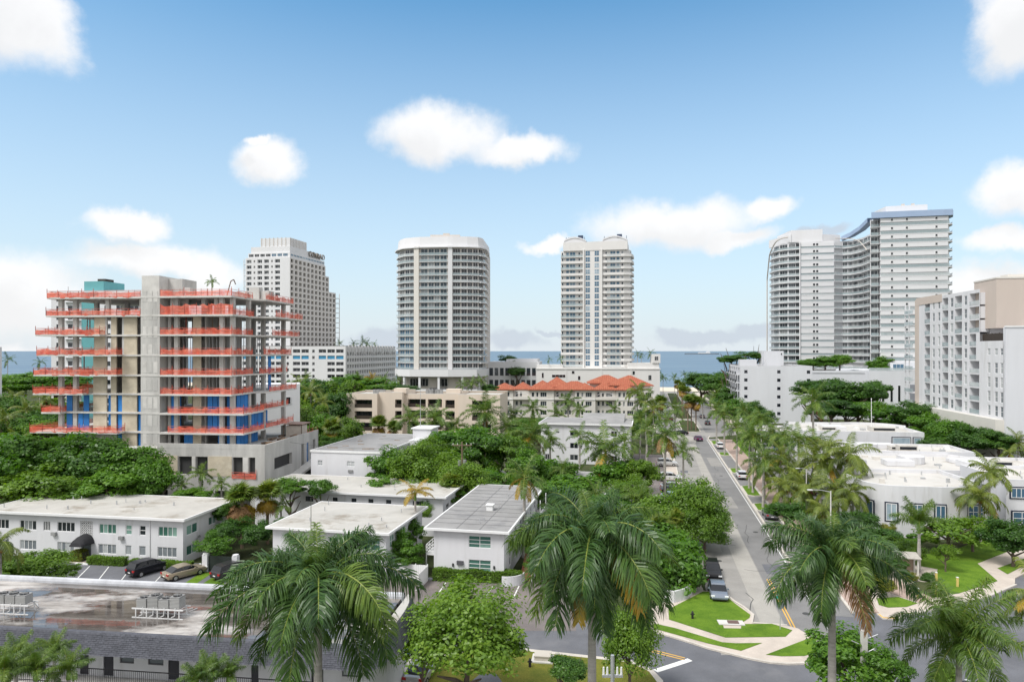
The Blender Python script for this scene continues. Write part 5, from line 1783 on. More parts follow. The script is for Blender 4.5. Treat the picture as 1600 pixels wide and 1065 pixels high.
# --- long white hotel whose balcony side looks down the street
def balcony_hotel():
    Ax, Ay = AX(1430, 181), 181.0
    Bx, By = AX(1568, 139), 139.0
    rz = math.atan2(By - Ay, Bx - Ax)
    r = thing('balcony_hotel', 'long white and taupe hotel with stacked recessed balconies above a blank wall', 'building', (Ax, Ay, 0), rz)
    L = math.hypot(Bx - Ax, By - Ay)
    ca, sa = math.cos(rz), math.sin(rz)
    def uo(px):
        k = (px - 800) / FPX
        # X0 + u ca = k (Y0 + u sa)
        return round((k * Ay - Ax) / (ca - k * sa), 2)
    F = Face(r, 0, 0)
    z0, fh, n = 12.0, 2.98, 9
    zt = z0 + fh * n
    u_end = uo(1527)
    # blank plinth
    F.box('plinth', -2, L, -1.5, 18, 0, z0, CREAM)
    bal = [(1445, 1453), (1472.5, 1481.5), (1492, 1503), (1515, 1530)]
    win = [(1457, 1460.5), (1465.5, 1469), (1485, 1489.5), (1506.5, 1511)]
    holes, wins = [], []
    for i in range(n):
        z = z0 + i * fh
        for a, e in bal:
            if a == 1515 and i in (4, 5): e = 1525
            if uo(e) < L: holes.append((uo(a), uo(e), z + .25, z + fh - .12))
        for a, e in win: wins.append((uo(a), uo(e), z + .5, z + 2.6))
    low = []
    for i in range(5):
        z = z0 + i * fh
        for a, e in ((1543, 1547.5), (1554, 1559), (1563, 1567.5)):
            q = (uo(a), min(uo(e), L - .1), z + .4 + (.8 if i == 4 else 0), z + 2.6)
            low.append(q)
    ug = uo(1531)
    F.wall('wall', ug, z0, zt + .6, holes[:] + wins, WHITE, 2.0)
    Face(r, 0, 0).wall('wall', L, z0, z0 + 5 * fh + 1.2, low, WHITE, .3, u0=ug + .01)
    SH2 = RAILG
    for h in holes:
        F.box('balcony_railing', h[0], h[1], -.04, .02, h[2], h[2] + .95, RAILG)
        F.window(h[0] + .15, h[1] - .15, h[2], h[3] - .3, 2, 1, TRIM, SHUT, d=1.9)
    for h in wins + low: F.window(*h, 1, 2, TRIM, SHUT, d=.12)
    for a, e in ((1430, 1436), (1455, 1471)):
        F.box('taupe_panel', uo(a), uo(e), -.08, -.01, z0 + 5 * fh if a == 1455 else z0, zt + .6, TAUPE) if a == 1430 else None
    F.box('taupe_cornice', uo(1432), uo(1472), -.1, -.01, zt - .9, zt + 1.0, TAUPE)
    F.box('main_block', .0, ug, 2.05, 18, z0, zt + .5, WHITE)
    F.box('lower_block', ug + .02, L - .02, .35, 30, z0, z0 + 5 * fh + 1.1, WHITE)
    # open balcony stack at the far end
    for i in range(n):
        z = z0 + i * fh
        F.box('end_balcony', -5.5, -.02, -.6, 3.0, z - .2, z + .05, WHITE)
        F.box('end_railing', -5.5, -.1, -.6, -.54, z + .06, z + 1.0, RAILG)
        for u in (-5.4, -2.8): F.box('end_post', u, u + .25, -.55, -.3, z + .05, z + fh - .2, WHITE)
    # tall taupe block behind
    bx0 = uo(1513)
    F.box('taupe_block', bx0, bx0 + 9.2, 1.2, 40, zt - 8, zt + 2.4, TAUPE)
    F.box('taupe_cap', bx0 - .1, bx0 + 9.3, 1.1, 40, zt + 2.4, zt + 2.7, CREAM)
    for u, d in ((bx0 + 1.0, 6.0), (bx0 + 1.5, 11)):
        F.box('roof_plant', u, u + 3, d, d + 4, zt + 2.7, zt + 3.8, CREAM)
    F.box('roof_plant', uo(1500), uo(1508), 5, 9, zt + .5, zt + 2.4, CREAM)
    # timber screen on the lower roof
    for q in range(28):
        u = ug + .2 + q * (L - ug - 1.2) / 28
        F.box('screen_slat', u, u + (L - ug - 1.2) / 28 - .07, .45, .55, z0 + 5 * fh + 1.1, z0 + 5 * fh + 2.8 + random.uniform(-.1, .1), BRONZE)
    # front white slab that closes the view
    fb = thing('blank_wall_block', 'tall blank white block at the near end of the balcony hotel', 'building', (Bx + .05, By - .6, 0), R(-8))
    b = MB(); b.box(0, 32, 0, .95, 0, 30.8); b.box(6, 32, .95, 20, 0, 30.8)
    obj('wall', b, WHITE2, fb)
    for x in (4.2, 6.5): box('pilaster', fb, x, x + .3, -.25, -.01, 0, 30.6, WHITE2)
    box('coping', fb, -.15, 32, -.15, .3, 30.8, 31.1, TRIM)
    box('roof_plant', fb, 5.5, 6.6, 1.2, 2.2, 31.1, 33.2, mat('rusty_tank', (.12, .10, .09), .8))
    box('low_annexe', fb, 5.2, 12, -5, -.3, 0, 7, WHITE)
    box('planter', fb, 4.4, 8, -.9, -.28, 18.4, 19.0, WHITE2)
balcony_hotel()
# ------------------------------------------------------------------ mid-distance buildings
def six_storey():
    D0 = 248.0
    r = placed('apartment_block', 'six-storey white block with black balconies on its street side', 'building', AX(1157, D0), D0, 11.4)
    W_, DP, hh = 24.5, 37.0, 20.6
    F = ring_faces(r, W_, DP)
    hol = []
    for i in range(6):
        z = 2.3 + i * 3.0
        for a in (1.3, 12.6, 22.6):
            if a == 22.6 and i < 3: continue
            hol.append((a, a + 1.15, z + .6, z + 1.75))
    F['front'].wall('wall', W_, 0, hh, hol, WHITE2, .2)
    for q in hol: F['front'].window(*q, 2, 1, DARKTRIM, GLASSD, d=.1)
    hl = []
    for i in range(6):
        for j in range(5):
            hl.append((2 + j * 7.0, 6.0 + j * 7.0, 2.3 + i * 3.0 + .1, 2.3 + i * 3.0 + 2.5))
    F['left'].wall('wall', DP, 0, hh, hl, WHITE2, .8)
    for q in hl:
        F['left'].window(*q, 2, 1, DARKTRIM, GLASSD, d=.7)
        F['left'].box('balcony', q[0] - .2, q[1] + .2, -1.3, -.02, q[2] - .25, q[2], WHITE2)
        F['left'].box('balcony_railing', q[0] - .2, q[1] + .2, -1.3, -1.24, q[2], q[2] + 1.0, BLACK)
    F['right'].wall('wall', DP, 0, hh, [], WHITE2); F['back'].wall('wall', W_, 0, hh, [], WHITE2)
    box('roof', r, .05, W_ - .05, .05, DP - .05, hh - .7, hh - .4, ROOFG2)
    box('roof_house', r, .3, 6.2, 4, 9, hh - .4, hh + 2.2, WHITE2)
    box('roof_house', r, 10, 16, 12, 18, hh - .4, hh + 5.0, WHITE2)
    b = MB()
    for i in range(6): b.tube((7 + i * .6, 2 + i, hh - .4), (7 + i * .6, 2 + i, hh + 1.2), .05, .05, 5)
    b.tube((8.4, 6, hh - .3), (10, 6, hh + 2.6), .06, .06, 5)
    obj('roof_pipes', b, ALU, r)
    f = placed('courtyard_wall', 'white courtyard building with awning window between the blocks', 'building', AX(1262, 258), 258, 11.4)
six_storey()
for _o in [o for o in COL.objects if o.name.startswith('courtyard_wall')]:
    bpy.data.objects.remove(_o)

def beige_block():
    D0 = 186.0
    r = placed('apartment_block', 'beige four-storey apartment block with dark recessed balconies', 'building', AX(541, D0 + 3), D0 + 3, 7.0)
    hh = 14.2
    def wing(x0, x1, y0, top, cols, dp=16):
        F = ring_faces(r, x1 - x0, dp, x0, y0)
        hol = []
        for a, e in cols:
            for i in range(4):
                z = .6 + i * 3.15
                hol.append((a, e, z + .3, z + 2.5))
        F['front'].wall('wall', x1 - x0, 0, top, hol, BEIGE, 1.4)
        for q in hol:
            F['front'].box('balcony_railing', q[0], q[1], .02, .07, q[2], q[2] + 1.0, BRONZE)
            F['front'].window(q[0] + .05, q[1] - .05, q[2], q[3] - .05, 3, 1, BRONZE, GLASSD, d=1.3)
        for k in ('left', 'right', 'back'):
            w = dp if k != 'back' else x1 - x0
            F[k].wall('wall', w, 0, top, [], BEIGE)
        box('roof', r, x0 + .05, x1 - .05, y0 + .05, y0 + dp - .05, top - .7, top - .5, ROOFW)
        b = MB()
        b.box(x0, x1, y0, y0 + .25, top, top + .12); b.box(x0, x1, y0 + dp - .25, y0 + dp, top, top + .12)
        obj('coping', b, CREAM, r)
    wing(0, 8.8, 0, hh, [(2.4, 7.4)])
    wing(8.82, 15.5, 1.6, hh + .3, [(4.6, 6.5)], 14)
    wing(15.52, 27.0, 4.0, hh - .2, [(.9, 6.0), (6.6, 10.6)], 12)
    wing(27.02, 31.5, 1.6, hh + .1, [(.6, 3.2)], 14)
    wing(31.52, 43.0, 0, hh, [(3.8, 9.0)])
    for x, n in ((5.5, 3), (8.2, 1), (20.5, 3), (22.7, 3)):
        for i in range(n):
            condenser(r, x + i * .95, 8 if x < 10 else 10, hh - .5, .84, 1.2)
    box('stair_head', r, 12.5, 16.0, 3.5, 7, hh, hh + 1.3, BEIGE)
    box('stair_head', r, 27.3, 31.3, 4, 7, hh, hh + 1.2, BEIGE)
beige_block()

def townhouses():
    D0 = 262.0
    r = placed('townhouse_row', 'cream three-storey townhouse row with orange tiled hip roofs', 'building', AX(770, D0 + 6), D0 + 6, 4.5)
    W_ = 62.0
    hh = 11.0
    F = Face(r, 0, 0)
    bays = [(0, 8, 0), (8, 14.5, 1.4), (14.5, 24, -.6), (24, 32, 1.4), (32, 40, -.4), (40, 48, 1.4), (48, 55, -.3), (55, 62, .6)]
    for a, e, d in bays:
        w = e - a
        f = Face(r, a, d)
        hol = []
        for i in range(3):
            z = .5 + i * 3.5
            for u, ww in ((.8, 1.0), (2.6, .8), (4.2, 2.4)):
                if u + ww < w - .3: hol.append((u, u + ww, z + .6, z + 2.4))
        f.wall('wall', w - .02, 0, hh, hol, CREAM, .35)
        for q in hol: f.window(*q, 1 if q[1] - q[0] < 1.5 else 3, 1, TRIM, GLASSG, d=.25, fr=.08)
        b = MB(); b.box(a + .02, e - .04, d + .4, 16, 0, hh - .1); obj('wing', b, CREAM, r)
        f.box('string_course', 0, w - .03, -.2, -.01, 7.0, 7.3, TRIM)
        if d > 1:
            f.box('terrace', .1, w - .1, -1.8, -.01, 7.0, 7.2, CREAM)
            f.box('terrace_parapet', .1, w - .1, -1.8, -1.65, 7.2, 8.1, CREAM)
            b = MB(); n = 8
            for i in range(n):
                a0, a1 = math.pi * i / n, math.pi * (i + 1) / n
                cx, rr = w / 2, w * .36
                b.quad((cx + rr * math.cos(a1), -.06, 8.6 + rr * .35 * math.sin(a1)), (cx + rr * math.cos(a0), -.06, 8.6 + rr * .35 * math.sin(a0)), (cx + (rr + .3) * math.cos(a0), -.06, 8.6 + (rr * .35 + .3) * math.sin(a0)), (cx + (rr + .3) * math.cos(a1), -.06, 8.6 + (rr * .35 + .3) * math.sin(a1)))
            f.put('arch_moulding', b.mesh('arch_moulding', TRIM))
    F2 = Face(r, W_, .6, R(90)); F2.wall('wall', 15, 0, hh, [(2 + i * 3, 3.4 + i * 3, 7.8, 10) for i in range(4)], CREAM, .3)
    for i in range(4): F2.window(2 + i * 3, 3.4 + i * 3, 7.8, 10, 1, 1, TRIM, GLASSG, d=.2)
    # hip roofs
    def hip(x0, x1, y0, y1, z, h, over=.8):
        x0 -= over; x1 += over; y0 -= over; y1 += over
        m = min(x1 - x0, y1 - y0) / 2
        if x1 - x0 >= y1 - y0: r0, r1 = (x0 + m, (y0 + y1) / 2, z + h), (x1 - m, (y0 + y1) / 2, z + h)
        else: r0, r1 = ((x0 + x1) / 2, y0 + m, z + h), ((x0 + x1) / 2, y1 - m, z + h)
        b = MB()
        A, B_, C_, E_ = (x0, y0, z), (x1, y0, z), (x1, y1, z), (x0, y1, z)
        if x1 - x0 >= y1 - y0:
            b.quad(A, B_, r1, r0); b.poly([B_, C_, r1]); b.quad(C_, E_, r0, r1); b.poly([E_, A, r0])
        else:
            b.poly([A, B_, r0]); b.quad(B_, C_, r1, r0); b.poly([C_, E_, r1]); b.quad(E_, A, r0, r1)
        b.box(x0, x1, y0, y1, z - .3, z - .01)
        # courses of barrel tiles as real ribs on the slope towards the street
        o = obj('hip_roof', b, ORANGE, r)
        rb = MB()
        k = int((x1 - x0) / .75)
        for i in range(1, k):
            x = x0 + i * (x1 - x0) / k
            top = min(1.0, min(x - x0, x1 - x) / m)
            if x1 - x0 >= y1 - y0: ye, ze = y0 + m * top, z + h * top
            else: ye, ze = y0 + m * top, z + h * top
            rb.tube((x, y0, z + .02), (x, ye, ze + .03), .13, .13, 4, cap=False)
        q = obj('tile_rows', rb, ORANGE, o)
        q['kind'] = 'stuff'
    hip(0, 8, 0, 12, hh, 2.2); hip(8, 14.5, 2.0, 14, hh - .02, 2.5); hip(14.5, 24, -.6, 14, hh + .03, 3.2); hip(24, 40, .6, 14, hh - .05, 3.0)
    hip(20, 30, 4, 15, hh + .8, 3.8); hip(32, 40, -.4, 9, hh + .06, 2.4); hip(40, 48, 1.4, 13, hh + .0, 2.8); hip(46, 62, 3, 18, hh + 1.6, 3.6); hip(48, 55, -.3, 8, hh + .05, 2.3); hip(38, 52, 8, 20, hh + 2.2, 3.0)
    box('upper_wall', r, 46.5, 61.5, 3.4, 17, hh, hh + 1.4, CREAM)
    box('upper_wall', r, 38.5, 51.5, 8.4, 19, hh, hh + 2.0, CREAM)
    box('upper_wall', r, 20.5, 29.5, 4.4, 14.6, hh, hh + .7, CREAM)
townhouses()

def low_modern():
    D0 = 345.0
    r = placed('low_modern_building', 'low grey-white modern wing beside the rounded tower', 'building', AX(762, D0), D0, 6)
    box('wall', r, 0, 26, 0, 25, 0, 20.5, TWHITE)
    F = Face(r, 0, 0)
    for i in range(9): F.window(.8 + i * 2.7, 2.8 + i * 2.7, 13.5, 17.5, 1, 1, TRIM, GLASSG, d=-.05)
    for i in range(9): F.window(.8 + i * 2.7, 2.8 + i * 2.7, 7.5, 11.5, 1, 1, TRIM, GLASSG, d=-.05)
    box('roof_step', r, 9, 25, 4, 22, 20.5, 22, TWHITE)
low_modern()

def teal_tower():
    D0 = 235.0
    r = placed('teal_tower', 'white tower with teal stripes seen through the unfinished floors', 'tower', AX(80, D0), D0, 9)
    W_, hh = 36.0, 46.5
    TEAL = mat('teal_paint', (.12, .34, .36), .7, .08, .2)
    box('wall', r, 0, W_, 0, 18, 0, hh, WHITE)
    box('teal_stripe', r, 12, 18, -.3, -.01, 0, hh - .5, TEAL)
    box('teal_roof_house', r, 11, 18.5, 2, 12, hh, hh + 3.4, TEAL)
    box('roof_plant', r, 14.5, 17.5, 4, 8, hh + 3.4, hh + 4.4, BRONZE)
    F = Face(r, 0, 0)
    for i in range(14):
        for a, w in ((2, 2.4), (6.5, 3.6), (20.5, 2.4), (25, 3.0), (30, 3.5)):
            F.window(a, a + w, 2 + i * 3.15, 3.7 + i * 3.15, 2, 1, TRIM, GLASSD, d=-.05)
        box('balcony', r, 5.6, 11.6, -1.2, -.01, 1.6 + i * 3.15, 1.8 + i * 3.15, WHITE)
teal_tower()

def left_edge_block():
    D0 = 170.0
    r = placed('edge_block', 'pale narrow block beyond the left side of the building site', 'building', AX(-66, D0), D0, -38)
    box('wall', r, 0, 8.8, 0, 6, 0, 27, WHITE2)
    F = Face(r, 0, 0)
    for i in range(8): F.window(5.2, 6.6, 2 + i * 3.1, 3.6 + i * 3.1, 2, 1, TRIM, GLASSD, d=-.05)
    D0 = 150.0
    r = placed('grey_block', 'plain grey-white block behind the right side of the building site', 'building', AX(457, D0) - 10.5, D0 + 2, -18)
    box('wall', r, 0, 11, 0, 8, 0, 18.5, TWHITE)
    Face(r, 0, 0).window(7, 9, 14, 15.6, 2, 1, TRIM, GLASSD, d=-.05)
left_edge_block()

# --- white low villas on the right
VROOF = mat('villa_roof_membrane', (.53, .51, .48), .75, .10, .2, False, (.38, .34, .28), .8, .25, fine=.06)
def villa_block(name, label, X, D, deg, pts, hh, wins, parapet=.55, roofm=VROOF, stuffn=8, extra=None):
    """white villa: rendered wall along a polyline, parapet, membrane roof and navy framed windows"""
    r = placed(name, label, 'building', X, D, deg)
    b = MB()
    b.prism(pts, 0, hh - parapet, 0, 1)
    obj('wall', b, [WHITE, roofm], r)
    n = len(pts)
    a = sum(pts[i][0] * pts[(i + 1) % n][1] - pts[(i + 1) % n][0] * pts[i][1] for i in range(n))
    q = pts if a > 0 else list(reversed(pts))
    cx, cy = sum(p[0] for p in q) / n, sum(p[1] for p in q) / n
    b = MB()
    inn = [(p[0] + (cx - p[0]) * .35 / max(1, math.hypot(cx - p[0], cy - p[1])), p[1] + (cy - p[1]) * .35 / max(1, math.hypot(cx - p[0], cy - p[1]))) for p in q]
    for i in range(n):
        j = (i + 1) % n
        b.quad((*q[i], hh - parapet), (*q[j], hh - parapet), (*q[j], hh), (*q[i], hh))
        b.quad((*inn[j], hh - parapet), (*inn[i], hh - parapet), (*inn[i], hh), (*inn[j], hh))
        b.quad((*q[i], hh), (*q[j], hh), (*inn[j], hh), (*inn[i], hh))
    obj('parapet', b, WHITE, r)
    for (x, y, rz, w, z0, z1, nx, ny) in wins:
        f = Face(r, x, y, R(rz))
        f.box('window_surround', -.18, w + .18, -.10, -.01, z0 - .18, z1 + .18, DARKTRIM)
        f.window(0, w, z0, z1, nx, ny, TRIM, GLASSB, d=-.16, fr=.08)
    xs = [p[0] for p in pts]; ys = [p[1] for p in pts]
    for _ in range(stuffn):
        x = random.uniform(min(xs) + 1.5, max(xs) - 1.5); y = random.uniform(min(ys) + 1.5, max(ys) - 1.5)
        if random.random() < .5: roof_stack(r, x, y, hh - parapet, random.uniform(.06, .14), random.uniform(.3, .8))
        else:
            w = random.uniform(.4, 1.2)
            box('roof_hatch', r, x, x + w, y, y + w * .8, hh - parapet, hh - parapet + random.uniform(.25, .7), random.choice([TRIM, ALU, CREAM]))
    return r
def arc(cx, cy, rr, a0, a1, n):
    return [(cx + rr * math.cos(R(a0 + (a1 - a0) * i / n)), cy + rr * math.sin(R(a0 + (a1 - a0) * i / n))) for i in range(n + 1)]
# corner villa with the rounded front
X0, Y0, _ = G(1362, 838)
pts = [(0, 14), (0, 3.4)] + arc(4.2, 4.0, 4.2, 188, 262, 6) + [(9, -.6), (12.6, -.2), (12.6, 1.2), (16.2, 1.2), (16.2, 14)]
villa_block('corner_villa', 'white villa with rounded corner front and tall navy-framed windows by the lawn', X0, Y0, 5,
            pts, 7.2, [(.36, 2.3, -66, 1.1, 2.3, 4.7, 1, 1), (2.1, .42, -24, 1.35, 2.3, 4.7, 2, 1), (5.2, -.28, -4, 1.35, 2.3, 4.7, 2, 1), (8.2, -.56, -4, 1.25, 2.3, 4.7, 2, 1), (13.4, 1.2, 0, 2.0, 2.6, 4.4, 3, 2)], stuffn=10)
villa_block('villa', 'wide white villa with broad pale roof behind the corner villa', AX(1385, 113), 113, 8,
            [(-3, 0), (38, 0), (38, 16), (20, 16), (18, 19), (-3, 19)], 6.5, [(2, 0, 0, 1.8, 4.2, 5.3, 3, 1), (5.5, 0, 0, 1.8, 4.2, 5.3, 3, 1)], stuffn=30)
villa_block('villa', 'white villa with strip window at the edge of the lawn', AX(1572, 98), 98, 8,
            [(0, 0), (14, 0), (14, 13), (0, 13)], 7.6, [(.6, 0, 0, 2.6, 5.0, 6.4, 4, 1), (.8, 0, 0, 2.4, 1.2, 3.0, 2, 2)], stuffn=8)
villa_block('villa', 'white villa with curved roof edge and flagpole in front of the hedge trees', AX(1300, 152), 152, 9,
            [(-6, 0)] + [(19, 0), (19, 10)] + arc(12, 12, 9, 15, 120, 6) + [(-6, 19)], 8.2, [(12.5, 0, 0, 3.6, 5.4, 7.0, 1, 1), (16.8, 0, 0, 1.4, 5.0, 7.0, 1, 1)], stuffn=16)
villa_block('villa', 'long white villa with navy-framed windows facing the palms', AX(1192, 158), 158, 10,
            [(0, 0), (8, 0), (8, -1.2), (15, -1.2), (15, 12), (0, 12)], 7.6, [(2.2, 0, 0, 1.5, 3.2, 5.6, 1, 1), (11.6, -1.2, 0, 1.5, 2.4, 4.8, 1, 1), (5.4, 0, 0, 1.3, 4.3, 6.0, 1, 1)], stuffn=12)
villa_block('villa', 'white villa roof crowded with vents beside the coconut palms', AX(1330, 132), 132, 9,
            [(-8, 0), (22, 0), (22, 11), (-8, 11)], 6.9, [(1.5, 0, 0, 1.5, 2.4, 4.8, 1, 1), (5, 0, 0, 1.5, 2.4, 4.8, 1, 1)], stuffn=34)
for _o in [o for o in COL.objects if o.get('label', '').startswith(('wide white villa', 'white villa roof crowded', 'white villa with curved'))]:
    hb = 6.0 if _o['label'].startswith('wide') else (6.4 if 'crowded' in _o['label'] else 7.6)
    for _i in range(9 if hb == 6.0 else 5):
        x, y = random.uniform(-1.5, 30 if hb == 6.0 else 14), random.uniform(2, 13 if hb == 6.0 else 7)
        w, d, h = random.uniform(2.0, 6.5), random.uniform(1.5, 4.0), random.uniform(.5, 1.5)
        if _i % 3 == 2:
            b = MB(); b.prism(arc(x + w / 2, y + d, w / 2, 180, 360, 8) + [(x + w, y + d * 1.4), (x, y + d * 1.4)], hb, hb + h)
            obj('roof_volume', b, [WHITE], _o)
        else:
            box('roof_volume', _o, x, x + w, y, y + d, hb, hb + h, random.choice([WHITE, WHITE, VROOF]))
            if _i % 3 == 0: box('clerestory_window', _o, x + .2, x + w - .2, y - .04, y - .005, hb + h * .35, hb + h * .8, GLASSD)
def flag():
    X, D = AX(1358, 158), 158.0
    b = MB(); b.tube((0, 0, 0), (0, 0, 14.9), .10, .06, 8); b.tube((0, 0, 14.9), (0, 0, 15.2), .14, .02, 8)
    o = obj('flagpole', b, TRIM, None, (X, D - 1.0, 0))
    tag(o, 'bare white flagpole standing beside the curved villa roof', 'flagpole')
flag()

def ship():
    D = 5200.0
    t = thing('cargo_ship', 'long low grey ship far out on the sea', 'ship', (AX(1095, D), D, -.4), R(-8))
    b = MB(); b.prism([(-120, -12), (110, -12), (135, 0), (110, 12), (-120, 12)], 0, 9)
    obj('hull', b, mat('ship_hull', (.16, .19, .22), .8), t)
    b = MB(); b.box(-20, 70, -8, 8, 9, 15); b.box(40, 65, -8, 8, 15, 22)
    obj('superstructure', b, TWHITE, t)
ship()
# ------------------------------------------------------------------ vegetation
LEAF_DK = leafmat('leaf_dark_green', [(.026, .074, .014), (.052, .130, .018), (.086, .188, .024), (.135, .24, .033)], .42, .42)
LEAF_MID = leafmat('leaf_mid_green', [(.040, .105, .015), (.080, .188, .020), (.126, .262, .026), (.19, .32, .038)], .42, .45)
LEAF_LT = leafmat('leaf_light_green', [(.060, .128, .018), (.112, .212, .022), (.168, .288, .028), (.235, .345, .042)], .42, .45)
LEAF_YEL = leafmat('leaf_yellow_green', [(.10, .13, .02), (.18, .21, .024), (.26, .26, .03), (.34, .30, .04)], .45, .42)
PALM_DK = leafmat('palm_leaf_deep_green', [(.026, .064, .020), (.048, .108, .026), (.078, .155, .030), (.125, .21, .042)], .38, .30)
PALM_MID = leafmat('palm_leaf_green', [(.046, .098, .020), (.084, .155, .024), (.135, .215, .030), (.20, .27, .042)], .38, .34)
PALM_LT = leafmat('palm_leaf_olive', [(.060, .098, .018), (.112, .160, .022), (.175, .220, .028), (.25, .26, .038)], .42, .34)
PALM_YEL = leafmat('palm_leaf_yellow', [(.16, .13, .012), (.27, .19, .015), (.38, .24, .02), (.44, .26, .03)], .5, .25)
PALM_BRN = leafmat('palm_leaf_dead', [(.13, .07, .03), (.22, .12, .05), (.32, .19, .09), (.40, .27, .15)], .8, .15)
BARK = mat('tree_bark', (.13, .10, .078), .95, .2, 1.5, True, bump=.4, bscale=5)
PTRUNK = mat('palm_trunk_grey', (.37, .345, .32), .9, .28, 1.0, False, (.22, .19, .16), .55, .7, bump=.5, bscale=9, vec=(.6, .6, 5.0))
PBROWN = mat('palm_trunk_brown', (.19, .14, .10), .95, .2, 2.0, False, (.10, .08, .06), .5, 1.5, bump=.5, bscale=9)
SHAFT = mat('palm_crownshaft', (.13, .22, .035), .5, .15, 1.5, True)
RACH = mat('frond_midrib', (.22, .26, .05), .5, .1, 2)


def np_mesh(name, verts, faces, mats, mi=None):
    """verts (n,3), faces (m,4) as numpy, faces with -1 in the last column are triangles"""
    me = bpy.data.meshes.new(name)
    n = len(verts)
    me.vertices.add(n)
    me.vertices.foreach_set('co', np.asarray(verts, dtype=np.float32).ravel())
    m = len(faces)
    me.loops.add(m * 4)
    me.polygons.add(m)
    me.loops.foreach_set('vertex_index', np.asarray(faces, dtype=np.int32).ravel())
    me.polygons.foreach_set('loop_start', np.arange(0, m * 4, 4, dtype=np.int32))
    try: me.polygons.foreach_set('loop_total', np.full(m, 4, dtype=np.int32))
    except Exception: pass
    for q in (mats if isinstance(mats, (list, tuple)) else [mats]): me.materials.append(q)
    if mi is not None: me.polygons.foreach_set('material_index', np.asarray(mi, dtype=np.int32))
    me.update(calc_edges=True)
    me.validate()
    return me

def leaf_quads(pos, nrm, size, g):
    """one folded rhombic leaf per position, roughly square to nrm"""
    n = len(pos)
    nrm = nrm / (np.linalg.norm(nrm, axis=1, keepdims=True) + 1e-9)
    t = g.normal(size=(n, 3))
    t -= (t * nrm).sum(1, keepdims=True) * nrm
    t /= (np.linalg.norm(t, axis=1, keepdims=True) + 1e-9)
    b = np.cross(nrm, t)
    s = (size * g.uniform(.65, 1.3, n))[:, None]
    v = np.stack([pos - t * s * .5, pos + b * s * .30 + nrm * s * .08, pos + t * s * .55 - nrm * s * .10, pos - b * s * .30 + nrm * s * .08], 1)
    f = np.arange(n * 4).reshape(n, 4)
    return v.reshape(-1, 3), f

def sph(n, g):
    v = g.normal(size=(n, 3))
    return v / np.linalg.norm(v, axis=1, keepdims=True)

def crown_mesh(name, seed, m, R0=3.5, clumps=46, per=190, leaf=.34, flat=.8, loose=.25, low=-.75, ragged=1.12):
    g = np.random.default_rng(seed)
    c = sph(clumps * 3, g)
    c = c[c[:, 2] > low][:clumps]
    rad = g.uniform(.45, ragged, len(c)) ** .8
    # lopsided outline
    lob = 1 + .22 * np.sin(np.arctan2(c[:, 1], c[:, 0]) * 2 + g.uniform(0, 6)) * g.uniform(.4, 1) + g.normal(0, .07, len(c))
    c = c * (rad * lob)[:, None] * R0 * .80
    P, N = [], []
    for q in c:
        k = int(per * g.uniform(.6, 1.4))
        cr = R0 * g.uniform(.14, .36)
        d = sph(k, g)
        d[:, 2] = d[:, 2] * .8 + .12
        p = q + d * cr * g.uniform(.55, 1.0 + loose, k)[:, None]
        P.append(p)
        out = q / (np.linalg.norm(q) + 1e-6)
        N.append(d * .8 + out * .35 + np.array([0, 0, .55]) + g.normal(0, .45, (k, 3)))
    P = np.concatenate(P); N = np.concatenate(N)
    P[:, 2] *= flat
    v, f = leaf_quads(P, N, leaf, g)
    return np_mesh(name, v, f, m)

CROWN = {}
for key, m in (('dk', LEAF_DK), ('mid', LEAF_MID), ('lt', LEAF_LT), ('yel', LEAF_YEL)):
    CROWN[key] = [crown_mesh('leafy_crown', 11 + 7 * i + hash(key) % 1 + len(key) * 31 + ord(key[0]), m, flat=[.82, .9, .75][i]) for i in range(3)]
CROWN['fine'] = [crown_mesh('fine_crown', 71 + i, LEAF_LT, clumps=70, per=230, leaf=.27, loose=.55, flat=.95, ragged=1.35) for i in range(2)]
CROWN['big'] = [crown_mesh('big_leaf_crown', 91 + i, LEAF_MID, clumps=50, per=120, leaf=.50, loose=.3) for i in range(2)]
CROWN['open'] = [crown_mesh('open_crown', 101 + i, LEAF_LT, clumps=24, per=110, leaf=.40, loose=.5, flat=.7) for i in range(2)]
CROWN['ball'] = [crown_mesh('clipped_ball', 121, LEAF_MID, clumps=60, per=110, leaf=.3, flat=1.0, loose=.0)]

def trunk_mesh(seed):
    """unit tree skeleton: trunk to z=1 with limbs reaching into a crown of radius 1 (z scaled separately)"""
    rr = random.Random(seed)
    b = MB()
    p = Vector((0, 0, -.02))
    r0 = .085
    pts = [p]
    for i in range(4):
        p = p + Vector((rr.uniform(-.05, .05), rr.uniform(-.05, .05), .2))
        pts.append(p)
    for i, (a, c) in enumerate(zip(pts, pts[1:])):
        b.tube(a, c, r0 * (1 - i * .13), r0 * (1 - (i + 1) * .13), 7, cap=False)
    for i in range(9):
        a0 = rr.uniform(0, 6.28)
        st = pts[rr.choice([2, 3, 4])]
        mid = st + Vector((math.cos(a0) * .30, math.sin(a0) * .30, rr.uniform(.06, .2)))
        end = mid + Vector((math.cos(a0 + rr.uniform(-.5, .5)) * .38, math.sin(a0 + rr.uniform(-.5, .5)) * .38, rr.uniform(.02, .28)))
        b.tube(st, mid, .042, .028, 5, cap=False); b.tube(mid, end, .028, .010, 5, cap=False)
    return b.mesh('tree_trunk', BARK, True)
TRUNKS = [trunk_mesh(i) for i in range(4)]

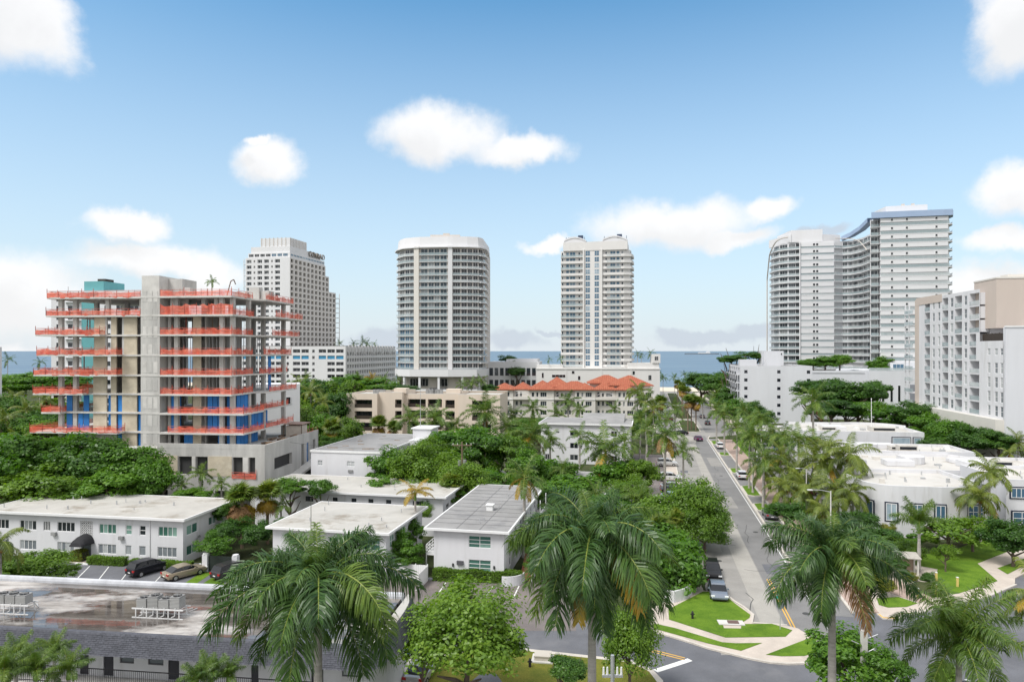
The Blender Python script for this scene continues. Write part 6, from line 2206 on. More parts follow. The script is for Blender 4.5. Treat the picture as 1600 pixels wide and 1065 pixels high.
def tree(px, py, rw, rh, D, kind='mid', label='', group=None, name='broadleaf_tree', cat='tree', base=0.0, trunk=True):
    X, z = AX(px, D), AZ(py, D)
    rx, rz = rw * D / FPX, rh * D / FPX
    if '{k}' in label:
        adj = {'dk': 'dark green', 'mid': 'mid-green', 'lt': 'pale yellow-green', 'big': 'large-leaved', 'fine': 'fine-leaved'}.get(kind, 'green')
        label = label.replace('{k}', ('broad ' if rw * D / FPX > 4 else 'small ') + adj)
    t = thing(name, label, cat, (X, D, base), random.uniform(0, 6.28), group)
    i = random.randrange(9)
    me = CROWN[kind][i % len(CROWN[kind])]
    k = rx / 3.5 * 1.12
    h = max(.6, z - base)
    c = link('crown', me, t, (0, 0, h), random.uniform(0, 6.28), (k, k, max(.35 * k, rz / 3.0 * 1.05)))
    if trunk:
        link('trunk', TRUNKS[i % 4], t, (0, 0, 0), 0, (rx * .95, rx * .95, h * 1.02))
    return t

def shrub(px, py, rw, rh, D, kind='mid', label='', group=None, name='shrub', base=0.0):
    X, z = AX(px, D), AZ(py, D)
    rx, rz = rw * D / FPX, rh * D / FPX
    me = CROWN[kind][random.randrange(len(CROWN[kind]))]
    k = rx / 3.5 * 1.1
    # a bush stands on the ground: its foliage reaches down to the base
    o = link(name, me, None, (X, D, max(base + rz * .55, z)), random.uniform(0, 6.28), (k, k, rz / 3.0))
    return tag(o, label, 'shrub', group)

# ---- palms
def frond_mesh(name, seed, a0, bend, m, n=34, L=3.6, ll=.82, w=.055, plume=35, droop=.35, segs=2, rib=RACH):
    g = random.Random(seed)
    S_ = 14
    pts, tan = [Vector((0, 0, 0))], []
    for i in range(S_):
        s = (i + .5) / S_
        e = R(a0 - bend * s ** 1.25)
        d = Vector((math.cos(e), 0, math.sin(e)))
        tan.append(d)
        pts.append(pts[-1] + d * (L / S_))
    tan.append(tan[-1])
    def at(s):
        x = min(.9999, s) * S_
        i = int(x)
        return pts[i].lerp(pts[i + 1], x - i), tan[i]
    b = MB()
    for i in range(S_):
        r0, r1 = .038 * (1 - i / S_) + .007, .038 * (1 - (i + 1) / S_) + .007
        b.tube(pts[i], pts[i + 1], r0, r1, 4, 1, cap=False)
    for k in range(n):
        s = .13 + .87 * (k + .5) / n
        for side in (-1, 1):
            ss = s + g.uniform(-.008, .008)
            p, t = at(ss)
            up = Vector((-t.z, 0, t.x))
            lat = Vector((0, side, 0))
            ang = R(g.uniform(-plume, plume) + 8)
            fwd = .24 + .50 * ss + g.uniform(-.12, .12)
            d = (lat * math.cos(ang) + up * math.sin(ang) + t * fwd).normalized()
            ln = ll * (math.sin(math.pi * (.16 + .74 * ss)) ** .7) * g.uniform(.85, 1.12)
            wd = w * g.uniform(.8, 1.15)
            # strip plane: widen along the rib
            q = [p]
            dd = d.copy()
            for j in range(segs):
                dd = (dd + Vector((0, 0, -droop * (j + .6) * (2 / segs if segs > 2 else 1)))).normalized()
                q.append(q[-1] + dd * (ln / segs))
            wv = t.cross(d).cross(d).normalized() * wd
            ws = {1: [.8, .12], 2: [.55, 1.0, .12], 3: [.5, 1.0, .75, .10]}[segs]
            for j in range(segs):
                b.quad(q[j] - wv * ws[j] * .5, q[j] + wv * ws[j] * .5, q[j + 1] + wv * ws[j + 1] * .5, q[j + 1] - wv * ws[j + 1] * .5, 0)
    return b.mesh(name, [m, rib])

RING = [(80, 35), (66, 55), (50, 72), (33, 82), (13, 78), (-10, 62), (-34, 44)]
FR = {}
def frond(kind, ring):
    key = (kind, ring)
    if key not in FR:
        a0, bd = RING[ring]
        sd = ring * 13 + len(kind) * 101
        P = dict(
            near=dict(m=PALM_DK, n=125, w=.052, ll=1.12, plume=58, droop=.46, segs=3),
            nearlt=dict(m=PALM_MID, n=110, w=.052, ll=1.0, plume=50, droop=.44, segs=3),
            royal=dict(m=PALM_MID, n=44, w=.085, ll=.86, plume=38, droop=.34),
            royalm=dict(m=PALM_MID, n=44, w=.085, ll=.86, plume=38, droop=.34),
            coco=dict(m=PALM_LT, n=44, w=.085, ll=.95, plume=10, droop=.62),
            yellow=dict(m=PALM_YEL, n=44, w=.085, ll=.85, plume=20, droop=.5),
            dead=dict(m=PALM_BRN, n=44, w=.075, ll=.8, plume=25, droop=.6),
            far=dict(m=PALM_DK, n=16, w=.20, ll=.9, plume=25, droop=.4, segs=1))[kind]
        if kind == 'coco': bd += 22
        FR[key] = frond_mesh('palm_frond', sd, a0, bd, **P)
    return FR[key]

def pole_mesh(key, prof, m, n=10, ringed=0):
    if key not in _cache:
        b = MB()
        for (z0, r0), (z1, r1) in zip(prof, prof[1:]): b.tube((0, 0, z0), (0, 0, z1), r0, r1, n, cap=False)
        _cache[key] = b.mesh(key, m, True)
    return _cache[key]

NEARS = [.50, .66, .86, 1.0, 1.05, 1.02, 1.0]
def palm(px, py, D, fpx, kind='royal', label='', group=None, nf=15, extra=(), base=0.0, lean=None, rings=None, name=None, trunk_r=None):
    """px, py: where the fronds leave the trunk; fpx: frond length in pixels of the photograph"""
    X, z = AX(px, D), AZ(py, D)
    k = fpx * D / FPX / 3.6
    h = max(1.0, z - base)
    nm = name or {'coco': 'coconut_palm', 'yellow': 'yellow_palm'}.get(kind, 'royal_palm')
    t = thing(nm, label, 'palm tree', (X, D, base), random.uniform(0, 6.28), group)
    if kind not in ('near', 'far'):
        lean_ = .07 if kind == 'coco' else .025
        t.rotation_euler.x = random.uniform(-lean_, lean_); t.rotation_euler.y = random.uniform(-lean_, lean_)
    sh = 0
    if kind in ('near', 'nearlt', 'royal', 'royalm', 'yellow'):
        sh = min(1.25 * k, h * .3)
        prof = [(-.02, 1.25), (.05, 1.05), (.3, .95), (.55, 1.05), (1.0, .72)]
        r_ = trunk_r or .21 * k ** .5
        link('trunk', pole_mesh('royal_palm_trunk', prof, PTRUNK, 12), t, (0, 0, 0), 0, (r_, r_, h - sh))
        link('crownshaft', pole_mesh('palm_crownshaft', [(0, .85), (.15, 1.0), (.6, .8), (1.06, .42)], SHAFT, 10), t, (0, 0, h - sh), 0, (r_ * .95, r_ * .95, sh))
    else:
        r_ = trunk_r or .16 * k ** .5
        link('trunk', pole_mesh('slender_palm_trunk', [(-.02, 1.5), (.08, 1.05), (.5, .85), (1.0, .75)], PTRUNK if kind == 'coco' else PBROWN, 8), t, (0, 0, 0), 0, (r_, r_, h))
    seq = rings or [0, 1, 1, 1, 2, 2, 2, 3, 3, 3, 4, 4, 4, 5, 5, 5, 6, 6, 2, 3, 4, 5]
    a = random.uniform(0, 6.28)
    for i in range(nf):
        ring = seq[int(i * len(seq) / nf)]
        a += 2.39996 + random.uniform(-.25, .25)
        kd = kind
        if kind == 'near' and i % 4 == 1: kd = 'nearlt'
        f = k * random.uniform(.88, 1.1) * (NEARS[ring] if kind == 'near' else 1.0)
        o = link('frond', frond(kd, ring), t, (0, 0, h), scale=(f, f, f), rot=(random.uniform(-.12, .12), random.uniform(-.09, .09), a))
    for kd, ring in extra:
        a += 2.39996
        f = k * random.uniform(.85, 1.0)
        link('frond', frond(kd, ring), t, (0, 0, h - .05), scale=(f, f, f), rot=(0, 0, a))
    if kind == 'coco':
        b = MB()
        for i in range(9):
            aa = i * 2.4
            p = Vector((math.cos(aa) * .3 * k, math.sin(aa) * .3 * k, h - .35 * k - (i % 3) * .12))
            b.tube(p, p + Vector((0, 0, -.22)), .09, .12, 6); b.tube(p + Vector((0, 0, -.22)), p + Vector((0, 0, -.34)), .12, .03, 6)
        obj('coconuts', b, mat('orange_coconut', (.42, .17, .04), .6, .15, 3), t)
    return t

def fan_leaf(seed, m):
    g = random.Random(seed)
    b = MB()
    b.tube((0, 0, 0), (.7, 0, .05), .02, .015, 4, 1, cap=False)
    n = 26
    for i in range(n):
        a = R(-125 + 250 * i / (n - 1))
        ln = 1.0 * (1 - .25 * abs(i - n / 2) / n) * g.uniform(.9, 1.1)
        d = Vector((math.cos(a), math.sin(a), .0))
        p0 = Vector((.7, 0, .05))
        s = Vector((-d.y, d.x, 0)) * .055
        mid = p0 + d * ln * .6 + Vector((0, 0, .06))
        tip = p0 + d * ln + Vector((0, 0, -.22 * g.uniform(.6, 1.6)))
        b.quad(p0 - s * .3, p0 + s * .3, mid + s, mid - s)
        b.quad(mid - s, mid + s, tip + s * .15, tip - s * .15)
    return b.mesh('fan_leaf', [m, RACH])
FAN = dict(g=[fan_leaf(1, PALM_MID), fan_leaf(2, PALM_LT)], b=[fan_leaf(3, PALM_BRN), fan_leaf(4, PALM_YEL)])

def fan_palm(px, py, D, rpx, label, group=None, skirt=.3, base=0.0, n=34):
    X, z = AX(px, D), AZ(py, D)
    k = rpx * D / FPX / 1.7
    h = max(.8, z - base)
    t = thing('cabbage_palm', label, 'palm tree', (X, D, base), random.uniform(0, 6.28), group)
    link('trunk', pole_mesh('cabbage_palm_trunk', [(-.02, 1.2), (.1, 1.0), (.85, 1.0), (1.0, 1.35)], PBROWN, 8), t, (0, 0, 0), 0, (.19, .19, h))
    a = 0
    for i in range(n):
        a += 2.4
        f = i / n
        e = R(82 - 120 * f ** .9 + random.uniform(-10, 10))
        dead = f > 1 - skirt
        if dead: e = R(random.uniform(-75, -30))
        sc = k * random.uniform(.85, 1.12)
        link('fan_leaf', random.choice(FAN['b' if dead else 'g']), t, (0, 0, h - (.25 * k if dead else 0)), scale=(sc, sc, sc), rot=(random.uniform(-.4, .4), -e, a))
    return t

# ---- big trees in front of the building site
g1 = 'dense trees between the apartment house and the building site'
for q in ((55, 722, 62, 46, 105), (150, 722, 58, 40, 104), (215, 728, 50, 38, 103), (15, 715, 50, 46, 108), (100, 752, 62, 32, 99.5), (180, 757, 55, 30, 99), (35, 765, 50, 30, 98), (238, 752, 34, 34, 100), (118, 712, 40, 30, 107)):
    tree(*q, kind=random.choice(['dk', 'mid', 'mid', 'lt']), label='{k} tree between the long apartment house and the unfinished high-rise', group=g1)
for q in ((255, 745, 102, 24), (312, 742, 102, 26), (345, 757, 101, 22), (285, 758, 100, 20), (232, 765, 99, 18)):
    palm(*q, kind='royalm', nf=12, label='small feathery palm against the podium of the unfinished high-rise', group='small palms along the podium')
for q in ((500, 762, 44 / 2, 14, 97), (455, 760, 26, 14, 97), (300, 775, 30, 14, 98)):
    tree(*q, kind='mid', label='low leafy tree beside the long low white house', group='low trees by the low house')
# left of and beyond the site
for q in ((12, 655, 138, 30), (42, 640, 150, 26), (66, 625, 160, 22), (15, 620, 165, 22), (30, 690, 128, 28)):
    palm(*q, kind=random.choice(['royalm', 'coco']), nf=13, label='palm standing beyond the left side of the unfinished high-rise', group='palms beyond the building site')
for q in ((20, 600, 50, 18, 215), (90, 598, 50, 16, 215), (0, 640, 40, 28, 160), (60, 660, 40, 22, 150), (35, 672, 36, 22, 140), (90, 640, 36, 20, 165), (80, 672, 32, 18, 138), (8, 700, 36, 18, 124)):
    tree(*q, kind=random.choice(['dk', 'mid', 'lt']), label='{k} tree beyond the left side of the unfinished high-rise', group='trees beyond the building site')
palm(12, 563, 330, 16, 'far', 'lone palm on the shore seen past the building site', nf=11)
palm(62, 567, 330, 13, 'far', 'small shore palm next to the slabs of the building site', nf=11)
# between the site and the beige block
g2 = 'trees between the building site and the beige block'
for q in ((470, 620, 34, 24, 205), (505, 610, 36, 18, 225), (545, 612, 34, 22, 215), (525, 640, 32, 26, 190), (480, 655, 30, 26, 172), (455, 640, 26, 24, 185), (500, 672, 28, 22, 158), (462, 685, 24, 18, 148), (540, 672, 24, 22, 160), (520, 695, 20, 14, 146)):
    tree(*q, kind=random.choice(['dk', 'mid', 'mid', 'lt']), label='{k} tree between the unfinished high-rise and the beige block', group=g2)
for q in ((487, 612, 190, 26), (505, 628, 178, 24), (470, 600, 215, 22), (465, 645, 165, 24)):
    palm(*q, kind='coco', nf=12, label='coconut palm among the trees between the high-rise site and the beige block', group='palms between site and beige block')
palm(582, 592, 245, 15, 'yellow', 'yellow-leaved palm in front of the hotel podium', nf=13)
for q in ((600, 592, 240, 13), (560, 590, 250, 13), (622, 594, 240, 11), (478, 592, 245, 15)):
    palm(*q, kind='royal', nf=11, label='dark palm in front of the hotel podium', group='palms before the hotel podium')
for q in ((590, 604, 36, 10, 232), (632, 608, 24, 8, 228), (550, 598, 36, 11, 250), (765, 608, 16, 8, 240)):
    tree(*q, kind=random.choice(['dk', 'mid']), label='broadleaf tree behind the beige block', group='trees behind the beige block')
for q in ((737, 600, 236, 16), (752, 596, 238, 14), (722, 602, 234, 14)):
    palm(*q, kind='royal', nf=12, label='palm behind the right wing of the beige block', group='palms behind the beige block')
fan_palm(592, 664, 166, 18, 'cabbage palm in front of the left wing of the beige block')
fan_palm(615, 668, 164, 14, 'smaller cabbage palm next to the lift shaft mast', skirt=.2)
fan_palm(520, 668, 150, 20, 'round-headed cabbage palm behind the patched grey roof', skirt=.1)
# centre grove
g3 = 'grove in the middle of the block'
for q in ((612, 738, 40, 34, 112), (662, 738, 44, 36, 110), (715, 752, 40, 30, 107), (752, 705, 42, 36, 122), (700, 700, 40, 30, 124), (795, 712, 40, 36, 120), (770, 755, 36, 26, 110), (600, 765, 30, 18, 104), (650, 772, 36, 16, 103), (735, 690, 36, 26, 128), (825, 735, 34, 30, 114), (700, 775, 30, 16, 103), (672, 705, 24, 18, 120)):
    tree(*q, kind=random.choice(['mid', 'fine', 'big', 'lt', 'dk', 'mid']), label='{k} tree in the grove around the utility pole', group=g3)
for q in ((678, 655, 148, 36), (757, 645, 150, 38)):
    palm(*q, kind='royal', nf=17, extra=[('dead', 6)], label='tall royal palm in front of the beige block', group='tall palms before the beige block')
palm(830, 680, 132, 40, 'royal', 'royal palm with brown lower fronds beside the townhouse row', nf=17, extra=[('dead', 6), ('yellow', 5), ('dead', 6)])
fan_palm(705, 758, 103, 24, 'grey-green fan palm below the utility pole', skirt=.1)
palm(650, 770, 87, 34, 'yellow', 'golden palm rising between the flat white roofs', nf=11, rings=[1, 2, 2, 3, 3, 4, 4])
palm(818, 745, 86, 42, 'royalm', 'palm with hanging orange fronds beside the grey-roofed house', nf=11, extra=[('yellow', 5), ('yellow', 6), ('yellow', 6), ('yellow', 5), ('yellow', 6)])
fan_palm(378, 782, 90, 33, 'shaggy cabbage palm with brown skirt beside the long apartment house', skirt=.42, n=44)
fan_palm(418, 775, 92, 28, 'second shaggy cabbage palm next to the skirted one', skirt=.35, n=40)
# townhouse garden palms
for q in ((888, 628, 222, 22), (832, 640, 205, 24), (870, 648, 200, 20), (960, 640, 205, 18), (920, 655, 180, 18), (800, 648, 200, 22), (905, 640, 215, 18)):
    palm(*q, kind='royal', nf=13, label='palm in the garden of the orange-roofed townhouses', group='townhouse garden palms')
palm(993, 612, 205, 27, 'coco', 'slender coconut palm at the street end of the townhouse row', nf=14)
for q in ((850, 668, 30, 14, 190), (905, 668, 30, 12, 188), (945, 660, 26, 14, 195), (815, 672, 24, 16, 175), (980, 668, 24, 14, 185), (1010, 655, 20, 16, 205)):
    tree(*q, kind=random.choice(['dk', 'mid']), label='garden tree in front of the orange-roofed townhouses', group='townhouse garden trees')
palm(905, 682, 140, 28, 'royalm', 'thin-trunked palm against the plain three-storey block', nf=11)
palm(948, 705, 116, 52, 'royal', 'wide dark royal palm left of the street', nf=20, extra=[('yellow', 5), ('dead', 6)])
palm(975, 690, 124, 34, 'royalm', 'palm with one yellow frond beside the parked cars', nf=12, extra=[('yellow', 3)])
palm(1038, 680, 112, 40, 'royalm', 'royal palm with pale dead fronds at the left kerb', nf=16, extra=[('dead', 5), ('dead', 6), ('dead', 6), ('yellow', 6), ('dead', 6)])
for q in ((1020, 640, 180, 26), (1000, 655, 165, 24), (1040, 655, 165, 22), (1010, 672, 150, 26)):
    palm(*q, kind=random.choice(['royalm', 'coco']), nf=13, label='palm in the cluster at the left side of the street', group='palms left of the street')
for q in ((870, 742, 30, 22, 124), (900, 765, 40, 22, 108), (960, 745, 34, 24, 114), (1000, 740, 30, 26, 112), (985, 770, 30, 18, 104), (1045, 800, 46, 30, 93), (1085, 795, 44, 36, 92), (1000, 815, 44, 26, 90), (950, 790, 40, 24, 98), (860, 770, 34, 20, 102), (1100, 825, 34, 24, 88), (1040, 845, 36, 24, 84)):
    tree(*q, kind=random.choice(['mid', 'fine', 'lt', 'big']), label='{k} tree on the left side of the street', group='trees left of the street')
tree(1062, 885, 46, 40, 75, 'big', 'round glossy tree overhanging the pavement beside the silver sedan')
tree(1020, 880, 32, 30, 79, 'mid', 'leafy tree behind the glossy pavement tree')
fan_palm(1030, 825, 86, 24, 'grey-green fan palm between the street trees', skirt=.12)
fan_palm(1058, 812, 88, 20, 'smaller fan palm between the street trees with pale leaves', skirt=.12)
# more slender palms scattered through the gardens
for px, py, D, f, kd, lb in ((640, 655, 160, 30, 'royal', 'royal palm whose crown hides the middle of the beige block'), (715, 665, 150, 26, 'royalm', 'smaller light palm between the two tall palms of the beige block'),
        (860, 690, 140, 30, 'royalm', 'light green palm at the corner of the plain three-storey block'), (790, 668, 150, 26, 'royal', 'palm at the right end of the beige block'), (1010, 628, 200, 26, 'royalm', 'bright palm where the townhouse row meets the street'),
        (1055, 640, 190, 22, 'royalm', 'short bright palm at the left kerb before the median'), (770, 640, 190, 22, 'royal', 'palm between the beige block and the townhouses'), (880, 735, 118, 26, 'royalm', 'low bright palm in front of the plain three-storey block'),
        (1068, 705, 122, 26, 'royalm', 'thin bright palm at the left kerb beside the pale cars'), (930, 775, 100, 32, 'royalm', 'bright palm behind the tall foreground palm'), (1000, 780, 98, 34, 'nearlt', 'fresh green palm between the street trees'),
        (870, 800, 88, 34, 'nearlt', 'fresh green palm right of the grey-roofed house'), (565, 690, 136, 18, 'royalm', 'small palm behind the patched grey roof'), (440, 790, 92, 22, 'royalm', 'low palm at the end of the long low white house')):
    palm(px, py, D, f, kd, lb, nf=14)
# palms along the right pavement
g4 = 'royal palms along the right pavement'
ORD = ['first', 'second', 'third', 'fourth', 'fifth', 'sixth']
for i, (x, t) in enumerate(((18.4, 119), (18.5, 131), (18.4, 135), (18.4, 154), (18.4, 178), (18.4, 199), (25.2, 126), (25.4, 140), (25.2, 152), (25.3, 165), (25.2, 180), (25.4, 195))):
    p = RF(x, t)
    D = p[1]
    lb = 'royal palm on the ' + ORD[[0, 1, 1, 2, 3, 4][i]] + ' planted kerb island counted from the junction' if i < 6 else 'royal palm on the grass verge, ' + ORD[i - 6] + ' from the junction'
    palm(800 + p[0] / D * FPX, HY + (H - random.uniform(8.0, 10.5)) / D * FPX, D, 3.7 * FPX / D, kind=random.choice(['royal', 'royalm']), nf=15, label=lb, group=g4)
for q in ((1190, 655, 20, 16, 190), (1180, 690, 22, 18, 160), (1215, 690, 20, 14, 150), (1150, 640, 24, 16, 225), (1170, 640, 20, 14, 215)):
    tree(*q, kind=random.choice(['dk', 'mid']), label='leafy tree behind the royal palms of the right pavement', group='trees behind the pavement palms')
palm(1272, 628, 140, 40, 'royal', 'tall solitary royal palm above the white villas', nf=16, extra=[('dead', 6)])
palm(1273, 690, 126, 34, 'royal', 'lower dark palm under the solitary royal palm', nf=14, rings=[1, 2, 3, 3, 4, 4, 5])
g5 = 'coconut palms between the street and the villas'
for q in ((1215, 712, 124, 36), (1240, 738, 112, 44), (1282, 722, 108, 50), (1332, 712, 106, 50), (1262, 765, 100, 48), (1225, 762, 106, 40), (1310, 765, 98, 46), (1195, 735, 118, 34), (1300, 700, 122, 34), (1335, 770, 96, 40), (1290, 800, 92, 40)):
    palm(*q, kind='coco', nf=16, extra=[('yellow', 5)] if random.random() < .6 else [], label='olive coconut palm in the thicket between the street and the villas', group=g5)
for q in ((1230, 800, 30, 16, 94), (1340, 815, 30, 20, 93), (1310, 835, 30, 14, 90), (1375, 838, 30, 16, 87), (1395, 850, 26, 14, 84), (1350, 860, 26, 14, 84)):
    tree(*q, kind=random.choice(['mid', 'dk', 'lt']), label='low leafy tree at the foot of the coconut thicket', group='low trees by the villas')
palm(1545, 738, 95, 44, 'coco', 'coconut palm leaning over the villa with the strip window', nf=17)
palm(1532, 775, 92, 46, 'coco', 'full yellow-tipped coconut palm beside the corner villa', nf=17, extra=[('yellow', 5), ('yellow', 5), ('yellow', 4)])
palm(1436, 818, 80, 44, 'nearlt', 'young royal palm with green crownshaft in front of the corner villa', nf=11, rings=[0, 1, 1, 2, 2, 3, 3])
tree(1480, 828, 46, 24, 87, 'open', 'open-crowned pale tree in front of the corner villa')
tree(1520, 820, 30, 20, 88, 'open', 'second pale open tree nearer the coconut palms')
tree(1582, 842, 36, 30, 82, 'dk', 'small dark round tree on the verge strip', trunk=True)
tree(1478, 862, 16, 16, 80, 'open', 'thin young tree standing alone on the lawn')
# far right: trees under the balcony hotel
g6 = 'trees below the balcony hotel'
for q in ((1425, 648, 36, 20, 172), (1395, 652, 30, 18, 178), (1455, 668, 34, 20, 160), (1490, 676, 36, 20, 150), (1525, 686, 34, 20, 142), (1560, 690, 30, 18, 138), (1470, 690, 30, 14, 148), (1440, 690, 26, 12, 152)):
    tree(*q, kind=random.choice(['dk', 'mid']), label='{k} tree along the blank wall of the balcony hotel', group=g6)
for q in ((1592, 690, 136, 26), (1575, 708, 130, 20)):
    palm(*q, kind='coco', nf=13, label='bushy palm with orange base at the blank white block', group='palms at the blank block')
for q in ((1430, 700, 150, 16), (1462, 712, 142, 14)):
    palm(*q, kind='royalm', nf=11, label='short palm beside the rear villa', group='short palms by the rear villa')
for q in ((1270, 608, 30, 16, 222), (1300, 614, 36, 22, 212), (1340, 618, 38, 24, 208), (1370, 612, 24, 18, 215), (1320, 640, 36, 16, 198), (1360, 640, 30, 14, 196), (1285, 640, 28, 14, 200)):
    tree(*q, kind=random.choice(['mid', 'dk']), label='{k} tree in front of the planted terrace building', group='trees before the terrace building')
# street end
for q in ((1120, 600, 36, 18, 310), (1150, 610, 26, 18, 285), (1095, 596, 30, 14, 340), (1165, 590, 30, 12, 330), (1140, 630, 24, 18, 262), (1185, 625, 20, 14, 268)):
    tree(*q, kind='dk', label='dark tree on the right side of the street near the sea', group='trees near the street end')
for q in ((1118, 620, 275, 20), (1128, 605, 300, 18), (1140, 640, 240, 20), (1098, 628, 262, 16)):
    palm(*q, kind='royalm', nf=12, label='palm on the right side of the street near the sea', group='palms near the street end')
for x, t, dz in ((12.2, 229, 9.6), (13.4, 231, 10.0), (14.8, 230, 9.2), (12.6, 272, 10.5), (14.0, 276, 10.0), (13.0, 290, 11), (13.5, 345, 10)):
    p = RF(x, t)
    fan_palm(800 + p[0] / p[1] * FPX, HY + (H - dz) / p[1] * FPX, p[1], 2.5 * FPX / p[1], 'cabbage palm with orange-brown skirt on the street median', 'cabbage palms on the median', skirt=.45, n=36)
for q in ((1030, 588, 405, 12), (1036, 590, 402, 11), (1054, 590, 410, 11), (1070, 586, 420, 10)):
    palm(*q, kind='far', nf=12, label='dark palm where the street meets the beach', group='beach palms at the street end')
fan_palm(1032, 628, 250, 14, 'cabbage palm at the left kerb beside the townhouses')
# roof gardens
for q, b in (((858, 562, 331, 8), 17.8), ((876, 560, 331, 9), 17.8), ((996, 553, 331, 10), 20.2), ((1016, 552, 331, 11), 20.2), ((1002, 555, 331, 8), 20.2)):
    palm(*q, kind='far', nf=10, base=b, label='small palm on the roof terrace of the slim tower podium', group='podium roof palms')
for q in ((530, 541, 385, 11), (552, 538, 395, 11), (566, 536, 398, 13), (574, 538, 400, 12), (585, 546, 392, 9)):
    palm(*q, kind='far', nf=11, base=28.6, label='dark palm on the roof of the hotel podium', group='hotel podium roof palms')
for q in ((1290, 566, 22, 9, 268), (1312, 562, 18, 10, 268), (1270, 567, 16, 8, 268), (1258, 568, 14, 7, 268)):
    tree(*q, kind='mid', base=17.6, label='small tree in the roof garden of the terrace building', group='roof garden trees')
for q in ((1376, 568, 18, 10, 264), (1368, 572, 12, 8, 264)):
    tree(*q, kind='mid', base=18.6, label='small tree on the higher deck of the terrace building', group='higher deck trees')
palm(1403, 562, 266, 14, 'coco', 'palm in a white pot on the terrace deck', nf=12, base=18.6)
tree(796, 566, 14, 9, 352, 'dk', 'dark sea grape tree on the roof of the low modern wing', base=20.5)
tree(808, 580, 16, 8, 342, 'dk', 'low dark tree beside the low modern wing')
for q in ((1150, 560, 22, 7, 285), (1180, 556, 24, 8, 290), (1135, 562, 16, 7, 285)):
    tree(*q, kind='dk', label='dark tree showing over the six-storey white block', group='trees behind the six-storey block')
hg = MB(); hg.box(0, 9, 0, 3, 0, 1.3)
palm(330, 440, 118, 12, 'royalm', 'little palm showing above the top deck of the building site', nf=11, base=28.0)
# ---- foreground
palm(497, 904, 27.5, 158, 'near', 'big dark royal palm in front of the mansard building', nf=33, rings=[0, 1, 1, 1, 1, 2, 2, 2, 2, 2, 3, 3, 3, 3, 3, 3, 4, 4, 4, 4, 5, 5, 5, 5, 6, 6, 6, 6], trunk_r=.2)
palm(925, 832, 27.5, 148, 'near', 'tall royal palm with drooping fronds and an orange dead frond', nf=36, rings=[0, 1, 1, 2, 2, 2, 3, 3, 3, 3, 4, 4, 4, 4, 4, 5, 5, 5, 5, 5, 6, 6, 6, 6, 6, 6, 5, 4], extra=[('yellow', 6), ('dead', 6), ('dead', 6), ('yellow', 5)], trunk_r=.19)
palm(1300, 862, 33.5, 122, 'near', 'royal palm with one golden frond beside the junction', nf=24, rings=[0, 1, 1, 1, 2, 2, 2, 2, 3, 3, 3, 3, 4, 4, 4, 5, 5, 5, 6, 6, 6, 6], extra=[('yellow', 6), ('dead', 5), ('dead', 6), ('yellow', 5)], trunk_r=.2)
palm(1500, 992, 34, 104, 'nearlt', 'shorter royal palm with yellow crownshaft near the parked dark car', nf=22, rings=[0, 1, 1, 1, 1, 2, 2, 2, 2, 3, 3, 3, 3, 4, 4, 4, 5, 5, 5, 6], trunk_r=.18)
palm(1618, 935, 42, 70, 'coco', 'yellowish coconut palm at the far side of the cross street', nf=15, extra=[('yellow', 4), ('yellow', 3)])
palm(2, 850, 62, 50, 'coco', 'pale coconut palm beside the corner hedge of the apartment house', nf=15)
for q in ((22, 1030, 36, 48), (60, 1045, 35, 44), (105, 1050, 35, 40), (0, 1050, 34, 44), (80, 1020, 38, 36)):
    palm(*q, kind='nearlt', nf=13, rings=[0, 1, 1, 2, 2, 3, 3, 4], name='areca_palm', label='bushy areca palm against the mansard building wall', group='areca palms by the mansard building')
for q in ((330, 1052, 36, 40), (360, 1056, 36, 34), (310, 1066, 35, 36)):
    palm(*q, kind='nearlt', nf=12, rings=[0, 1, 1, 2, 2, 3, 3], name='areca_palm', label='areca palm below the window nearest the big dark royal palm', group='areca palms by the window')
tree(728, 988, 82, 58, 48, 'fine', 'bright fine-leaved tree on the corner lawn')
tree(660, 1000, 30, 26, 50, 'fine', 'side tree with fine leaves next to the silver car')
tree(985, 1000, 38, 46, 51, 'fine', 'fine-leaved tree behind the tall royal palm at the kerb')
tree(885, 1048, 34, 26, 44, 'dk', 'low dark tree on the corner lawn beside the transformer')
tree(1325, 1035, 62, 46, 45, 'mid', 'leafy tree around the concrete pole at the junction')
tree(1385, 1045, 34, 30, 43, 'mid', 'smaller leafy tree near the concrete pole')
tree(1475, 1050, 20, 20, 43, 'lt', 'sparse light tree behind the shorter royal palm')
for q in ((62, 880, 46, 22, 68), (25, 890, 34, 22, 66), (100, 893, 22, 12, 67)):
    shrub(*q, kind='lt', label='bright yellow-green bush behind the mansard roof', group='bushes behind the mansard roof')
shrub(333, 852, 27, 17, 82, 'ball', 'clipped round bush at the corner of the apartment house')
for q in ((360, 830, 30, 22, 86), (400, 835, 26, 20, 85), (440, 820, 18, 14, 88), (352, 800, 18, 16, 90)):
    shrub(*q, kind='dk', label='dark shrub beneath the skirted cabbage palms', group='shrubs under the cabbage palms')
for q in ((625, 850, 20, 22, 80), (645, 830, 18, 20, 85), (640, 865, 26, 20, 79), (660, 800, 16, 14, 93), (672, 785, 14, 12, 97)):
    shrub(*q, kind=random.choice(['mid', 'lt']), label='green shrub in the gap between the two white houses', group='shrubs between white houses')
for q in ((835, 850, 20, 24, 80), (840, 880, 18, 18, 76), (850, 820, 18, 18, 86)):
    shrub(*q, kind='mid', label='shrub beside the terracotta stair', group='shrubs by the stair')
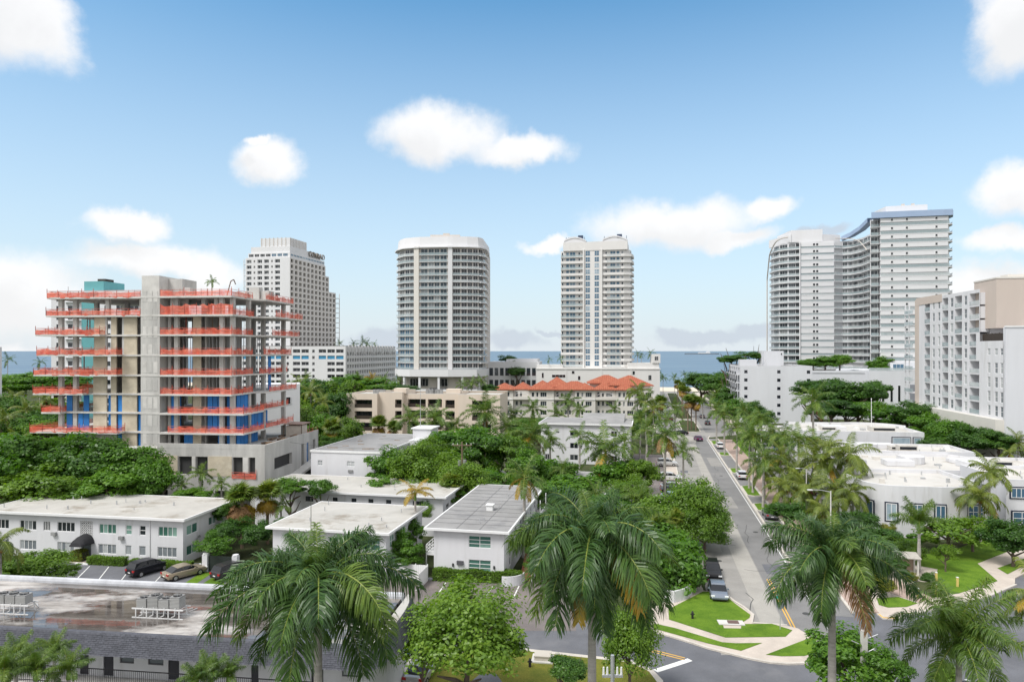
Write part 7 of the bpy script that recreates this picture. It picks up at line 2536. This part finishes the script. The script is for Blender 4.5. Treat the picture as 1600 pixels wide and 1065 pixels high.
for q in ((1370, 880, 22, 12, 79), (1400, 880, 16, 10, 78), (1420, 860, 22, 12, 83), (1376, 842, 14, 12, 88), (1402, 848, 16, 12, 87), (1428, 843, 14, 10, 88), (1388, 828, 12, 12, 90), (1452, 842, 14, 9, 89), (1500, 838, 14, 9, 91)):
    shrub(*q, kind=random.choice(['lt', 'mid', 'yel']), label='ornamental shrub in the beds of the corner villa', group='shrubs of the corner villa')
shrub(1424, 903, 9, 9, 77, 'yel', 'bright yellow-green plant beside the brick path')
shrub(1452, 902, 12, 9, 77, 'dk', 'rounded dark bush beside the brick path')
for q in ((1385, 915, 14, 12, 72), (1372, 905, 10, 10, 74)):
    shrub(*q, kind='yel', label='dry ornamental grass clump by the brick path', group='dry grass clumps')

def hedge(name, label, a, c, w, h, m, dens=210, leaf=.16):
    """clipped hedge between two ground points"""
    g = np.random.default_rng(len(label))
    a, c = Vector(a), Vector(c)
    L = (c - a).length
    n = int(dens * (L * h * 2 + L * w + w * h * 2))
    u = g.uniform(0, 1, (n, 3))
    face = g.choice(4, n, p=[.4, .35, .2, .05])
    P = np.stack([u[:, 0] * L, (u[:, 1] - .5) * w, u[:, 2] * h], 1)
    N = g.normal(0, .45, (n, 3))
    P[face == 0, 1] = -w / 2; N[face == 0, 1] -= 1
    P[face == 1, 2] = h; N[face == 1, 2] += 1
    P[face == 2, 1] = w / 2; N[face == 2, 1] += 1
    k = face == 3; P[k, 0] = np.where(u[k, 0] > .5, L, 0)
    P += g.normal(0, .05, P.shape)
    P[:, 2] = np.clip(P[:, 2] * (1 + .06 * np.sin(P[:, 0] * 1.7)), .02, None)
    v, f = leaf_quads(P, N, leaf, g)
    t = thing(name, label, 'hedge', a, math.atan2(c.y - a.y, c.x - a.x))
    link('foliage', np_mesh('hedge_foliage', v, f, m), t)
    b = MB(); b.box(.08, L - .08, -w / 2 + .08, w / 2 - .08, 0, h - .1)
    obj('branch_core', b, mat('hedge_twigs', (.035, .04, .018), .9, .3, 4), t)
hedge('hedge', 'clipped hedge in front of the white house with the grey roof', G(678, 905), G(815, 910), 1.0, 1.25, LEAF_LT)
hedge('hedge', 'low clipped hedge along the apartment house behind the parked cars', G(205, 885), G(300, 890), .9, .9, LEAF_LT)
hedge('hedge', 'short clipped hedge left of the parked cars at the apartment house', G(140, 880), G(197, 883), .9, .9, LEAF_LT)
hedge('hedge', 'pair of clipped bushes at the entrance awning', G(115, 876), G(133, 877), 1.1, 1.3, LEAF_YEL)
# ------------------------------------------------------------------ vehicles and street furniture
CARGLASS = glass('car_glass', (.012, .014, .018), (.03, .035, .04), rough=.05, p=2)
TYRE = mat('tyre_rubber', (.018, .018, .018), .85)
RIM = mat('alloy_rim', (.42, .42, .43), .35, metal=.7)
LAMPR = mat('tail_lamp_red', (.35, .012, .012), .3)
LAMPW = mat('headlamp', (.75, .76, .78), .15)
PLASTIC = mat('black_plastic', (.02, .02, .02), .6)
def paint(name, col, metal=.35):
    return mat('car_paint_' + name, col, .28, .02, 1, spec=.6, metal=metal)

def car_parts(style):
    """profile stations: (x along, half width, z bottom, z shoulder, z roof)"""
    if style == 'suv':
        L, Wd, Hh, bon, dk = 4.6, .93, 1.68, 1.02, 1.05
        prof = [(-2.30, .62, .50), (-2.26, .95, .42), (-2.18, 1.08, .32), (-1.2, 1.10, .26), (0, 1.08, .26), (1.0, 1.06, .26), (1.75, .98, .30), (2.2, .86, .36), (2.30, .66, .46)]
        roof = [(-2.15, 1.06), (-1.85, 1.60), (-1.2, 1.68), (.1, 1.66), (.55, 1.56), (1.25, 1.04)]
    else:
        L, Wd, Hh, bon, dk = 4.7, .91, 1.45, .9, .95
        prof = [(-2.35, .60, .48), (-2.30, .88, .40), (-2.2, .96, .30), (-1.3, .96, .22), (0, .95, .22), (1.0, .93, .22), (1.8, .86, .26), (2.25, .74, .34), (2.36, .58, .44)]
        roof = [(-1.85, .96), (-1.15, 1.36), (-.5, 1.44), (.25, 1.42), (.55, 1.34), (1.25, .93)]
    return L, Wd, prof, roof
CARM = {}
def car_mesh(style, pm):
    key = (style, pm.name)
    if key in CARM: return CARM[key]
    L, Wd, prof, roof = car_parts(style)
    b = MB()
    rows = []
    for i, (x, zt, zb) in enumerate(prof):
        nose = 1 - .10 * (abs(x) / (L / 2)) ** 4
        w = Wd * nose
        rows.append([(x, -w * .90, zb), (x, -w, zb + (zt - zb) * .45), (x, -w * .97, zt - .06), (x, -w * .86, zt), (x, w * .86, zt), (x, w * .97, zt - .06), (x, w, zb + (zt - zb) * .45), (x, w * .90, zb)])
    for a, c in zip(rows, rows[1:]):
        for j in range(7): b.quad(a[j], a[j + 1], c[j + 1], c[j])
        b.quad(a[7], a[0], c[0], c[7])
    b.poly(list(rows[0])); b.poly(list(reversed(rows[-1])))
    # cabin: pillars and roof painted
    cr = []
    for x, z in roof:
        lift = (z - .95) / .7
        w = Wd * (.88 - .17 * max(0, min(1, lift)))
        cr.append((x, w, z))
    for (x0, w0, z0), (x1, w1, z1) in zip(cr[1:-1], cr[2:-1]):
        b.quad((x0, -w0, z0), (x1, -w1, z1), (x1, w1, z1), (x0, w0, z0))
        b.quad((x0, -w0, z0), (x0, -w0 - .015, z0 - .07), (x1, -w1 - .015, z1 - .07), (x1, -w1, z1))
        b.quad((x0, w0, z0), (x1, w1, z1), (x1, w1 + .015, z1 - .07), (x0, w0 + .015, z0 - .07))
    body_ = b.mesh('car_body', pm, True)
    g = MB()
    zb = .93
    (xa, wa, za), (xb, wb, zb_) = cr[0], cr[1]
    g.quad((xa, wa, za), (xa, -wa, za), (xb, -wb, zb_ - .01), (xb, wb, zb_ - .01))
    (xa, wa, za), (xb, wb, zb_) = cr[-1], cr[-2]
    g.quad((xa, -wa, za), (xa, wa, za), (xb, wb, zb_ - .01), (xb, -wb, zb_ - .01))
    sides = []
    base = cr[0][2] - .02
    for sgn in (-1, 1):
        pts = [(cr[0][0], sgn * cr[0][1], cr[0][2])] + [(x, sgn * (w + .004), z - .06) for x, w, z in cr[1:-1]] + [(cr[-1][0], sgn * cr[-1][1], cr[-1][2])]
        g.poly(pts if sgn > 0 else list(reversed(pts)))
    glass_ = g.mesh('car_windows', CARGLASS)
    p = MB()
    for sgn in (-1, 1):
        for x in (-.55, .42):
            p.box(x, x + .07, sgn * Wd * .80 - .02, sgn * Wd * .80 + .02, base, base + .5)
    pill = p.mesh('car_pillars', pm)
    CARM[key] = (body_, glass_, pill)
    return CARM[key]
def wheel_mesh():
    if 'wheel' not in _cache:
        b = MB(); b.tube((0, -.11, 0), (0, .11, 0), .33, .33, 16); _cache['wheel'] = b.mesh('wheel', TYRE)
        b = MB(); b.tube((0, -.12, 0), (0, .12, 0), .20, .20, 12); _cache['rim'] = b.mesh('rim', RIM)
    return _cache['wheel'], _cache['rim']
def car(px, py, hdg, style, colname, col, label, z=0.012, metal=.35, at=None):
    """hdg: heading of the nose, degrees anticlockwise from +X"""
    X, D, _ = G(px, py) if at is None else (*at, 0)
    t = thing('parked_car', label, 'car', (X, D, z), R(hdg))
    pm = paint(colname, col, metal)
    bd, gl, pl = car_mesh(style, pm)
    link('body', bd, t)
    link('windows', gl, t)
    link('pillars', pl, t)
    w, r_ = wheel_mesh()
    for x in (-1.42, 1.42):
        for y in (-.80, .80):
            o = link('wheel', w, t, (x, y, .33)); link('rim', r_, o, (0, 0, 0))
    Ln = 2.28 if style == 'suv' else 2.3
    for y in (-.68, .68):
        box('headlight', t, Ln - .12, Ln + .035, y - .19, y + .19, .64, .78, LAMPW)
        box('tail_light', t, -Ln - .035, -Ln + .12, y - .16, y + .16, .72, .92, LAMPR)
    box('bumper', t, Ln - .05, Ln + .05, -.75, .75, .34, .52, PLASTIC)
    box('bumper', t, -Ln - .05, -Ln + .05, -.75, .75, .36, .52, PLASTIC)
    box('number_plate', t, -Ln - .06, -Ln - .051, -.2, .2, .56, .68, TRIM)
    for y in (-.98, .98): box('mirror', t, .72, .88, y - .09, y + .09, .95, 1.08, pm)
    return t
SD = -11.4
car(232, 894, 60, 'suv', 'black', (.012, .013, .02), 'black SUV parked at the apartment house with its tail to the lot')
car(288, 900, 52, 'sedan', 'tan', (.33, .28, .21), 'tan sedan parked beside the black SUV')
car(362, 899, 60, 'suv', 'charcoal', (.045, .043, .05), 'charcoal pickup-like SUV parked near the gate posts')
at = RF(7.1, 75.5); car(0, 0, SD - 90, 'sedan', 'silver', (.20, .23, .28), 'silver-blue sedan parked at the left kerb under the glossy tree', at=at[:2])
at = RF(7.1, 82.0); car(0, 0, SD - 90, 'suv', 'blackb', (.010, .010, .013), 'black SUV parked behind the silver-blue sedan', at=at[:2])
at = RF(18.4, 112.5); car(0, 0, SD + 90, 'sedan', 'grey', (.13, .13, .14), 'grey hatchback in the right kerb bay before the planted islands', at=at[:2])
at = RF(13.8, 205); car(0, 0, SD + 100, 'sedan', 'purple', (.12, .02, .11), 'purple sports car turning at the end of the median', at=at[:2])
at = RF(9.4, 218); car(0, 0, 175, 'sedan', 'blackc', (.012, .012, .014), 'black sedan crossing by the median palms', at=at[:2])
at = RF(18.4, 190); car(0, 0, SD + 90, 'suv', 'white', (.70, .70, .70), 'white SUV in the right kerb bay', at=at[:2], metal=0)
at = RF(18.4, 146); car(0, 0, SD + 90, 'suv', 'whiteb', (.62, .62, .63), 'white SUV half hidden by the pavement palms', at=at[:2], metal=0)
for k, (x, t_, h, st, nm, c_, lb) in enumerate(((28.0, 131, 175, 'suv', 'maroon', (.10, .015, .02), 'dark red SUV in the villa car park'), (28.0, 135, 178, 'sedan', 'lightblue', (.12, .26, .42), 'light blue car in the villa car park'),
        (28.2, 139, 176, 'suv', 'blackd', (.012, .012, .013), 'black SUV in the villa car park'), (28.5, 148, 176, 'sedan', 'silverb', (.40, .41, .42), 'silver car in the villa car park'))):
    p = RF(x, t_); car(0, 0, SD + h, st, nm, c_, lb, z=.115, at=p[:2])
for k, (x, t_, st, nm, c_, lb) in enumerate(((4.2, 122, 'sedan', 'paleblue', (.42, .52, .62), 'pale blue car nosed in at the left side of the street'), (4.2, 127, 'sedan', 'blacke', (.012, .012, .013), 'black car between pale cars at the left side of the street'),
        (4.2, 131, 'sedan', 'silverc', (.42, .43, .44), 'silver car nosed in left of the street'), (4.0, 140, 'suv', 'whitec', (.66, .66, .66), 'white SUV nosed in left of the street'), (-5.0, 150, 'suv', 'navy', (.02, .03, .10), 'navy SUV in the lot beside the three-storey block'), (-5.0, 156, 'sedan', 'ivory', (.55, .54, .5), 'ivory car in the lot beside the three-storey block'), (3.8, 158, 'suv', 'whited', (.68, .68, .68), 'white car at the far end of the left row'))):
    p = RF(x, t_); car(0, 0, SD + 5, st, nm, c_, lb, z=.125 if 3.0 < x < 5.7 else .013, at=p[:2])
for k, t_ in enumerate((250, 262, 275, 290, 306, 322)):
    p = RF(7.6 if k % 2 else 20.0, t_); nm, c_ = [('darkg', (.03, .03, .035)), ('redb', (.20, .02, .02)), ('greyb', (.2, .2, .21))][k % 3]
    lb = ['dark car', 'red car', 'grey car'][k % 3] + ' parked along the ' + ('left' if k % 2 else 'right') + ' side of the palm median'
    car(0, 0, SD + 90, 'sedan', nm, c_, lb, at=p[:2])
car(660, 1056, 78, 'sedan', 'silverd', (.42, .42, .42), 'silver sedan beside the mansard building end wall')
car(1540, 1050, 35, 'sedan', 'blackf', (.014, .014, .016), 'dark car under the shorter royal palm', at=(29 + 4.5, 50.5))
car(540, 0, 20, 'sedan', 'redc', (.35, .03, .05), 'red car behind the podium of the unfinished high-rise', at=(AX(507, 136), 136))

# street lamp with a long arm
def street_lamp(px, D, h, label, side=-1, arm=2.2):
    t = thing('street_lamp', label, 'street lamp', (AX(px, D), D, 0))
    b = MB(); b.tube((0, 0, 0), (0, 0, h), .11, .07, 8)
    obj('pole', b, mat('pale_concrete_pole', (.55, .53, .50), .8, .1, 2), t)
    b = MB(); b.tube((0, 0, h - .1), (side * arm * .5, 0, h + .12), .04, .035, 6); b.tube((side * arm * .5, 0, h + .12), (side * arm, 0, h + .15), .035, .03, 6)
    obj('arm', b, ALU, t)
    b = MB(); b.box(side * arm - .42, side * arm + .12, -.13, .13, h + .10, h + .20)
    obj('lamp_head', b, LAMPW, t)
street_lamp(1298, 77, 10.2, 'tall street lamp with long arm behind the golden-fronded palm')
street_lamp(1260, 104, 8.0, 'shorter street lamp among the coconut palms', arm=1.2)
street_lamp(1088, 262, 10, 'thin street lamp near the median', 1, 1.2)

def utility_pole(px, D, h, label, transformer=True, m=WOOD, wires=True):
    t = thing('utility_pole', label, 'utility pole', (AX(px, D), D, 0))
    b = MB(); b.tube((0, 0, 0), (0, 0, h), .17, .11, 8)
    obj('pole', b, m, t)
    b = MB(); b.box(-1.5, 1.5, -.06, .06, h - .6, h - .45); b.tube((-1.0, 0, h - .6), (0, 0, h - 1.4), .03, .03, 4); b.tube((1.0, 0, h - .6), (0, 0, h - 1.4), .03, .03, 4)
    obj('crossarm', b, m, t)
    b = MB()
    for x in (-1.4, -.7, .7, 1.4): b.tube((x, 0, h - .45), (x, 0, h - .2), .05, .04, 6)
    obj('insulators', b, TRIM, t)
    if transformer:
        b = MB(); b.tube((.42, 0, h - 3.9), (.42, 0, h - 2.8), .28, .28, 10); b.tube((-.40, 0, h - 3.7), (-.40, 0, h - 2.9), .22, .22, 10)
        obj('transformer', b, ACM, t)
    return t
utility_pole(722, 106, 11.9, 'wooden utility pole with transformers rising from the grove')
def wire(p0, p1, sag, label):
    b = MB()
    p0, p1 = Vector(p0), Vector(p1)
    n = 14
    prev = None
    for i in range(n + 1):
        f = i / n
        p = p0.lerp(p1, f) - Vector((0, 0, sag * 4 * f * (1 - f)))
        if prev is not None: b.tube(prev, p, .018, .018, 4, cap=False)
        prev = p
    o = obj('overhead_wire', b, BLACK)
    tag(o, label, 'wire')
px_, pd_ = AX(722, 106), 106
wire((px_ - 1.4, pd_, 11.65), (px_ - 30, pd_ + 10, 10.5), .9, 'overhead wire running from the pole towards the building site')
wire((px_ + 1.4, pd_, 11.65), (px_ + 26, pd_ + 6, 11.0), .8, 'overhead wire running from the pole towards the street')
wire((px_ + .2, pd_, 9.8), (px_ + 7, pd_ - 10, .3), .05, 'guy wire slanting down from the wooden pole')
def concrete_pole():
    D = 44.0
    t = thing('concrete_pole', 'pale square concrete pole with brackets at the junction', 'utility pole', (AX(1350, D), D, 0))
    b = MB(); b.box(-.16, .16, -.16, .16, 0, 8.0)
    obj('pole', b, mat('pale_concrete_pole', (.55, .53, .50), .8, .1, 2), t)
    b = MB()
    for z, x in ((7.4, .9), (7.0, -.8), (6.5, .7)):
        b.tube((0, 0, z), (x, 0, z + .35), .035, .03, 5)
    obj('brackets', b, ALU, t)
    b = MB(); b.tube((.22, -.05, 0), (.22, -.05, 6.0), .05, .05, 6); b.tube((-.22, -.05, 0), (-.22, -.05, 5.0), .05, .05, 6)
    obj('conduit', b, ALU, t)
concrete_pole()
def near_pole():
    D = 40.0
    t = thing('utility_pole', 'steel pole top with white insulator racks behind the tall royal palm trunk', 'utility pole', (AX(957, D), D, 0))
    b = MB(); b.tube((0, 0, 0), (0, 0, 8.2), .14, .11, 8); obj('pole', b, ALU, t)
    b = MB(); b.box(-.6, .6, -.05, .05, 6.9, 7.05); b.box(-.5, .5, -.05, .05, 6.2, 6.32); obj('crossarm', b, ALU, t)
    b = MB()
    for x in (-.52, -.3, .28, .52):
        b.tube((x, 0, 7.05), (x, 0, 7.5), .07, .05, 8); b.tube((x * .9, 0, 5.6), (x * .9, 0, 6.2), .08, .08, 8)
    obj('insulators', b, TRIM, t)
near_pole()
# thin mast by the low white house
b = MB(); b.tube((0, 0, 0), (0, 0, 9.8), .06, .03, 6)
tag(obj('mast', b, mat('dark_mast', (.09, .10, .07), .8), None, (AX(496, 78), 75.5, 0)), 'thin dark mast standing in front of the pale flat roof', 'mast')

def street_sign():
    X, D, _ = G(1219, 985)
    t = thing('street_sign', 'street name post with green plate and the back of a stop sign', 'sign', (X, D, .15))
    b = MB(); b.tube((0, 0, 0), (0, 0, 3.2), .04, .04, 6); obj('post', b, ALU, t)
    GRN = mat('street_sign_green', (.02, .30, .24), .5)
    b = MB(); b.box(-.5, .5, -.015, .015, 2.85, 3.1); obj('name_plate', b, GRN, t)
    b = MB(); b.box(-.015, .015, -.5, .5, 3.12, 3.36); obj('name_plate', b, GRN, t)
    b = MB()
    b.poly([(.38 * math.cos(R(22.5 + 45 * i)), -.05, 2.25 + .38 * math.sin(R(22.5 + 45 * i))) for i in range(8)])
    b.poly([(.38 * math.cos(R(22.5 + 45 * i)), -.03, 2.25 + .38 * math.sin(R(22.5 + 45 * i))) for i in reversed(range(8))])
    obj('stop_plate_back', b, mat('sign_back_grey', (.20, .22, .25), .5, metal=.3), t)
street_sign()
def gate():
    X, D, _ = G(345, 893)
    t = thing('entrance_gate', 'dark slatted gate between two white pillars beside the lot', 'gate', (X, D, 0), R(-9))
    for x in (-1.9, 1.9):
        box('pillar', t, x - .32, x + .32, -.3, .3, 0, 2.0, WHITE)
        b = MB(); n = 8
        b.prism([(x + .34 * math.cos(2 * math.pi * i / 12), .34 * math.sin(2 * math.pi * i / 12)) for i in range(12)], 2.0, 2.14)
        obj('pillar_cap', b, WHITE, t)
    for i in range(22):
        box('slat', t, -1.55 + i * .141, -1.55 + i * .141 + .11, -.03, .03, .1, 1.85, mat('green_black_slat', (.03, .04, .035), .6))
    for z in (.35, 1.6): box('rail', t, -1.57, 1.57, .031, .08, z, z + .1, BLACK)
gate()
def transformer_pad():
    X, D, _ = G(848, 1032)
    t = thing('utility_box', 'grey utility box on its pad in the dry corner lawn', 'utility box', (X, D, .15), R(-8))
    box('pad', t, -.9, .9, -.8, .8, 0, .10, CONC2)
    b = MB(); b.box(-.65, .65, -.55, .55, .1, .42); b.prism([(-.7, -.6), (.7, -.6), (.7, .6), (-.7, .6)], .42, .5)
    obj('cabinet', b, mat('beige_cabinet', (.50, .46, .40), .6), t)
    X, D, _ = G(1142, 975)
    t = thing('utility_box', 'flat utility lid sunk in the green corner lawn', 'utility box', (X, D, .155), R(-5))
    box('pad', t, -1.2, 1.2, -.55, .55, 0, .06, CONC2)
    box('lid', t, -.3, .7, -.3, .3, .06, .14, mat('brown_lid', (.14, .09, .08), .8))
    for px, py in ((1082, 968), (828, 1044)):
        X, D, _ = G(px, py)
        t = thing('fire_hydrant', 'small dark hydrant on the ' + ('green' if px > 1000 else 'dry') + ' corner lawn', 'hydrant', (X, D, .155))
        b = MB(); b.tube((0, 0, 0), (0, 0, .55), .11, .11, 8); b.tube((0, 0, .55), (0, 0, .72), .13, .04, 8)
        obj('barrel', b, BLACK, t)
        b = MB(); b.tube((-.2, 0, .42), (.2, 0, .42), .06, .06, 8); b.tube((0, -.2, .4), (0, 0, .4), .07, .07, 8)
        obj('outlets', b, BLACK, t)
transformer_pad()
for i, (px, py) in enumerate(((1463, 910), (1496, 918), (1434, 936), (1463, 930))):
    X, D, _ = G(px, py)
    t = thing('bollard', 'yellow-topped timber bollard at the edge of the villa lawn', 'bollard', (X, D, .14), 0, 'bollards on the villa lawn')
    b = MB(); b.box(-.09, .09, -.09, .09, 0, 1.0); obj('post', b, mat('bollard_yellow', (.62, .48, .16), .7, .1, 2), t)
    b = MB(); b.prism([(-.11, -.11), (.11, -.11), (.11, .11), (-.11, .11)], 1.0, 1.05); obj('cap', b, TRIM, t)
def bench_shelter():
    X, D, _ = G(1415, 897)
    t = thing('garden_gate', 'small pale garden shelter with sloping roof beside the brick path', 'shelter', (X, D, .14), R(-12))
    for x in (-1.1, 1.1):
        for y in (-.6, .6): box('post', t, x - .08, x + .08, y - .08, y + .08, 0, 2.0, CREAM)
    b = MB(); b.quad((-1.4, -.9, 2.0), (1.4, -.9, 2.0), (1.4, .9, 2.3), (-1.4, .9, 2.3)); b.quad((1.4, -.9, 1.92), (-1.4, -.9, 1.92), (-1.4, .9, 2.22), (1.4, .9, 2.22)); b.quad((-1.4, -.9, 1.92), (1.4, -.9, 1.92), (1.4, -.9, 2.0), (-1.4, -.9, 2.0))
    obj('roof', b, mat('shelter_roof', (.40, .37, .33), .8, .15, 2), t)
    box('back_panel', t, -1.02, 1.02, .62, .66, .2, 1.7, mat('shelter_panel', (.36, .27, .21), .8))
bench_shelter()
t = thing('retaining_wall', 'low curved white wall below the glossy pavement tree', 'wall', (0, 0, 0))
wp = pxpoly([(130, 600), (200, 608), (260, 590), (300, 560)], 0, (1000, 780), 3.7375)
b = MB()
for a, c in zip(wp, wp[1:]):
    a, c = Vector(a[:2]), Vector(c[:2])
    n_ = (c - a).normalized(); n_ = Vector((-n_.y, n_.x)) * .1
    b.prism([tuple(a - n_), tuple(c - n_), tuple(c + n_), tuple(a + n_)], 0, 1.3)
obj('wall', b, WHITE, t)
# ------------------------------------------------------------------ single out look-alikes by a neighbour one can find
ORDN = ['nearest', 'second nearest', 'third nearest', 'fourth nearest', 'fifth nearest', 'sixth nearest', 'seventh nearest', 'eighth nearest', 'ninth nearest', 'tenth nearest', 'eleventh nearest', 'twelfth nearest', 'thirteenth nearest']
def single_out(group, short, anchor, xy):
    m = [o for o in COL.objects if o.parent is None and o.get('group') == group]
    m.sort(key=lambda o: (o.location.x - xy[0]) ** 2 + (o.location.y - xy[1]) ** 2)
    for i, o in enumerate(m):
        if i < len(ORDN):
            adj = ''
            l = o.get('label', '')
            for a in ('dark green', 'mid-green', 'pale yellow-green', 'large-leaved', 'fine-leaved'):
                if a in l: adj = a + ' '
            o['label'] = (adj + short + ', ' + ORDN[i] + ' to ' + anchor).strip()
single_out(g5, 'coconut palm of the thicket by the villas', 'the corner villa', (X0, Y0))
single_out(g1, 'tree before the building site', 'the black awning', (AX(110, 86), 86))
single_out(g3, 'tree of the central grove', 'the wooden utility pole', (AX(722, 106), 106))
single_out('trees left of the street', 'street-side tree', 'the silver-blue sedan', RF(7.1, 75.5))
single_out(g2, 'tree beside the building site', 'the beige block', (AX(560, 189), 189))
single_out('trees before the terrace building', 'tree before the terrace building', 'the flagpole', (AX(1358, 158), 158))
single_out('areca palms by the mansard building', 'areca palm', 'the four-condenser rack', (AX(252, 50), 50))
single_out('townhouse garden palms', 'townhouse garden palm', 'the street median', RF(13, 240))
single_out(g6, 'tree under the balcony hotel', 'the blank white block', (AX(1568, 139), 139))
single_out('trees behind the beige block', 'tree behind the beige block', 'the rounded tower', (AX(690, 318), 318))
single_out('trees beyond the building site', 'tree left of the building site', 'the lift core', (AX(230, 114), 114))
single_out('palms beyond the building site', 'palm left of the building site', 'the lift core', (AX(230, 114), 114))
single_out('cabbage palms on the median', 'skirted cabbage palm on the median', 'the purple car', RF(13.8, 205))
single_out('palms before the hotel podium', 'dark palm before the hotel podium', 'the rounded tower', (AX(690, 318), 318))
single_out('trees near the street end', 'dark street-end tree', 'the six-storey block', (AX(1157, 248), 248))
single_out('townhouse garden trees', 'townhouse garden tree', 'the street median', RF(13, 240))
single_out('low trees by the villas', 'low tree by the villas', 'the corner villa', (X0, Y0))
single_out('hotel podium roof palms', 'palm on the hotel podium roof', 'the rounded tower', (AX(690, 318), 318))
single_out('podium roof palms', 'podium roof palm of the slim tower', 'the cargo ship', (AX(1095, 5200), 5200))
single_out('small palms along the podium', 'small palm along the podium', 'the shaggy cabbage palm', (AX(378, 90), 90))
single_out('palms left of the street', 'palm left of the street', 'the purple car', RF(13.8, 205))
single_out('trees behind the pavement palms', 'tree behind the pavement palms', 'the six-storey block', (AX(1157, 248), 248))
single_out('palms near the street end', 'palm near the street end', 'the six-storey block', (AX(1157, 248), 248))
single_out('beach palms at the street end', 'beach palm', 'the slim tower', (AX(930, 337), 337))
single_out('roof garden trees', 'roof garden tree', 'the wave-shaped tower', (AX(1280, 330), 330))
single_out('shrubs between white houses', 'shrub between the white houses', 'the board fence', G(640, 905))
single_out('shrubs of the corner villa', 'corner villa shrub', 'the garden shelter', G(1415, 897))
single_out('bollards on the villa lawn', 'yellow-topped timber bollard', 'the garden shelter', G(1415, 897))
